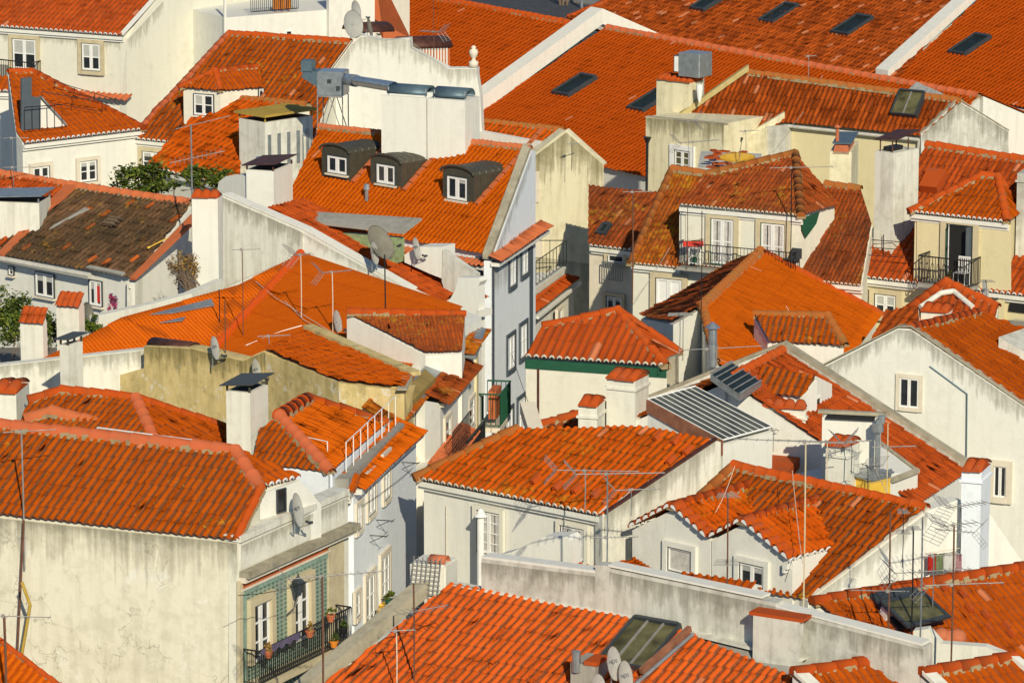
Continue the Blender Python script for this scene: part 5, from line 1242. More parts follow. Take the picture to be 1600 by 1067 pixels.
gab((988,824),(1053,790),(1110,840),3.2,'a'); gab((1112,840),(1163,813),(1238,874),4.4,'b')
h.coping([S.at(1262,936),S.at(1448,794)],-.10,.04,'stone_pale','verge')
# eave of the right gable
Bc=W.at(1238,876); h.eave_caps(Slope(Bc+n*.16,Bc-n*3.9,25),0,3.2,.30,r=.08)
h.done()
h.stain(WV,[(1300,912),(1449,800)],.7,'stain_soft') if 0 else None; h.window(W,1046,858,1082,893,.15,'white',1,1,.03,glass='curtain',outer='darkframe',label='window with closed grey curtain')
h.window(W,1158,882,1195,914,.15,'white',2,1,.05)
# big plain white wall at the right
h=House('house','plain white house with laundry line and long blank wall, lower right','house',P(1480,880,0),'white')
WL=wall(P(1280,930,8.8),P(1640,850,8.8)); top=[P(1262,930,8.4)]
q0=S.at(1262,940); q1=S.at(1450,797); A=Vector((q0.x+.05,q0.y,0)); 
Wv=wall(q0,q1); WV=Wv
h.stain(Wv,[(1264,938),(1449,800)],.9,'stain_soft',.02); h.panel(Wv,[(1263,938),(1449,798),(1500,780),(1545,800),(1600,880),(1640,1600),(1263,1100)],'white','side_wall',-.4,-.02)
h.done()
h=House('house','white annex beneath the long grey parapet with a yellow wall patch, right','house',P(1500,800,0),'white')
wa=P(1405,795,7.9); wb=P(1512,748,7.9); wb.z=7.9; WA=wall(wa,wb); h.mass([wa,wb,wb+Vector((-3,1,0)),wa+Vector((-3,1,0))],0); h.done()
# chimneys of the right cluster
ch=House('house','white block with a slab topped chimney wall, right of the glazed shed','house',P(1320,740,0),'white2')
q=P(1375,760,9.3); c,i_=chimney(ch,q,1290,1376,648,12,'white',cap='slab',capmat='coping',base=4,rim=False,label='wide chimney wall under a grey concrete slab')
o_,e1,e2,wl,wd,H=i_
b=nb(); 
for k in (0,1): add_box(b,o_+e1*(.15+k*wl*.48)-e2*.012+UPZ*(H-.30),e1*wl*.38,e2*.02,UPZ*.16)
mesh_obj('vent_slot',b,M['dark'],c)
chimney(ch,P(1322,765,9.6),1293,1346,700,30,'white2',cap='tiles',base=4,label='chimney with two loose tiles, nearest the yellow patch')
chimney(ch,P(1258,690,9.7),1192,1262,640,12,'white2',cap='tiles',base=3,label='broad low chimney with a row of cap tiles above the glazed shed')
b=nb(); q=P(1370,762,9.5); z_=raise_to(q,655); add_tube(b,q,Vector((q.x,q.y,z_)),.07,8); add_tube(b,Vector((q.x,q.y,z_-.35)),Vector((q.x,q.y,z_-.1)),.16,8); add_tube(b,Vector((q.x+.1,q.y,z_-.1)),Vector((q.x+.1,q.y,z_+.1)),.1,8); mesh_obj('flue_pipe',b,M['sheetgrey'],ch.root)
ch.mass([P(1228,745,9.2),P(1295,760,9.2),P(1350,745,9.2),P(1290,728,9.2)],0)
add_prism(ch.add('roof_wing','tile_capmat'),[P(1205,690,9.4),P(1262,700,9.4),P(1228,740,9.2),P(1205,740,9.2)],UPZ*-.3)
ch.done()
wy=wall(P(1362,778,9.3),P(1390,770,9.3)); b=nb(); add_prism(b,[wy.at(1359,750),wy.at(1391,744),wy.at(1391,800),wy.at(1359,800)],-wy.n*.8); t=thing('roof_box','yellow painted box under a torn grey sheet, among the aerials','box',wy.at(1375,780)); mesh_obj('box',b,M['yellowp'],t)
b=nb(); add_prism(b,[wy.at(1355,750)+wy.n*.1,wy.at(1393,738)+wy.n*.1,wy.at(1393,738)-wy.n*.9,wy.at(1355,748)-wy.n*.9],UPZ*.05); add_prism(b,[wy.at(1358,742),wy.at(1392,732),wy.at(1390,745),wy.at(1360,752)],wy.n*.05); mesh_obj('sheet_cover',b,M['sheetgrey'],t)
c,_=chimney(ch,P(1531,850,9.3),1507,1553,738,20,'bluewhite',cap='tiles',base=5,label='tall narrow chimney with mossy rim against the big gable house')
# raised curb box on the low orange roof
t=thing('roof_curb','white plastered curb box with grey rim on the low orange roof','roof curb',P(1410,740,0)); b=nb(); q=W7.at(1400,760)
A_=P(1375,700,9.3); add_prism(b,[P(1372,690,9.4),P(1434,737,9.0),P(1392,752,9.0),P(1372,740,9.2)],UPZ*-.8); mesh_obj('curb',b,M['white'],t); b=nb(); add_path(b,[P(1434,735,9.05),P(1394,750,9.05)],.09); add_path(b,[P(1372,688,9.45),P(1434,735,9.05)],.05); mesh_obj('rim',b,M['coping'],t)

# ================================================================ FOREGROUND BOTTOM ROOF AND CONCRETE WALL
h=House('house','nearest house with broad barrel tiled roof and sunken glass roof light, bottom centre','house',P(800,1000,0),'concrete')
T1=P(700,914,10.0); T2=P(1000,967,10.0); u=(T2-T1).normalized(); hv=Vector((-u.y,u.x,0)); dr=8.0; sl=23
Ao=T1-hv*dr-UPZ*dr*math.tan(R(sl)); S=Slope(Ao,Ao+u*10,sl); SF=S
h.slope(S,[[(705,913),(1000,960),(1064,986),(1320,1050),(1340,1150),(400,1150)]],'tile_warm',13.0,.44,.09,over=.0)
h.ridge([S.at(700,915),S.at(500,1072)],.001,'ridge_old') if 0 else None
h.coping([S.at(692,897),S.at(590,985),S.at(470,1085)],.42,.12,'coping','side_parapet',side=-1,drop=.25)
Wc=wall(T1,T2)
bm=h.add('concrete_wall','concrete')
def blockwall(pp): add_prism(h.add('party_wall','grey_stain'),[Wc.at(*p) for p in pp],-Wc.n*.38)
blockwall([(752,872),(930,895),(930,1010),(752,970)]); blockwall([(930,882),(952,884),(952,1010),(930,1010)]); blockwall([(952,888),(1212,942),(1212,1080),(952,1600)]); blockwall([(1212,948),(1445,1010),(1445,1130),(1212,1080)])
h.stain(Wc,[(752,878),(930,900)],.9,'stain'); h.stain(Wc,[(952,893),(1212,947)],1.0,'stain'); h.stain(Wc,[(1212,955),(1443,1014)],.9,'stain'); h.coping([Wc.at(752,872),Wc.at(930,895)],.42,.06,'white','wall_cap'); h.coping([Wc.at(950,885),Wc.at(1190,935)],.42,.05,'white','wall_cap'); h.coping([Wc.at(1212,950),Wc.at(1440,1009)],.42,.06,'white','wall_cap')
h.coping([S.at(706,917),S.at(752,926),S.at(1000,967),S.at(1064,989),S.at(1250,1034)],.35,.06,'stained','mortar_fillet')
h.done()
fo=skylight(h,S,0,0,0,0,[(917,1030),(998,1046),(1074,982),(1010,966)],frame='darkframe',glass='dirtyglass',up=.12,bars=2,label='big old roof light with three dusty panes',t=.06)
b=nb(); p=S.at(1000,1052,.15); q=S.at(1076,985,.15); add_box(b,p,q-p,S.u*.10,S.n*.16); mesh_obj('side_board',b,M['wood'],fo)
b=nb(); add_tube(b,S.at(985,1075,.15),S.at(1083,990,.15),.05,8); mesh_obj('roof_pipe',b,M['sheetgrey'],h.root)
chimney(h,S.at(1248,1035),1182,1262,972,30,'grey_stain',cap='flat',base=1.5,label='low stained chimney with a flat tile cap beside the concrete wall',rim=False)
b=nb(); e1,e2=dirs(30); q=S.at(1248,1035); z_=raise_to(q,972); q=Vector((q.x,q.y,z_)); add_box(b,q-e1*1.32,e1*1.4,e2*.5,UPZ*.08); mesh_obj('flat_cap_tiles',b,M['tile_capmat'],h.root)
c,i_=chimney(h,S.at(930,1085),893,958,1040,25,'concrete',cap='flat',base=1.5,label='stubby concrete chimney carrying two dishes at the bottom edge',rim=False)
b=nb(); o_,e1,e2,wl,wd,H=i_; add_box(b,o_+e1*.35-e2*.03+UPZ*H,e1*(wl-.3),e2*(wd*.7),UPZ*.10); mesh_obj('cap_tiles',b,M['tile_capmat'],c); b=nb(); add_tube(b,o_+e1*.15+UPZ*(H-.2),o_+e1*.15+UPZ*(H+.3),.11,10); mesh_obj('flue_pipe',b,M['galv'],c)
ydf=SF.at(930,1085).y-.75
dish(PY(960,1036,ydf+.1),.42,.82,'upper dish on the stubby chimney at the bottom edge',yaw=38,tilt=12,text='NOS',arm=False); dish(PY(978,1058,ydf),.42,.82,'lower dish on the stubby chimney at the bottom edge, nearest the wood edged roof light',yaw=38,text='NOS',arm=False)
dish(PY(936,1075,ydf-.1),.42,.7,'dish mostly cut off by the bottom edge, left of the lettered pair',yaw=38,arm=False)
# stacked wire crate on the parapet corner
q=S.at(672,915); t=thing('chimney_stack','squat whitewashed chimney with a red cap and wire rack at the parapet corner','chimney',q)
e1,e2=dirs(20); b=nb(); o_=q-e1*.55-UPZ*.3; add_box(b,o_,e1*.95,e2*.9,UPZ*.85); bmesh.ops.bevel(b,geom=b.edges[:],offset=.05,segments=2,affect='EDGES'); mesh_obj('shaft',b,M['white2'],t)
b=nb(); barrel(b,o_+e1*.45+e2*.1+UPZ*.85,e1*.45,None,e2*.4,.18); mesh_obj('cap_tile',b,M['terracotta'],t)
b=nb(); 
for k in range(7): add_tube(b,o_+e1*(.05+.12*k)-e2*.12+UPZ*-.1,o_+e1*(.15+.12*k)-e2*.06+UPZ*1.05,.014,4)
for k in range(9): add_tube(b,o_-e2*.11+UPZ*(.0+.12*k)+e1*.02*k,o_+e1*.85-e2*.11+UPZ*(.0+.12*k),.012,4)
mesh_obj('wire_rack',b,M['alu'],t)

# front right roof
h=House('house','orange roof with an open black roof window, lower right corner','house',P(1450,1000,0),'white')
R1=P(1269,940,9.8); R2=P(1640,880,9.8); u=(R2-R1).normalized(); hv=Vector((-u.y,u.x,0)); Ao=R1-hv*6-UPZ*6*math.tan(R(26)); S=Slope(Ao,Ao+u*9,26)
h.slope(S,[[(1269,940),(1640,879),(1660,1100),(1560,1120),(1290,955)]],'tile',10.0,.44,.08,over=0)
h.ridge([S.at(1269,940),S.at(1640,879)],.15,'tile_red_cap',.5)
for px,py in ((1505,935),(1515,958),(1540,968),(1572,985),(1580,998),(1545,990),(1475,925)): 
    u_,v_=S.uv(S.at(px,py)); add_prism(h.add('vent_tile','tile_capmat'),[S.pt(u_,v_,.03),S.pt(u_+.16,v_,.03),S.pt(u_+.12,v_,.13),S.pt(u_+.04,v_,.13)],S.v*.25)
h.done()
fo=skylight(h,S,0,0,0,0,[(1412,985),(1478,966),(1422,918),(1352,930)],frame='darkframe',glass='dirtyglass',up=.05,label='open roof window with black frame',t=.16)
b=nb(); p0=S.at(1372,946,.22); p1=S.at(1440,930,.22); hg=(S.n*.15-S.v*1.0).normalized()
w_=(p1-p0); 
for a0,a1,c0,c1 in ((0,.07,0,1.25),(.93,1,0,1.25),(.07,.93,0,.12),(.07,.93,1.13,1.25)): add_box(b,p0+w_*a0+hg*c0+S.n*.10,w_*(a1-a0),hg*(c1-c0),S.n*.07)
mesh_obj('sash',b,M['darkframe'],fo); b=nb(); add_box(b,p0+w_*.07+hg*.12+S.n*.12,w_*.86,hg*1.0,S.n*.02); mesh_obj('sash_pane',b,M['dirtyglass'],fo)
b=nb(); add_box(b,p0+w_*.05+hg*.05-S.n*.3,w_*.75,hg*.3,S.n*.30); mesh_obj('reveal',b,M['whitepaint'],fo)
c,_=chimney(h,S.at(1502,1035),1462,1518,1003,12,'white2',cap='flat',base=2,label='white chimney under rough terracotta lumps, by the open roof window',rim=False)
b=nb(); o_,e1,e2,wl,wd,H=_; 
for k in range(4): bmesh.ops.create_icosphere(b,subdivisions=2,radius=.24,matrix=Matrix.Translation(o_+e1*(wl*(k+.3)/4)+e2*.2+UPZ*(H+.05*(k%2))))
mesh_obj('cap_lump',b,M['terracotta'],c,True)
wq=wall(P(1440,1040,8.9),P(1560,1050,8.9)); h=House('low_wall','low white wall with pipes behind the masts, bottom right','wall',wq.at(1450,1060),'white2')
add_prism(h.body,[wq.at(1427,985),wq.at(1450,982),wq.at(1470,1005),wq.at(1540,1010),wq.at(1590,1030),wq.at(1590,1120),wq.at(1427,1120)],-wq.n*.3); h.done()
# bottom edge roofs
for (r1,r2,x1,lab) in (((1240,1052),(1400,1027),1455,'bottom edge roof strip with white verge, left one of the two'),((1440,1052),(1585,1026),1660,'bottom edge roof strip in the lower right corner')):
    h=House('house',lab,'house',P(r1[0],r1[1],0),'white'); R1=P(*r1,9.9); R2=P(*r2,9.9); u=(R2-R1).normalized(); hv=Vector((-u.y,u.x,0)); Ao=R1-hv*4-UPZ*4*math.tan(R(26)); S=Slope(Ao,Ao+u*6,26)
    e=S.at(*r2); h.slope(S,[[r1,r2,(r2[0]+130,1130),(r1[0]+80,1130)]],'tile',11.5,.44,.085,over=0)
    h.ridge([S.at(*r1),S.at(*r2)],.16,'tile_red_cap',.5); h.coping([S.at(*r2),S.at(r2[0]+130,1130)],-.22,.12,'white','verge',side=1)
    h.coping([S.at(*r1)+Vector((0,-.1,0)),S.at(r1[0]+80,1130)],.35,.1,'white2','left_verge',side=1)
    h.done()
M['pinkcloth']=plain('pink_striped_cloth',(.55,.30,.32),.8,0,.3,12)
M['tile_mosscap']=plaster('mossy_coping',(.34,.24,.08),(.20,.16,.06),.7,.1,scale=2)
# ================================================================ FOREGROUND LEFT: CRACKED HOUSE WITH TILED FRONT
h=House('corner_house','big cracked corner house with long orange roof and green tiled front, lower left','house',P(200,950,0),'cracked')
A=P(-80,796,11.0); B=P(370,845,11.0); S=Slope(A,B,26); 
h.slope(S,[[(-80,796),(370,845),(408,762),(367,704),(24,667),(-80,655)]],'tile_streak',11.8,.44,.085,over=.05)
W=wall(A,B,.05); e0=S.at(408,762); R_=S.at(367,704); e1_=P(470,745,e0.z); e1_.z=e0.z; Sr=Slope(e0,e1_,top=R_); h.slope(Sr,[[e0,e1_,R_]],'tile',10.5,.44,.085,over=.05)
h.ridge([S.at(-80,655),S.at(24,667),R_],.19,'ridge_pale',.55); h.ridge([R_,e0],.17,'ridge_pale',.5); h.ridge([e0,S.at(369,843)],.10,'tile_red_cap')
h.eave_caps(Sr,0,Sr.L,.335,r=.08)
C=W.at(371,846); D=P(542,770,11.0); D.z=C.z; WF=wall(C,D)
bk=P(480,742,C.z); h.mass([p-UPZ*1.0 for p in (C,D,P(560,735,C.z)-WF.n*2,P(440,730,C.z))])
h.panel(WF,[(372,848),(541,772),(541,1200),(372,1200)],'cream','front_wall',-.3,.03); h.panel(WF,[(373,851),(541,775),(541,816),(373,890)],'white2','parapet_face',.02,.03)
h.coping([WF.at(371,847)+WF.n*.1,WF.at(541,772)+WF.n*.1],.5,.16,'stained','parapet'); h.coping([WF.at(371,846)+WF.n*.16,WF.at(541,771)+WF.n*.16],.6,.07,'coping','parapet_top',drop=-.16) if 0 else None
h.band(WF,(372,890),(547,817),.16,.32,'coping','cornice'); h.band(WF,(372,899),(546,826),.14,.22,'stone_pale','cornice_moulding'); h.band(WF,(372,912),(512,848),.16,.08,'salmon','frieze'); h.band(WF,(372,921),(512,857),.06,.10,'stone_pale','fillet')
# glazed tile cladding: pattern is printed on the tiles themselves
WFs=shift(WF,.05)
m,nt,b=newmat('glazed_green_tiles'); pos=nt.nodes.new("ShaderNodeUVMap"); pos.uv_map='UVMap'
ck=nt.nodes.new("ShaderNodeTexVoronoi"); ck.inputs["Scale"].default_value=1.0; ck.inputs["Randomness"].default_value=0; nt.links.new(pos.outputs[0],ck.inputs["Vector"])
c1_=mix_(nt,ramp_(nt,ck.outputs["Distance"],.30,.36),(.035,.11,.08),(.28,.35,.28)); c2=mix_(nt,math_(nt,'MULTIPLY',noise_(nt,coords(nt),3,3),.5),c1_,(.26,.33,.27)); nt.links.new(c2,b.inputs["Base Color"]); b.inputs["Roughness"].default_value=.35; M['azulejo']=m
M['azulejo_plain']=plain('glazed_green_border',(.22,.33,.27),.4,0,.25,6)
def azpanel(pix,scale=9.0,nm='tile_cladding',mat='azulejo',th=.05):
    bm=nb(); pts=[WF.at(*p)+WF.n*.0 for p in pix]; add_prism(bm,pts,WF.n*th); ul=bm.loops.layers.uv.new('UVMap')
    for f in bm.faces:
        for l in f.loops: u,v=WF.uv(l.vert.co); l[ul].uv=(u*scale*.55,v*scale)
    mesh_obj(nm,bm,M[mat],h.root)
azpanel([(380,927),(509,867),(509,1200),(380,1200)]); azpanel([(380,918),(510,862),(510,870),(380,928)],nm='tile_border',mat='azulejo_plain',th=.07); azpanel([(376,928),(382,925),(382,1200),(376,1200)],nm='tile_border',mat='azulejo_plain',th=.07)
h.panel(WF,[(367,905),(375,900),(375,1200),(367,1200)],'orangep','ochre_pilaster',.09) if 0 else h.panel(WF,[(370,908),(375,905),(375,1200),(370,1200)],'stone','corner_pilaster',.09)
h.panel(WF,[(509,845),(533,834),(533,1200),(509,1200)],'stone','stone_pilaster',.09); h.panel(WF,[(533,826),(542,822),(542,1200),(533,1200)],'cream','end_strip',.05)
h.stain(W,[(-80,800),(371,848)],1.8,'stain_soft'); h.stain(W,[(-80,800),(371,848)],.5,'stain_soft',.016); h.stain(WF,[(373,852),(541,776)],.6,'stain_soft',.07); h.done()
h.window(WFs,392,940,419,1030,.20,'stone',2,3,.07,kind='balcony_door',outer=None,sur_bot=False,proud=.08); h.window(WFs,455,908,480,1000,.20,'stone',2,3,.07,kind='balcony_door',outer=None,sur_bot=False,proud=.08)
a_=WF.at(376,1068)+WF.n*.55; c_=WF.at(520,1002)+WF.n*.55; c_.z=a_.z
b=nb(); railing(b,[a_-WF.n*.55,a_,c_,c_-WF.n*.55],.92,.10,.022,.011)
for i in range(46): p_=a_.lerp(c_,(i+.5)/46); add_tube(b,p_+UPZ*.1,p_+(c_-a_)*.018+UPZ*.9,.008,4)
mesh_obj('balcony_railing',b,M['iron'],h.root); b=nb(); add_box(b,a_-WF.n*.6-UPZ*.14,c_-a_,WF.n*.68,UPZ*.14); mesh_obj('balcony_floor',b,M['stone'],h.root)
b=nb(); 
for i in range(16):
    p_=a_.lerp(c_,i/40+.02); q_=a_.lerp(c_,(i+1)/40+.02); s_=.16+.05*math.sin(i*1.9); add_prism(b,[p_+UPZ*.93,q_+UPZ*.93,q_+UPZ*(.93-s_),p_+UPZ*(.93-.16-.05*math.sin((i-1)*1.9))],WF.n*.04)
tag(mesh_obj('draped_cloth',b,M['purple']),'faded purple cloth wound along the top rail of the foreground balcony','cloth')
for (px,py,l,mt,lf) in ((386,1022,'pot with dry reddish plant at the left end of the foreground balcony','terracotta','leaf_dry'),(451,990,'hanging pot of dry grass in the middle of the foreground balcony','terracotta','leaf_dry'),(484,966,'small orange bowl on the rail between the middle and right pots','terracotta','leaf'),(489,1006,'orange pot on the floor behind the foreground balcony bars','orangep','leaf_dark'),(504,985,'dark leafy pot by the pilaster on the foreground balcony','iron','leaf_dark')):
    planter(WF.at(px,py)+WF.n*.62,l,.3,mt,lf,90,.12,.18,.13,size=.05)
q=WF.at(440,960)+WF.n*.5; z_=raise_to(q,912); q=Vector((q.x,q.y,z_)); t=thing('wall_lantern','black four sided street lantern on a bracket between the two balcony doors','lantern',q); b=nb(); K=4
add_tube(b,q-UPZ*.30,q+UPZ*.05,.07,4,.17); add_tube(b,q+UPZ*.05,q+UPZ*.2,.19,4,.03); add_tube(b,q+UPZ*.2,q+UPZ*.28,.03,4,.01); mesh_obj('lantern_head',b,M['darkframe'],t)
b=nb(); add_path(b,[q-UPZ*.3,q-UPZ*.6-WF.n*.1,q-UPZ*.95-WF.n*.45],.018,5); mesh_obj('bracket',b,M['alu'],t)
# white gable piece with dish and little window between roof and parapet
h=House('attic_wall','small white attic wall with dark hatch and dish, behind the foreground parapet','wall',P(440,790,0),'white')
Wt=shift(wall(e0,e1_),.05); add_prism(h.body,[Wt.at(369,852),Wt.at(407,772),Wt.at(464,752),Wt.at(478,760),Wt.at(502,788),Wt.at(502,860),Wt.at(369,890)],-Wt.n*.2)
h.done(); h.window(Wt,431,763,446,800,0,'stone',1,1,.03,frame='darkframe',outer=None,kind='hatch')
dish(Wt.at(443,792)+Wt.n*.5,.42,.9,'dish with round logo in front of the dark hatch, above the foreground parapet',yaw=56,text='NOS',mount='wall')
# bottom left roof corner
h=House('house','roof corner cutting into the bottom left of the picture','house',P(20,1060,0),'concrete'); T=P(-60,975,9.5); T2=P(90,1075,9.5); 
u=Vector((math.cos(R(25)),-math.sin(R(25)),0)); S=Slope(P(-60,1110,7.8),P(-60,1110,7.8)+u*5,26); h.slope(S,[[(-60,958),(86,1068),(130,1110),(-60,1110)]],'tile_bright',.23,.4,.045,'roman',over=0); h.ridge([S.at(-60,958),S.at(110,1086)],.07,'tile_red_cap'); h.done()
antenna(S.at(10,1100),962,'close thick antenna with a rusty mast in the bottom left corner',boom=1.75,yaw=-6,kind='bars',mast='rustmast',r=.045,n=4,elen=.25)
antenna(W.at(43,880)+W.n*.15,674,'bent white mast with long arm against the big orange roof, left edge',boom=1.35,yaw=14,kind='bars',mast='alu',r=.028,n=2,elen=.05)
b=nb(); add_tube(b,W.at(33,1015)+W.n*.2,W.at(43,810)+W.n*.2,.035,6); tag(mesh_obj('rusty_pole',b,M['rustmast']),'rusty pole fixed down the cracked wall at the left','pole')
b=nb(); add_path(b,[W.at(37,1043)+W.n*1,W.at(62,1018)+W.n*1,W.at(77,930)+W.n*1,W.at(64,894)+W.n*1],.045); tag(mesh_obj('bent_bar',b,M['moss_cap']),'bent yellowish aerial bar hanging in front of the cracked wall','aerial bar')

# ================================================================ SECOND ROW LEFT: HIPPED ROOFS
h=House('house','low hipped orange roofs directly behind the cracked corner house','house',P(200,680,0),'white2')
A=P(10,705,10.2); B=P(262,735,10.2); S=Slope(A,B,22)
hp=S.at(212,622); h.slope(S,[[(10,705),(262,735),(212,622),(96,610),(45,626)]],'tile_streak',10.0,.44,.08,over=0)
B2=P(365,700,10.2); Sr=Slope(B,B2,top=hp); h.slope(Sr,[[B,B2,(352,668),hp]],'tile',8.0,.44,.07,over=0)
h.ridge([S.at(45,626),S.at(96,610),hp],.15); h.ridge([hp,B],.16,'ridge_pale'); h.ridge([hp,Sr.at(352,668)],.13)
h.ridge([P(40,655,10.8),P(80,643,11),P(155,662,10.8)],.2,'salmon')
h.done()
c,i_=chimney(h,P(392,705,10.4),352,418,614,22,'white2',cap='lid',capmat='zinc_dark',base=3,rim=False,label='tall broad white chimney with dark tilted lid',lidtilt=.10)
c,i_=chimney(h,P(108,612,10.1),93,129,540,30,'white2',cap='lid',capmat='zinc_dark',base=3,rim=False,label='slim white chimney with dark flat lid, left',lidtilt=.05)
chimney(h,P(26,655,10.6),-15,44,616,8,'white2',cap='tiles',base=3,rim=False,label='white chimney with tile cap cut by the left edge')
for pts,l in (([(152,668),(352,694)],'white pipe guard rail running along the foreground roof ridge'),):
    b=nb(); a_=P(*pts[0],11.6); c_=P(*pts[1],11.9); add_tube(b,a_,c_,.025,6)
    for k in range(5): p_=a_.lerp(c_,k/4); add_tube(b,p_-UPZ*.35,p_,.02,5)
    tag(mesh_obj('guard_rail',b,M['whitepaint']),l,'railing')
# house with roof walk and railing (street corner)
h=House('corner_house','white street house with steep orange hip roof and grey roof walk, centre left','house',P(560,760,0),'bluewhite')
A=P(518,738,10.3); B=P(604,660,10.3); B.z=A.z; 
rd=P(437,649,11.25)
Sr=Slope(A,B,top=rd); q2=Sr.at(481,622); h.slope(Sr,[[A,B,q2,rd]],'tile_bright',.21,.42,.045,over=0)
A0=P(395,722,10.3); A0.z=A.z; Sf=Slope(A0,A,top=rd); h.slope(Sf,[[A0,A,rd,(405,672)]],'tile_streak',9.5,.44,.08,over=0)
h.ridge([rd,A],.16,'ridge_pale',.4); h.ridge([rd,q2],.2,'tile_red_cap'); h.ridge([q2,B],.12)
zb=9.75; C1=P(472,752,zb); C2=P(552,758,zb); C3=P(650,668,zb); C4=P(622,650,zb)
h.mass([C1-UPZ*.02,C2-UPZ*.02,C3-UPZ*.02,P(600,640,zb-.02),P(420,740,zb-.02)])
WS=wall(C2,C3); SE=Slope(C2+WS.n*.35-UPZ*.12,C3+WS.n*.35-UPZ*.12,22); h.slope(SE,[[SE.pt(0,0),SE.pt(SE.L,0),SE.pt(SE.L,1.0),SE.pt(.2,1.0)]],'tile_bright',.215,.42,.06,body=False)
h.cornice(C2,C3,.12,.14,.24,'white')
W2=wall(C1,C2); SE2=Slope(C1+W2.n*.35-UPZ*.12,C2+W2.n*.35-UPZ*.12,22); h.slope(SE2,[[SE2.pt(0,0),SE2.pt(SE2.L+.2,0),SE2.pt(SE2.L+.1,.8),SE2.pt(0,.8)]],'tile',.32,.44,.08,body=False); h.eave_caps(SE2,0,SE2.L,.32,r=.08,mat='stone_pale'); h.cornice(C1,C2,.12,.2,.3,'cream')
b=h.add('roof_walk','concrete'); pa=P(500,748,zb+.25); pb=P(545,748,zb+.25); pc=P(632,662,zb+.25); pd=P(608,655,zb+.25); add_prism(b,[pa,pb,pc,pd],UPZ*-.3); add_prism(b,[P(425,728,zb+.3),pa+Vector((.4,0,0)),pa,P(425,722,zb+.4)],UPZ*-.2)
b=h.add('parapet_top','coping'); add_prism(b,[P(468,790,10.0),P(478,792,10.0),P(545,770,10.0),P(535,765,10.0)],UPZ*-.12)
h.done()
t=h
for pts,l in (([(541,738),(618,664)],'white sloping guard rail along the grey roof walk'),([(404,712),(512,737)],'white guard rail beneath the steep hip roof')):
    b=nb(); a_=P(*pts[0],zb+.25); c_=P(*pts[1],zb+.25); railing(b,[a_,c_],.85,.9,.015,None,None,posts=(c_-a_).length/(7 if pts[0][0]>500 else 2)); tag(mesh_obj('guard_rail',b,M['whitepaint']),l,'railing')
for (x0,x1,y0,y1) in ((573,584,740,802),(598,607,712,778),(544.5,552,790,826)): h.window(WS if x0>553 else WS,x0 if x0>553 else 556,y0,x1 if x0>553 else 563,y1,.12,'stone_pale',2,2,.06,proud=.02)
for (x0,x1,y0,y1) in ((570,583,900,990),(594,606,868,930)): h.window(WS,x0,y0,x1,y1,.14,'stone_pale',2,3,.06,proud=.02,kind='balcony_door')
h.window(WS,554,928,560,962,.12,'stone_pale',1,2,.05,proud=.02)
# further street fronts
def wing(label,name,p0,p1,z,back,mat='bluewhite'):
    h=House(name,label,'house',P(p0[0],p0[1],0),mat); a=P(*p0,z); b=P(*p1,z); b.z=a.z; w=wall(a,b); h.mass([a,b,b+back,a+back],0); h.cornice(a,b,.0,.12,.12,'stone_pale'); return h,w,a,b
h,w,a,b_=wing('narrow ochre trimmed street house with awning boxes, beside the steep hip roof','street_house',(616,664),(668,606),9.7,Vector((-1.2,1.0,0)),'white')
S=Slope(a+w.n*.3-w.u*.5,b_+w.n*.3,30); h.slope(S,[[S.pt(-.3,0),S.pt(S.L,0),S.pt(S.L-.2,1.3),S.pt(-.3,1.3)]],'tile_moss',.22,.4,.05,body=False)
h.panel(w,[(616,664),(624,655),(624,1600),(616,1600)],'stone_pale','pilaster',.06)
h.done()
for (x0,x1,y0,y1) in ((634,642,645,695),(652,660,622,670),(632,641,738,790),(650,659,715,775),(633,641,835,880)): h.window(w,x0,y0,x1,y1,.14,'stone',1,3,.05,proud=.02)
for px,py,l in ((637,640,'grey rolled awning box highest on the ochre trimmed front, left window'),(656,618,'grey rolled awning box over the right upper window of the ochre trimmed front'),(636,768,'grey rolled awning box lower down the ochre trimmed front')):
    q=w.at(px,py); bb=nb(); add_tube(bb,q+w.n*.15-w.u*.7,q+w.n*.15+w.u*.7,.12,10); tag(mesh_obj('awning_box',bb,M['sheetgrey']),l,'awning')
h,w,a,b_=wing('white street house with crumbling tile eave behind the lichen capped parapet','street_house',(688,630),(732,580),9.5,Vector((-1.6,.9,0)),'white')
S=Slope(a+w.n*.35-w.u*.3,b_+w.n*.35,24); h.slope(S,[[S.pt(0,0),S.pt(S.L+.5,0),S.pt(S.L+.5,.9),S.pt(0,.9)]],'tile_old',.2,.36,.05,body=False); 
g_=h.add('grey_gutter','sheetgrey'); add_prism(g_,[S.pt(0,.9,-.05),S.pt(S.L+.4,.9,-.05),S.pt(S.L+.2,1.4,-.05),S.pt(0,1.4,-.05)],UPZ*.06)
pf=wall(P(664,640,9.5),a); h.panel(pf,[(664,626),(688,630),(688,1600),(664,1600)],'white','front_pier',-.3)
h.done()
for (x0,x1,y0,y1) in ((694,702,655,712),(693,702,780,840)): h.window(w,x0,y0,x1,y1,.12,'stone_pale',1,3,.05,proud=.02,kind='balcony_door')
bb=nb(); f0=w.at(700,735)+w.n*.6; f1=w.at(728,700)+w.n*.6; f1.z=f0.z; railing(bb,[f0,f1],.95,.12,.03,.014); mesh_obj('balcony_railing',bb,M['iron'],h.root); bb=nb(); add_box(bb,f0-w.n*.6-UPZ*.1,f1-f0,w.n*.65,UPZ*.1); mesh_obj('balcony_floor',bb,M['stone_pale'],h.root)
h=House('white_house','white house end with thin gutter and green netted balcony, left of the alley','house',P(710,600,0),'white')
a=P(668,551,9.9); b_=P(722,553,9.9); c3=P(750,520,9.9); 
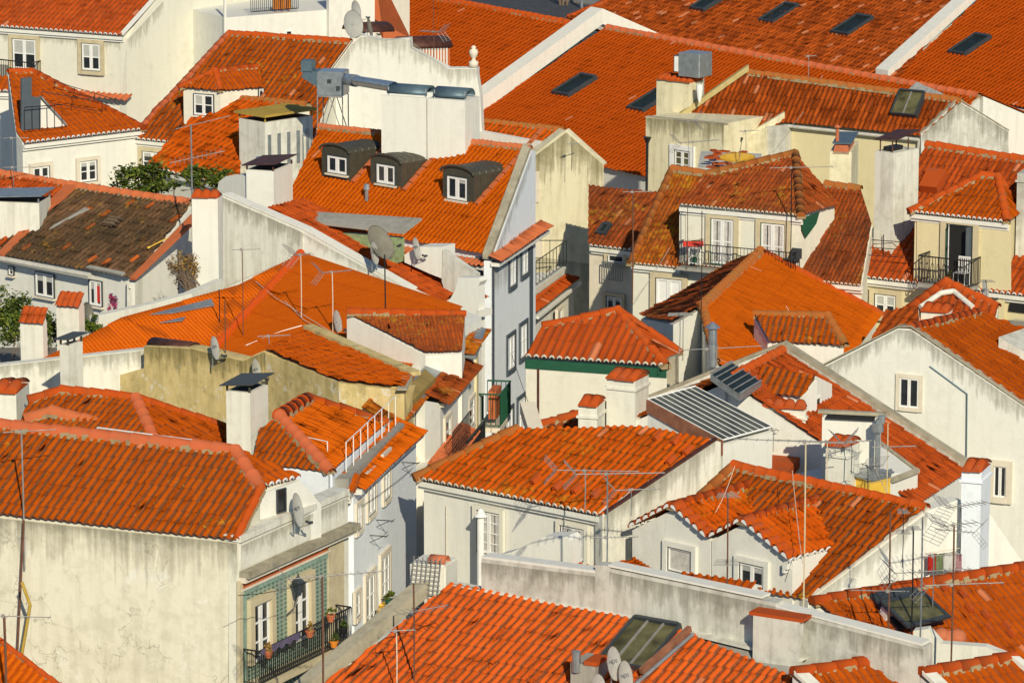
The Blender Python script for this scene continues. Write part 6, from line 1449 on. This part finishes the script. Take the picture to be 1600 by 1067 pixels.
h.mass([a,b_,c3,c3+Vector((-1.5,.5,0)),a+Vector((-.3,1.6,0))]); w=wall(a,b_); ws=wall(b_,c3)
h.panel(ws,[(741,540),(744,538),(744,1600),(741,1600)],'yellow','rain_pipe',.08); h.cornice(a,b_,0,.12,.16,'pipe')
h.done()
b=nb(); add_prism(b,[P(718,551,10.05),P(744,556,10.02),P(759,514,10.15),P(727,497,10.25)],UPZ*-.12); mesh_obj('grey_valley',b,M['sheetgrey'],h.root); SV=Slope(P(741,557,10.0),P(768,516,10.0),12); b=nb(); tile_sheet(b,SV,[[SV.pt(0,0),SV.pt(SV.L,0),SV.pt(SV.L,.55),SV.pt(0,.55)]],.2,.36,.05); mesh_obj('mossy_edge',b,M['tile_moss'],h.root)
for (x0,x1,y0,y1) in ((731,739,625,665),): h.window(ws,x0,y0,x1,y1,.1,'stone_pale',1,3,.05,proud=.02)
bb=nb(); q=ws.at(745,668); f=[q,q+ws.n*.75,q+ws.n*.75+ws.u*2.0,q+ws.u*2.0]; railing(bb,f,1.1,.14,.03,.012); mesh_obj('netted_balcony',bb,M['green'],h.root); bb=nb(); add_prism(bb,f,UPZ*-.15); mesh_obj('balcony_floor',bb,M['stone_pale'],h.root)
bb=nb(); add_box(bb,q+ws.n*.3+ws.u*.4+UPZ*.2,ws.u*1.0,ws.n*.25,UPZ*.9); mesh_obj('balcony_screen',bb,M['salmon'],h.root)
h=House('street_house','white street house with a strip of salmon tiles and dark balustrade, deepest in the street','house',P(720,720,0),'white')
S=Slope(P(700,742,7.9),P(750,676,7.9),26)
h.slope(S,[[S.pt(0,0),S.pt(S.L,0),S.pt(S.L,.7),S.pt(0,.7)]],'salmon',.2,.36,.05,body=False); h.mass([S.pt(0,.2,-.1),S.pt(S.L,.2,-.1),S.pt(S.L,.2,-.1)-Vector((1.2,0,0)),S.pt(0,.2,-.1)-Vector((1.2,0,0))]); h.done()
bb=nb(); railing(bb,[S.pt(1.0,.05),S.pt(S.L-1.5,.05)],1.0,.2,.02,.012); mesh_obj('balustrade',bb,M['iron'],h.root)
# street planters
for (px,py,l,lf) in ((575,958,'yellow flowering plant in a green planter low on the blue white facade','yellowp'),(591,935,'tall green plant in a green planter beside the yellow one','leaf')):
    q=WS.at(px,py)+WS.n*.35; planter(q-UPZ*.3,l,.4,'green',lf,160,.16,.3,.22,size=.06)
for px,py,l in ((588,812,'small iron clothes bracket under the middle facade window'),(578,836,'iron clothes bracket low on the blue white facade'),(628,722,'iron clothes bracket between the street fronts')):
    q=WS.at(px,py); bb=nb(); add_tube(bb,q,q+WS.n*.5,.014,5); add_tube(bb,q-UPZ*.2,q+WS.n*.4,.010,5); add_tube(bb,q+WS.n*.48-WS.u*.2,q+WS.n*.48+WS.u*.2,.009,5); tag(mesh_obj('clothes_bracket',bb,M['iron']),l,'bracket')

# ================================================================ OCHRE WALL HOUSE
h=House('house','house with lichen stained ochre wall and a single sloping orange roof, centre left','house',P(430,620,0),'ochre')
a=P(225,560,10.2); b_=P(650,640,10.2); W=wall(a,b_)
add_prism(h.body,[W.at(225,540),W.at(300,543),W.at(380,562),W.at(412,548),W.at(530,594),W.at(632,606),W.at(626,625),W.at(618,655),W.at(618,1600),W.at(225,1600)],-W.n*.5)
add_prism(h.body,[W.at(128,562),W.at(165,568),W.at(172,590),W.at(225,575),W.at(225,900),W.at(128,900)],-W.n*.4)
e0=W.at(632,606); Sp=Slope(e0,e0-W.n*4,top=W.at(413,546)+UPZ*.0); h.slope(Sp,[[(413,546),(530,593),(632,606),(645,586),(478,514)]],'tile',.21,.42,.055,over=0)
h.stain(W,[(226,541),(300,545),(380,564),(412,550),(530,596),(630,608)],1.3,'stain_olive'); h.coping([Sp.at(474,514),Sp.at(642,588)],.35,.12,'ochre','back_parapet')
h.coping([Sp.at(636,610),Sp.at(645,588)],.3,.04,'coping','side_parapet')
b=h.add('lichen_slab','tile_mosscap'); add_prism(b,[P(614,632,10.2),P(632,640,10.0),P(680,590,10.0),P(664,576,10.2)],UPZ*-.25)
h.done()
b=nb(); q=W.at(225,541); barrel(b,q-W.n*.1,W.at(290,549)-q,None,-W.n*.6,.22); tag(mesh_obj('rusty_hood',b,M['rust']),'rusty curved metal hood on top of the ochre wall','chimney hood')
dish(W.at(347,541)+W.n*.3,.40,.74,'dish lettered ZON standing on the ochre wall, upper left one',yaw=58,text='ZON'); dish(W.at(410,577)+W.n*.25,.42,.76,'dish with round logo lower on the ochre wall, right of the tall mast',yaw=58,text='NOS')
antenna(W.at(345,556)-W.n*.2,470,'short rusty mast just above the ZON dish on the ochre wall',kind='pole',mast='rustmast',r=.022,boom=0)
antenna(W.at(410,560)-W.n*.3,525,'aerial with short boom and pale rods at the top of the ochre wall',boom=1.0,yaw=12,kind='bars',mast='galv',n=6,elen=.2)
# white party wall in front of the low orange roof
h=House('low_wall','long low white wall between garden and ochre wall, left','wall',P(100,600,0),'white2'); a=P(-40,578,10.0); b_=P(228,560,10.0); W=wall(a,b_)
add_prism(h.body,[W.at(-40,575),W.at(228,546),W.at(228,1600),W.at(-40,1600)],-W.n*.35); h.stain(W,[(-40,576),(228,547)],.9,'stain'); h.done()
# ================================================================ LARGE LOW ORANGE PAINTED ROOF + WHITE PARTY WALL
WP=wall(P(349,385,10.6),P(750,437,10.6))
h=House('large_house','wide low house whose roof is painted flat orange, left of centre','house',P(420,500,0),'white')
A=P(325,556,9.7); B=P(705,660,9.7); apx=WP.at(470,394)-Vector((0,.3,0)); S=Slope(A,B,top=apx)
h.slope(S,[[(325,556),(480,575),(640,590),(668,553),(752,490),(470,394)]],'tile_bright',.14,1.9,.016,'roman',over=0,step=.03,jit=.3)
A1=P(30,580,9.7); S1=Slope(A1,A,top=apx); h.slope(S1,[[A1,A,(190,497)],[A,(372,446),(190,497)],[A,apx,(372,446)]],'tile_bright',.14,1.9,.016,'roman',over=0,step=.03,jit=.3)
b=h.add('mortar_rung','salmon')
for k in range(30):
    p_=apx.lerp(S.at(335,540),k/30); add_box(b,p_+S.n*.03-S.u*.22,S.u*.42,S.v*.05,S.n*.04)
h.ridge([S.at(470,396),S.at(335,545)],.12,'orange_paint',.3)
# small tiled roof on it
zt_=S.at(665,552).z+.3; T=Slope(P(560,556,zt_),P(722,551,zt_),20)
h.slope(T,[[(665,551),(722,549),(727,492),(542,488)]],'tile_old',6.0,.4,.05,over=0); h.ridge([T.at(542,488),T.at(727,492)],.14)
b=h.add('white_band','white'); add_path(b,[S.at(384,540),S.at(440,518),S.at(475,508)],.03)
h.done()
for (pp,l) in (([(235,492),(330,468),(335,478),(270,490)],'long blue grey metal strip lying on the painted orange roof'),([(250,505),(290,496),(285,502)],'small dark metal strip lying on the painted orange roof')):
    b=nb(); add_prism(b,[S1.at(*p,.06) for p in pp],S1.n*.03); tag(mesh_obj('metal_strip',b,M['sheetgrey']),l,'metal sheet')
antenna(S.at(343,508),452,'short dark mast by the blue grey strip on the painted roof',kind='pole',mast='iron',r=.022,boom=0)
antenna(S.at(380,526),390,'rusty mast with one long arm over the painted roof',boom=.9,yaw=8,kind='bars',n=2,elen=.05,mast='rustmast')
antenna(S.at(471,500),398,'pale crooked mast topped by a spider like aerial and orange clip on the painted roof',boom=.6,yaw=30,kind='yagi',n=5,elen=.3,mast='cable')
antenna(S.at(520,520),425,'pale crooked mast with spiny aerial pointing right, painted roof',boom=1.0,yaw=25,kind='yagi',n=8,elen=.18,mast='cable')
antenna(S.at(602,548),398,'tall thin dark mast rising from the painted roof to the grey dishes',kind='pole',mast='iron',r=.03,boom=0)
dish(S.at(528,520)+UPZ*.35,.42,.78,'cream dish with a rust streak on the painted orange roof',yaw=58,mat='dish')
def wire(pts,label,mat='cable',r=.012,sag=.0):
    b=nb(); full=[]
    for p,q in zip(pts[:-1],pts[1:]):
        for k in range(8): t=k/8; full.append(p.lerp(q,t)-UPZ*sag*4*t*(1-t))
    full.append(pts[-1]); add_path(b,full,r,4); tag(mesh_obj('cable',b,M[mat]),label,'cable')
wire([S.at(400,440,.1),S.at(430,465,.1),S.at(520,520,.1),S.at(560,545,.1)],'pale cable running down across the painted orange roof')
wire([S.at(445,470,.1),S.at(475,500,.1),S.at(530,530,.3),S.at(600,545,.3)],'second pale cable crossing near the cream dish')
# long white party wall with curled end
h=House('party_wall','long white party wall stepping down to a curled end pier, centre','wall',WP.at(560,450),'white')
add_prism(h.body,[WP.at(*p) for p in ((348,306),(475,361),(475,600),(348,600))],-WP.n*.4); add_prism(h.body,[WP.at(*p) for p in ((475,361),(640,455),(640,600),(475,560))],-WP.n*.4); add_prism(h.body,[WP.at(*p) for p in ((640,455),(668,468),(692,475),(692,620),(640,600))],-WP.n*.4)
add_prism(h.body,[WP.at(*p) for p in ((692,475),(704,466),(712,452),(716,434),(748,434),(751,440),(747,447),(747,620),(692,620))],-WP.n*.4)
b=h.add('pier_moulding','white'); q=WP.at(744,489); add_box(b,q-UPZ*.1,WP.u*.3,-WP.n*.5,UPZ*.2)
h.stain(WP,[(349,309),(475,364)],1.1,'stain',.036); h.stain(WP,[(475,364),(640,457)],.6,'stain_soft',.036); h.panel(WP,[(349,308),(474,362),(474,402),(430,415),(349,450)],'stained','weathered_face',.03)
h.coping([WP.at(348,305),WP.at(475,360),WP.at(640,454)],.45,.05,'white','wall_cap')
# roof behind the party wall
e=WP.at(640,450)-WP.n*.4; e.z=WP.at(640,455).z-.1; S9=Slope(e,e-WP.n*4,top=WP.at(400,325)-WP.n*.4-UPZ*.1); e2_=WP.at(700,486)-WP.n*.4; L9=2.4
h.slope(S9,[[WP.at(400,327)-WP.n*.4,S9.pt(0,-1.4),S9.pt(L9,-1.4),WP.at(400,327)-WP.n*(.4+L9)]],'tile_red',.22,.42,.05,over=0,body=False)
h.done()
h=House('garden_shed','green corrugated shed with long grey sheet roof behind the grey dishes','shed',WP.at(560,400)-WP.n*1.5,'greenplant')
Wg_=wall(WP.at(500,380)-WP.n*1.6,WP.at(640,404)-WP.n*1.6); q=Wg_
h.panel(Wg_,[(500,362),(624,372),(624,410),(600,420),(500,380)],'greenplant','shed_wall',-.3); b=h.add('corrugation','greenplant')
for i in range(34): p_=Wg_.at(502,370)+Wg_.u*(i*.09); add_box(b,p_-UPZ*.9,Wg_.u*.04,Wg_.n*.03,UPZ*.95)
b=h.add('sheet_roof','concrete'); add_prism(b,[Wg_.at(462,345)+Wg_.n*.2,Wg_.at(636,365)+Wg_.n*.2,Wg_.at(638,350)-Wg_.n*.8,Wg_.at(470,338)-Wg_.n*.6],UPZ*.08); h.done()
q=WP.at(598,378)+WP.n*.1; dish(q,1.0,1.3,'biggest weathered grey dish above the long white party wall',yaw=45,tilt=35,mat='dishold',pole=.8); dish(WP.at(599,392)+WP.n*.5,.44,.80,'dish lettered ZON in front of the biggest grey dish',yaw=58,text='ZON',arm=False); 
h=House('terrace_block','white terrace block with grey stained side, behind the curled pier','house',WP.at(690,420)-WP.n*2,'white')
Wt=wall(WP.at(640,400)-WP.n*1.7,WP.at(750,420)-WP.n*1.7); h.panel(Wt,[(632,398),(652,386),(690,386),(690,435),(672,428),(632,410)],'white','end_wall',-.8); h.panel(Wt,[(692,390),(745,428),(745,500),(700,470),(690,440)],'grey_stain','stained_side',-.2); h.done()
dish(Wt.at(659,386)+Wt.n*.3,.40,.78,'dish with round logo at the end of the bright orange roof eave',yaw=58,text='NOS')
# white chimneys at its upper end
q=WP.at(462,318)-WP.n*1.4; c,_=chimney(h,P(428,316,11.0),388,460,268,20,'white',cap='lid',capmat='rust',base=2,rim=False,label='white chimney with brown pitched lid')
b=nb(); q=P(404,275,11.6); add_tube(b,q-UPZ*.3,q+UPZ*.7,.09,8); mesh_obj('flue_pipe',b,M['galv'],c)
h=House('terrace_wall','bright white curved terrace wall right of the fig bushes','wall',P(380,300,0),'white'); w=wall(P(340,306,10.9),P(395,318,10.9)); add_prism(h.body,[w.at(338,304),w.at(342,284),w.at(352,276),w.at(368,273),w.at(382,276),w.at(388,290),w.at(392,330),w.at(338,330)],-w.n*1.0); h.done()
# ================================================================ BROWN WEATHERED ROOF HOUSE, LEFT
h=House('house','white house with dark brown lichen crusted roof and red curtain window, left','house',P(100,440,0),'white')
A=P(-60,388,9.8); B=P(207,436,9.8); S=Slope(A,B,25)
h.slope(S,[[(-10,397),(207,436),(299,320),(110,290)]],'tile_brown',7.4,.42,.075); W=wall(A,B,.2)
h.slope(S,[[(-60,388),(-10,397),(110,290),(-60,262)]],'tile_red',7.4,.42,.07)
h.ridge([S.at(-60,262),S.at(110,290),S.at(299,318)],.17,'salmon',.5)
b=h.add('valley_mortar','salmon'); add_prism(b,[S.at(-4,400,.04),S.at(5,402,.04),S.at(122,291,.04),S.at(106,289,.04)],S.n*.10); add_prism(b,[S.at(204,438,.05),S.at(212,438,.05),S.at(302,352,.05),S.at(300,338,.05)],S.n*.10)
b=h.add('gutter','pipe'); add_tube(b,S.at(-60,390)-UPZ*.05-S.h*.06,S.at(142,428)-UPZ*.05-S.h*.06,.10,8); add_path(b,[S.at(203,438)-UPZ*.25,W.at(204,450)+W.n*.1,W.at(203,500)+W.n*.1],.04)
b=h.add('grey_slab','concrete'); add_prism(b,[S.at(77,360,.1),S.at(86,352,.1),S.at(140,328,.1),S.at(133,326,.1)],S.n*.05) ; add_prism(b,[S.at(135,420,.08),S.at(190,432,.08),S.at(196,428,.08),S.at(142,417,.08)],S.n*.08)
e0=S.at(209,438); e1_=S.at(301,352); GW=wall(e0,P(300,395,9.8)); h.panel(GW,[(211,440),(301,355),(301,500),(211,560)],'stained','side_wall',-.3)
h.done()
h.window(W,57,427,85,463,.0,'stone',2,1,.06); h.window(W,141,439,160,477,0,'stone',2,1,.06,label='window with a red curtain on the right half'); h.window(W,15,417,22,429,0,'stone',1,1,.03)
b=nb(); add_box(b,W.at(153,472)+W.n*.02,W.u*.13,W.n*.012,UPZ*.58); mesh_obj('red_curtain',b,M['red'],h.root)
c,i_=chimney(h,S.at(62,362),-12,84,318,12,'stained',cap='lid',capmat='sheet',base=2,rim=False,label='long low stained chimney under a grey sheet lid, left edge',lidtilt=.12)
b=nb(); p_=S.at(234,386,.12); q_=S.at(278,364,.12); add_tube(b,p_,q_,.02,5); add_tube(b,p_,p_-(q_-p_)*.08,.04,5); tag(mesh_obj('yellow_pole',b,M['yellowp']),'yellow stick with red tip lying on the brown roof edge','stick')
b=nb(); q=S.at(160,352,.1)
for k in range(5): add_box(b,q+S.u*(.1*k),S.u*.03,S.v*.5,S.n*.1)
for k in range(3): add_box(b,q+S.v*(.18*k)+S.n*.1,S.u*.75,S.v*.03,S.n*.03)
tag(mesh_obj('fallen_aerial',b,M['twig']),'broken lichen covered aerial lying in the middle of the brown roof','aerial')
# pillar chimney
ch=House('white_wall','tall white pillar wall with a small tiled cap beside the brown roof','wall',P(325,400,0),'white')
c,_=chimney(ch,P(342,445,9.9),303,349,310,12,'white',cap='tiles',base=4,rim=False,label='pillar like chimney with orange tile cap'); ch.mass([P(300,460,9.6),P(345,466,9.6),P(349,455,9.6),P(306,450,9.6)]); ch.done()
b=nb(); q=P(302,430,10.0); z_=raise_to(q,195); add_tube(b,q,Vector((q.x,q.y,z_)),.03,6); t=thing('television_antenna','tall grey mast with branching aerials in front of the mossy edged roof, upper left','antenna',q); mesh_obj('mast',b,M['galv'],t)
b=nb(); p_=Vector((q.x,q.y,z_)); add_tube(b,p_-Vector((.5,0,.15)),p_+Vector((1.3,.3,.25)),.014,5); add_tube(b,p_-Vector((.7,0,1.3)),p_+Vector((1.1,.3,-.95)),.014,5)
for k in range(12): 
    c0=p_-Vector((.5,0,.15))+Vector((1.8,.3,.4))*(k/12); add_tube(b,c0-Vector((.1,.2,0)),c0+Vector((.1,.2,0)),.007,4)
    c0=p_-Vector((.7,0,1.3))+Vector((1.8,.3,.35))*(k/12); add_tube(b,c0-UPZ*.14,c0+UPZ*.14,.007,4)
mesh_obj('elements',b,M['alu'],t)
antenna(P(22,330,10.6),216,'slim pale mast with two aerial bars at the left edge before the white house',boom=.9,yaw=3,kind='bars',n=5,elen=.15,mast='galv',second=(.6,3,1.1,'bars',.15),r=.016)
# low parapet between brown house and painted roof
h=House('low_wall','weathered low wall rising to the right behind the painted orange roof','wall',P(250,500,0),'white2'); w=wall(P(150,505,9.7),P(352,440,9.7)); 
pts=[P(150,506,9.9),P(240,486,9.95),P(300,470,10.05),P(350,448,10.15)]
for p_,q_ in zip(pts[:-1],pts[1:]): n_=Vector((q_.y-p_.y,-(q_.x-p_.x),0)).normalized(); add_prism(h.body,[p_+UPZ*.25,q_+UPZ*.25,Vector((q_.x,q_.y,0)),Vector((p_.x,p_.y,0))],-n_*.3)
h.done()
# bushes
bush('fig_bush','dark green fig bush left of the tall mast, under the mossy edged roof','bush',dn(P(245,320,9.0),0),P(225,286,10.2),Vector((1.5,.8,.75)),2600,.11,3,['leaf','leaf_dark'],clumps=26)
bush('fig_bush','small bright green bush right of the tall mast by the curved terrace wall','bush',dn(P(330,310,9.5),0),P(322,281,10.6),Vector((1.0,.6,.65)),1600,.10,8,['leaf','leaf_dark'],clumps=18)
bush('dry_bush','dry ochre leaved bush with bare twigs against the stained side wall','bush',P(292,462,9.9),P(287,420,10.6),Vector((.62,.4,.68)),1500,.055,12,['leaf_dry','twig','leaf_dry'],clumps=22,stems=26)
bush('garden_shrub','dense dark shrub at the left edge under the white house','bush',dn(P(5,560,9.0),7.5),P(8,495,10.0),Vector((1.0,.8,.85)),3600,.075,21,['leaf_dark','leaf'],clumps=30)
bush('garden_shrub','green shrub showing between the two tile capped chimneys','bush',dn(P(85,545,9.2),7.5),P(84,512,9.9),Vector((.55,.4,.5)),1300,.065,22,['leaf_dark','leaf'],clumps=16)
bush('garden_shrub','small glossy shrub right of the tile capped chimneys','bush',dn(P(140,530,9.4),7.5),P(142,508,9.9),Vector((.35,.3,.35)),700,.07,23,['leaf','leaf_dark'],clumps=12)
bush('climbing_plant','climber with magenta flowers on the white wall beside the red curtain','plant',dn(P(180,492,9.4),7.5),P(177,476,9.9),Vector((.16,.12,.38)),420,.055,24,['pink','purple','pink'],clumps=12,stems=3)
bm=nb(); add_box(bm,Vector((-26,129.5,0)),Vector((16.5,0,0)),Vector((0,13,0)),UPZ*7.5); o=mesh_obj('garden_ground',bm,M['earth']); o['kind']='structure'
g=House('white_house','pair of white garden chimneys with steep tile caps, left edge','wall',P(80,540,0),'white2')
c,_=chimney(g,P(68,556,9.9),32,74,507,20,'white2',cap='flat',base=4,rim=False,label='lower left chimney of the garden pair'); c2_,_2=chimney(g,P(124,530,9.9),89,133,482,20,'white2',cap='flat',base=4,rim=False,label='upper right chimney of the garden pair')
for cc,I in ((c,_),(c2_,_2)):
    o_,e1,e2,wl,wd,H=I; b=nb(); add_prism(b,[o_+UPZ*H,o_+e2*wd+UPZ*H,o_+e2*wd*.5+UPZ*(H+.25)],e1*wl); mesh_obj('cap_gable',b,M['white2'],cc); b=nb(); S_=Slope(o_-e2*.1+UPZ*(H+.02)-e1*.0,o_-e2*.1+UPZ*(H+.02)+e1*1,top=o_+e2*wd*.5+UPZ*(H+.30)); tile_sheet(b,S_,[[S_.pt(0,0),S_.pt(wl+.08,0),S_.pt(wl+.08,.6),S_.pt(0,.6)]],.2,.3,.05); mesh_obj('chimney_cap',b,M['tile_capmat'],cc)
g.done()
dish(P(138,492,10.0),.8,.85,'old grey dish seen edge on behind the upper garden chimney',yaw=70,mat='dishold',arm=False)
# ================================================================ FRONT RIGHT AERIAL FOREST
for (px,py,yt,l,kw) in (
 (948,938,740,'tall grey mast with two crossed aerials on the long concrete wall',dict(boom=2.2,yaw=4,kind='yagi',n=12,elen=.2,mast='galv',r=.026,second=(.50,6,1.2,'bars',.12))),
 (914,790,735,'short mast with wide flat aerial over the middle house eave',dict(boom=2.2,yaw=-4,kind='yagi',n=9,elen=.28,mast='alu',r=.022)),
 (1135,985,775,'rusty mast with ladder like aerial before the valley of the double gable',dict(boom=.5,yaw=90,kind='bars',n=5,elen=.3,mast='rustmast',r=.028,second=(.5,90,.6,'bars',.35))),
 (1254,1028,690,'tall yellowish mast with a long horizontal aerial above the double gable',dict(boom=2.6,yaw=170,kind='yagi',n=10,elen=.22,mast='stone',r=.024)),
 (1387,1025,797,'rusty mast with low crossbar in front of the verge of the double gable',dict(boom=1.4,yaw=175,kind='bars',n=4,elen=.1,mast='rustmast',r=.028,at=.45)),
 (1423,1035,826,'black mast, leftmost of the close pair by the open roof window',dict(boom=.4,yaw=90,kind='bars',n=5,elen=.2,mast='iron',r=.026)),
 (1437,1030,808,'grey mast, rightmost of the close pair by the open roof window',dict(boom=1.9,yaw=12,kind='yagi',n=12,elen=.26,mast='galv',r=.028,at=.62)),
 (1486,1040,820,'rusty mast with tilted grid reflector and red tipped aerial',dict(boom=1.0,yaw=25,kind='yagi',n=6,elen=.40,mast='rustmast',r=.03,second=(.58,8,1.9,'yagi',.28))),
 (1457,950,868,'small antenna with curved rods on the ridge behind the open roof window',dict(boom=1.1,yaw=15,kind='bars',n=7,elen=.22,mast='galv',r=.018)),
 (647,1065,912,'rusty mast with a low cross aerial over the nearest tiled roof',dict(boom=1.5,yaw=35,kind='bars',n=9,elen=.35,mast='rustmast',r=.03,at=.72)),
 (505,1090,900,'rusty mast with long aerial in front of the green tiled front',dict(boom=2.3,yaw=18,kind='yagi',n=12,elen=.25,mast='rustmast',r=.035)),
 (620,1090,985,'white thin mast with a loop aerial on the nearest tiled roof',dict(boom=.7,yaw=10,kind='bars',n=5,elen=.3,mast='cable',r=.02)),
 (1291,790,690,'thin ochre mast with a long side arm beside the two tile chimneys',dict(boom=2.2,yaw=172,kind='bars',n=7,elen=.12,mast='stone',r=.02)),
 (1385,790,662,'ochre mast with fan shaped aerial over the low orange roof',dict(boom=1.2,yaw=6,kind='bars',n=8,elen=.25,mast='stone',r=.02,at=.72)),
 (1355,790,728,'tilted grid aerial next to the yellow box',dict(boom=.5,yaw=120,kind='yagi',n=4,elen=.35,mast='iron',r=.016)),
 (1105,625,545,'aerial with long dotted boom crossing the round flue',dict(boom=2.6,yaw=14,kind='bars',n=16,elen=.05,mast='galv',r=.018)),
 (1208,700,672,'small fan aerial fixed on the corner of the glazed shed',dict(boom=.5,yaw=185,kind='bars',n=4,elen=.25,mast='alu',r=.014)),
 (1540,500,440,'slim mast beside the small right edge dish',dict(boom=.4,yaw=90,kind='bars',n=4,elen=.3,mast='galv',r=.018))):
    z_=10.0
    if (px,py) in ((505,1090),(620,1090),(647,1065)): base=SF.at(px,py) if px>600 else P(px,py,9.0)
    elif px in (1423,1437,1486,1387): base=P(px,py,9.3)
    elif px==914: base=P(px,py,10.0)
    elif px==1540: base=P(px,py,9.6)
    else: base=P(px,py,9.6)
    antenna(base,yt,l,**kw)
dish(P(1540,455,10.3),.42,.8,'small white dish on the mast at the right edge, below the yellow balcony',yaw=62,text='NOS')
# small roofs under the right yellow house
h=House('house','group of small red roofs with a white curved parapet, below the right yellow house','house',P(1450,510,0),'white2')
S=Slope(P(1400,548,9.1),P(1600,560,9.1),22); h.slope(S,[[(1380,540),(1540,560),(1560,480),(1478,440),(1420,480)]],'tile_red',.28,.42,.07,over=0); S0=Slope(P(1340,560,9.0),P(1450,575,9.0),22); h.slope(S0,[[(1345,560),(1440,560),(1435,480),(1385,486)]],'tile_mottled',.28,.42,.06,over=0)
h.ridge([S.at(1420,482),S.at(1478,440),S.at(1560,480)],.13); b=h.add('curved_parapet','white2'); add_path(b,[S.at(1438,480,.15),S.at(1470,458,.15),S.at(1490,455,.15),S.at(1520,480,.1)],.09,8)
h.done(); chimney(h,S.at(1480,505),1438,1490,490,20,'white2',cap='tiles',base=2,rim=False,label='low white chimney with a single row of cap tiles')
h=House('low_wall','white curved terrace ledge and small red roof strips in front of the middle house','wall',P(840,860,0),'white')
w=wall(P(790,875,9.0),P(900,893,9.0)); add_prism(h.body,[w.at(775,868),w.at(800,862),w.at(850,838),w.at(884,838),w.at(890,845),w.at(890,900),w.at(775,900)],-w.n*.6)
for (p0,p1) in (((832,888),(935,906)),((1040,912),(1172,928)),((960,880),(1010,912))):
    S=Slope(P(*p0,8.9),P(*p1,8.9),20); h.slope(S,[[S.pt(0,0),S.pt(S.L,0),S.pt(S.L,.5),S.pt(.3,.5)]],'tile',.22,.42,.06,over=0)
h.done()
# laundry on the plain white house
q=WV.at(1452,868); 
for k,(dx,mt,l,w_) in enumerate(((0,'red','red cloth on the washing line of the plain white house',.28),(9,'greenplant','pale green towel on the washing line',.35),(23,'whitepaint','white cloth on the washing line between green and pink',.5),(42,'pinkcloth','pink cloth at the right end of the washing line',.3))):
    p_=WV.at(1440+dx,862)+WV.n*.3; b=nb(); N=10; g_=[[b.verts.new(p_+WV.u*(w_*i_/N)+WV.n*(.035*math.sin(i_*1.7+k)*(.3+j_/6))-UPZ*(.5*j_/6*(1+.06*math.sin(i_*.9+k)))) for i_ in range(N+1)] for j_ in range(7)]
    for j_ in range(6):
        for i_ in range(N): b.faces.new((g_[j_+1][i_],g_[j_+1][i_+1],g_[j_][i_+1],g_[j_][i_]))
    bmesh.ops.solidify(b,geom=b.faces[:],thickness=.008); tag(mesh_obj('hanging_laundry',b,M[mt],None,True),l,'laundry')
b=nb(); p_=WV.at(1436,861)+WV.n*.3; add_tube(b,p_,WV.at(1500,850)+WV.n*.3,.01,4); tag(mesh_obj('washing_line',b,M['cable']),'thin washing line across the plain white wall','line')

def hang(a,b_,sag,label,mat='cable',r=.009):
    pts=[a.lerp(b_,k/14)-UPZ*(sag*4*(k/14)*(1-k/14)) for k in range(15)]; b=nb(); add_path(b,pts,r,4); tag(mesh_obj('cable',b,M[mat]),label,'cable')
hang(P(1105,270,11.5),P(990,470,9.6),.35,'white cable looping down the mossy roof left of the dormer')
hang(P(1228,478,10.6),P(1258,505,10.1),.12,'short white cable on the big orange pyramid roof')
hang(P(1148,728,10.9),P(1118,800,9.9),.10,'pale cable running down the ridge end of the double gable house')
hang(P(1238,735,10.9),P(1254,880,9.5),.12,'pale cable descending beside the tall yellowish mast')
hang(P(1360,712,10.6),P(1402,800,9.9),.08,'pale cable from the yellow box across the double gable roof')
hang(P(1285,118,11.5),P(1238,195,10.7),.25,'thin pale cable across the weathered roof below the long ridge')
hang(P(505,900,10.2),P(372,930,10.3),.10,'thin dark wire from the rusty mast to the corner of the tiled front','iron')
hang(P(800,555,9.8),P(830,640,9.2),.05,'thin dark wire on the blue white side wall','iron')
hang(WS.at(560,790)+WS.n*.1,WS.at(640,730)+WS.n*.1,.05,'thin dark cable along the blue white street facade','iron')
for (px,py,yt,l,kw) in (
 (1165,250,205,'tiny aerial above the heap of loose tiles',dict(boom=.8,yaw=20,kind='bars',n=5,elen=.15,mast='alu',r=.014)),
 (1075,275,190,'slim pale mast with small grid near the metal cooling box',dict(boom=.7,yaw=200,kind='yagi',n=6,elen=.2,mast='alu',r=.014)),
 (893,262,225,'small crooked aerial on the yellow gable shoulder',dict(boom=.5,yaw=20,kind='bars',n=4,elen=.12,mast='iron',r=.012)),
 (1330,735,690,'small spiky aerial above the tile chimneys',dict(boom=.9,yaw=15,kind='yagi',n=7,elen=.18,mast='iron',r=.014)),
 (1500,870,790,'tangled aerial in front of the tall narrow chimney',dict(boom=1.2,yaw=30,kind='yagi',n=8,elen=.3,mast='iron',r=.016,second=(.5,160,1.0,'yagi',.22))),
 (1410,880,800,'thin ladder aerial at the verge of the double gable house',dict(boom=.5,yaw=92,kind='bars',n=6,elen=.16,mast='iron',r=.014,second=(.6,88,.5,'bars',.2))),
 (986,800,765,'low aerial beside the stained side wall of the middle house',dict(boom=1.2,yaw=8,kind='yagi',n=9,elen=.2,mast='galv',r=.014))):
    antenna(P(px,py,10.3),yt,l,**kw)
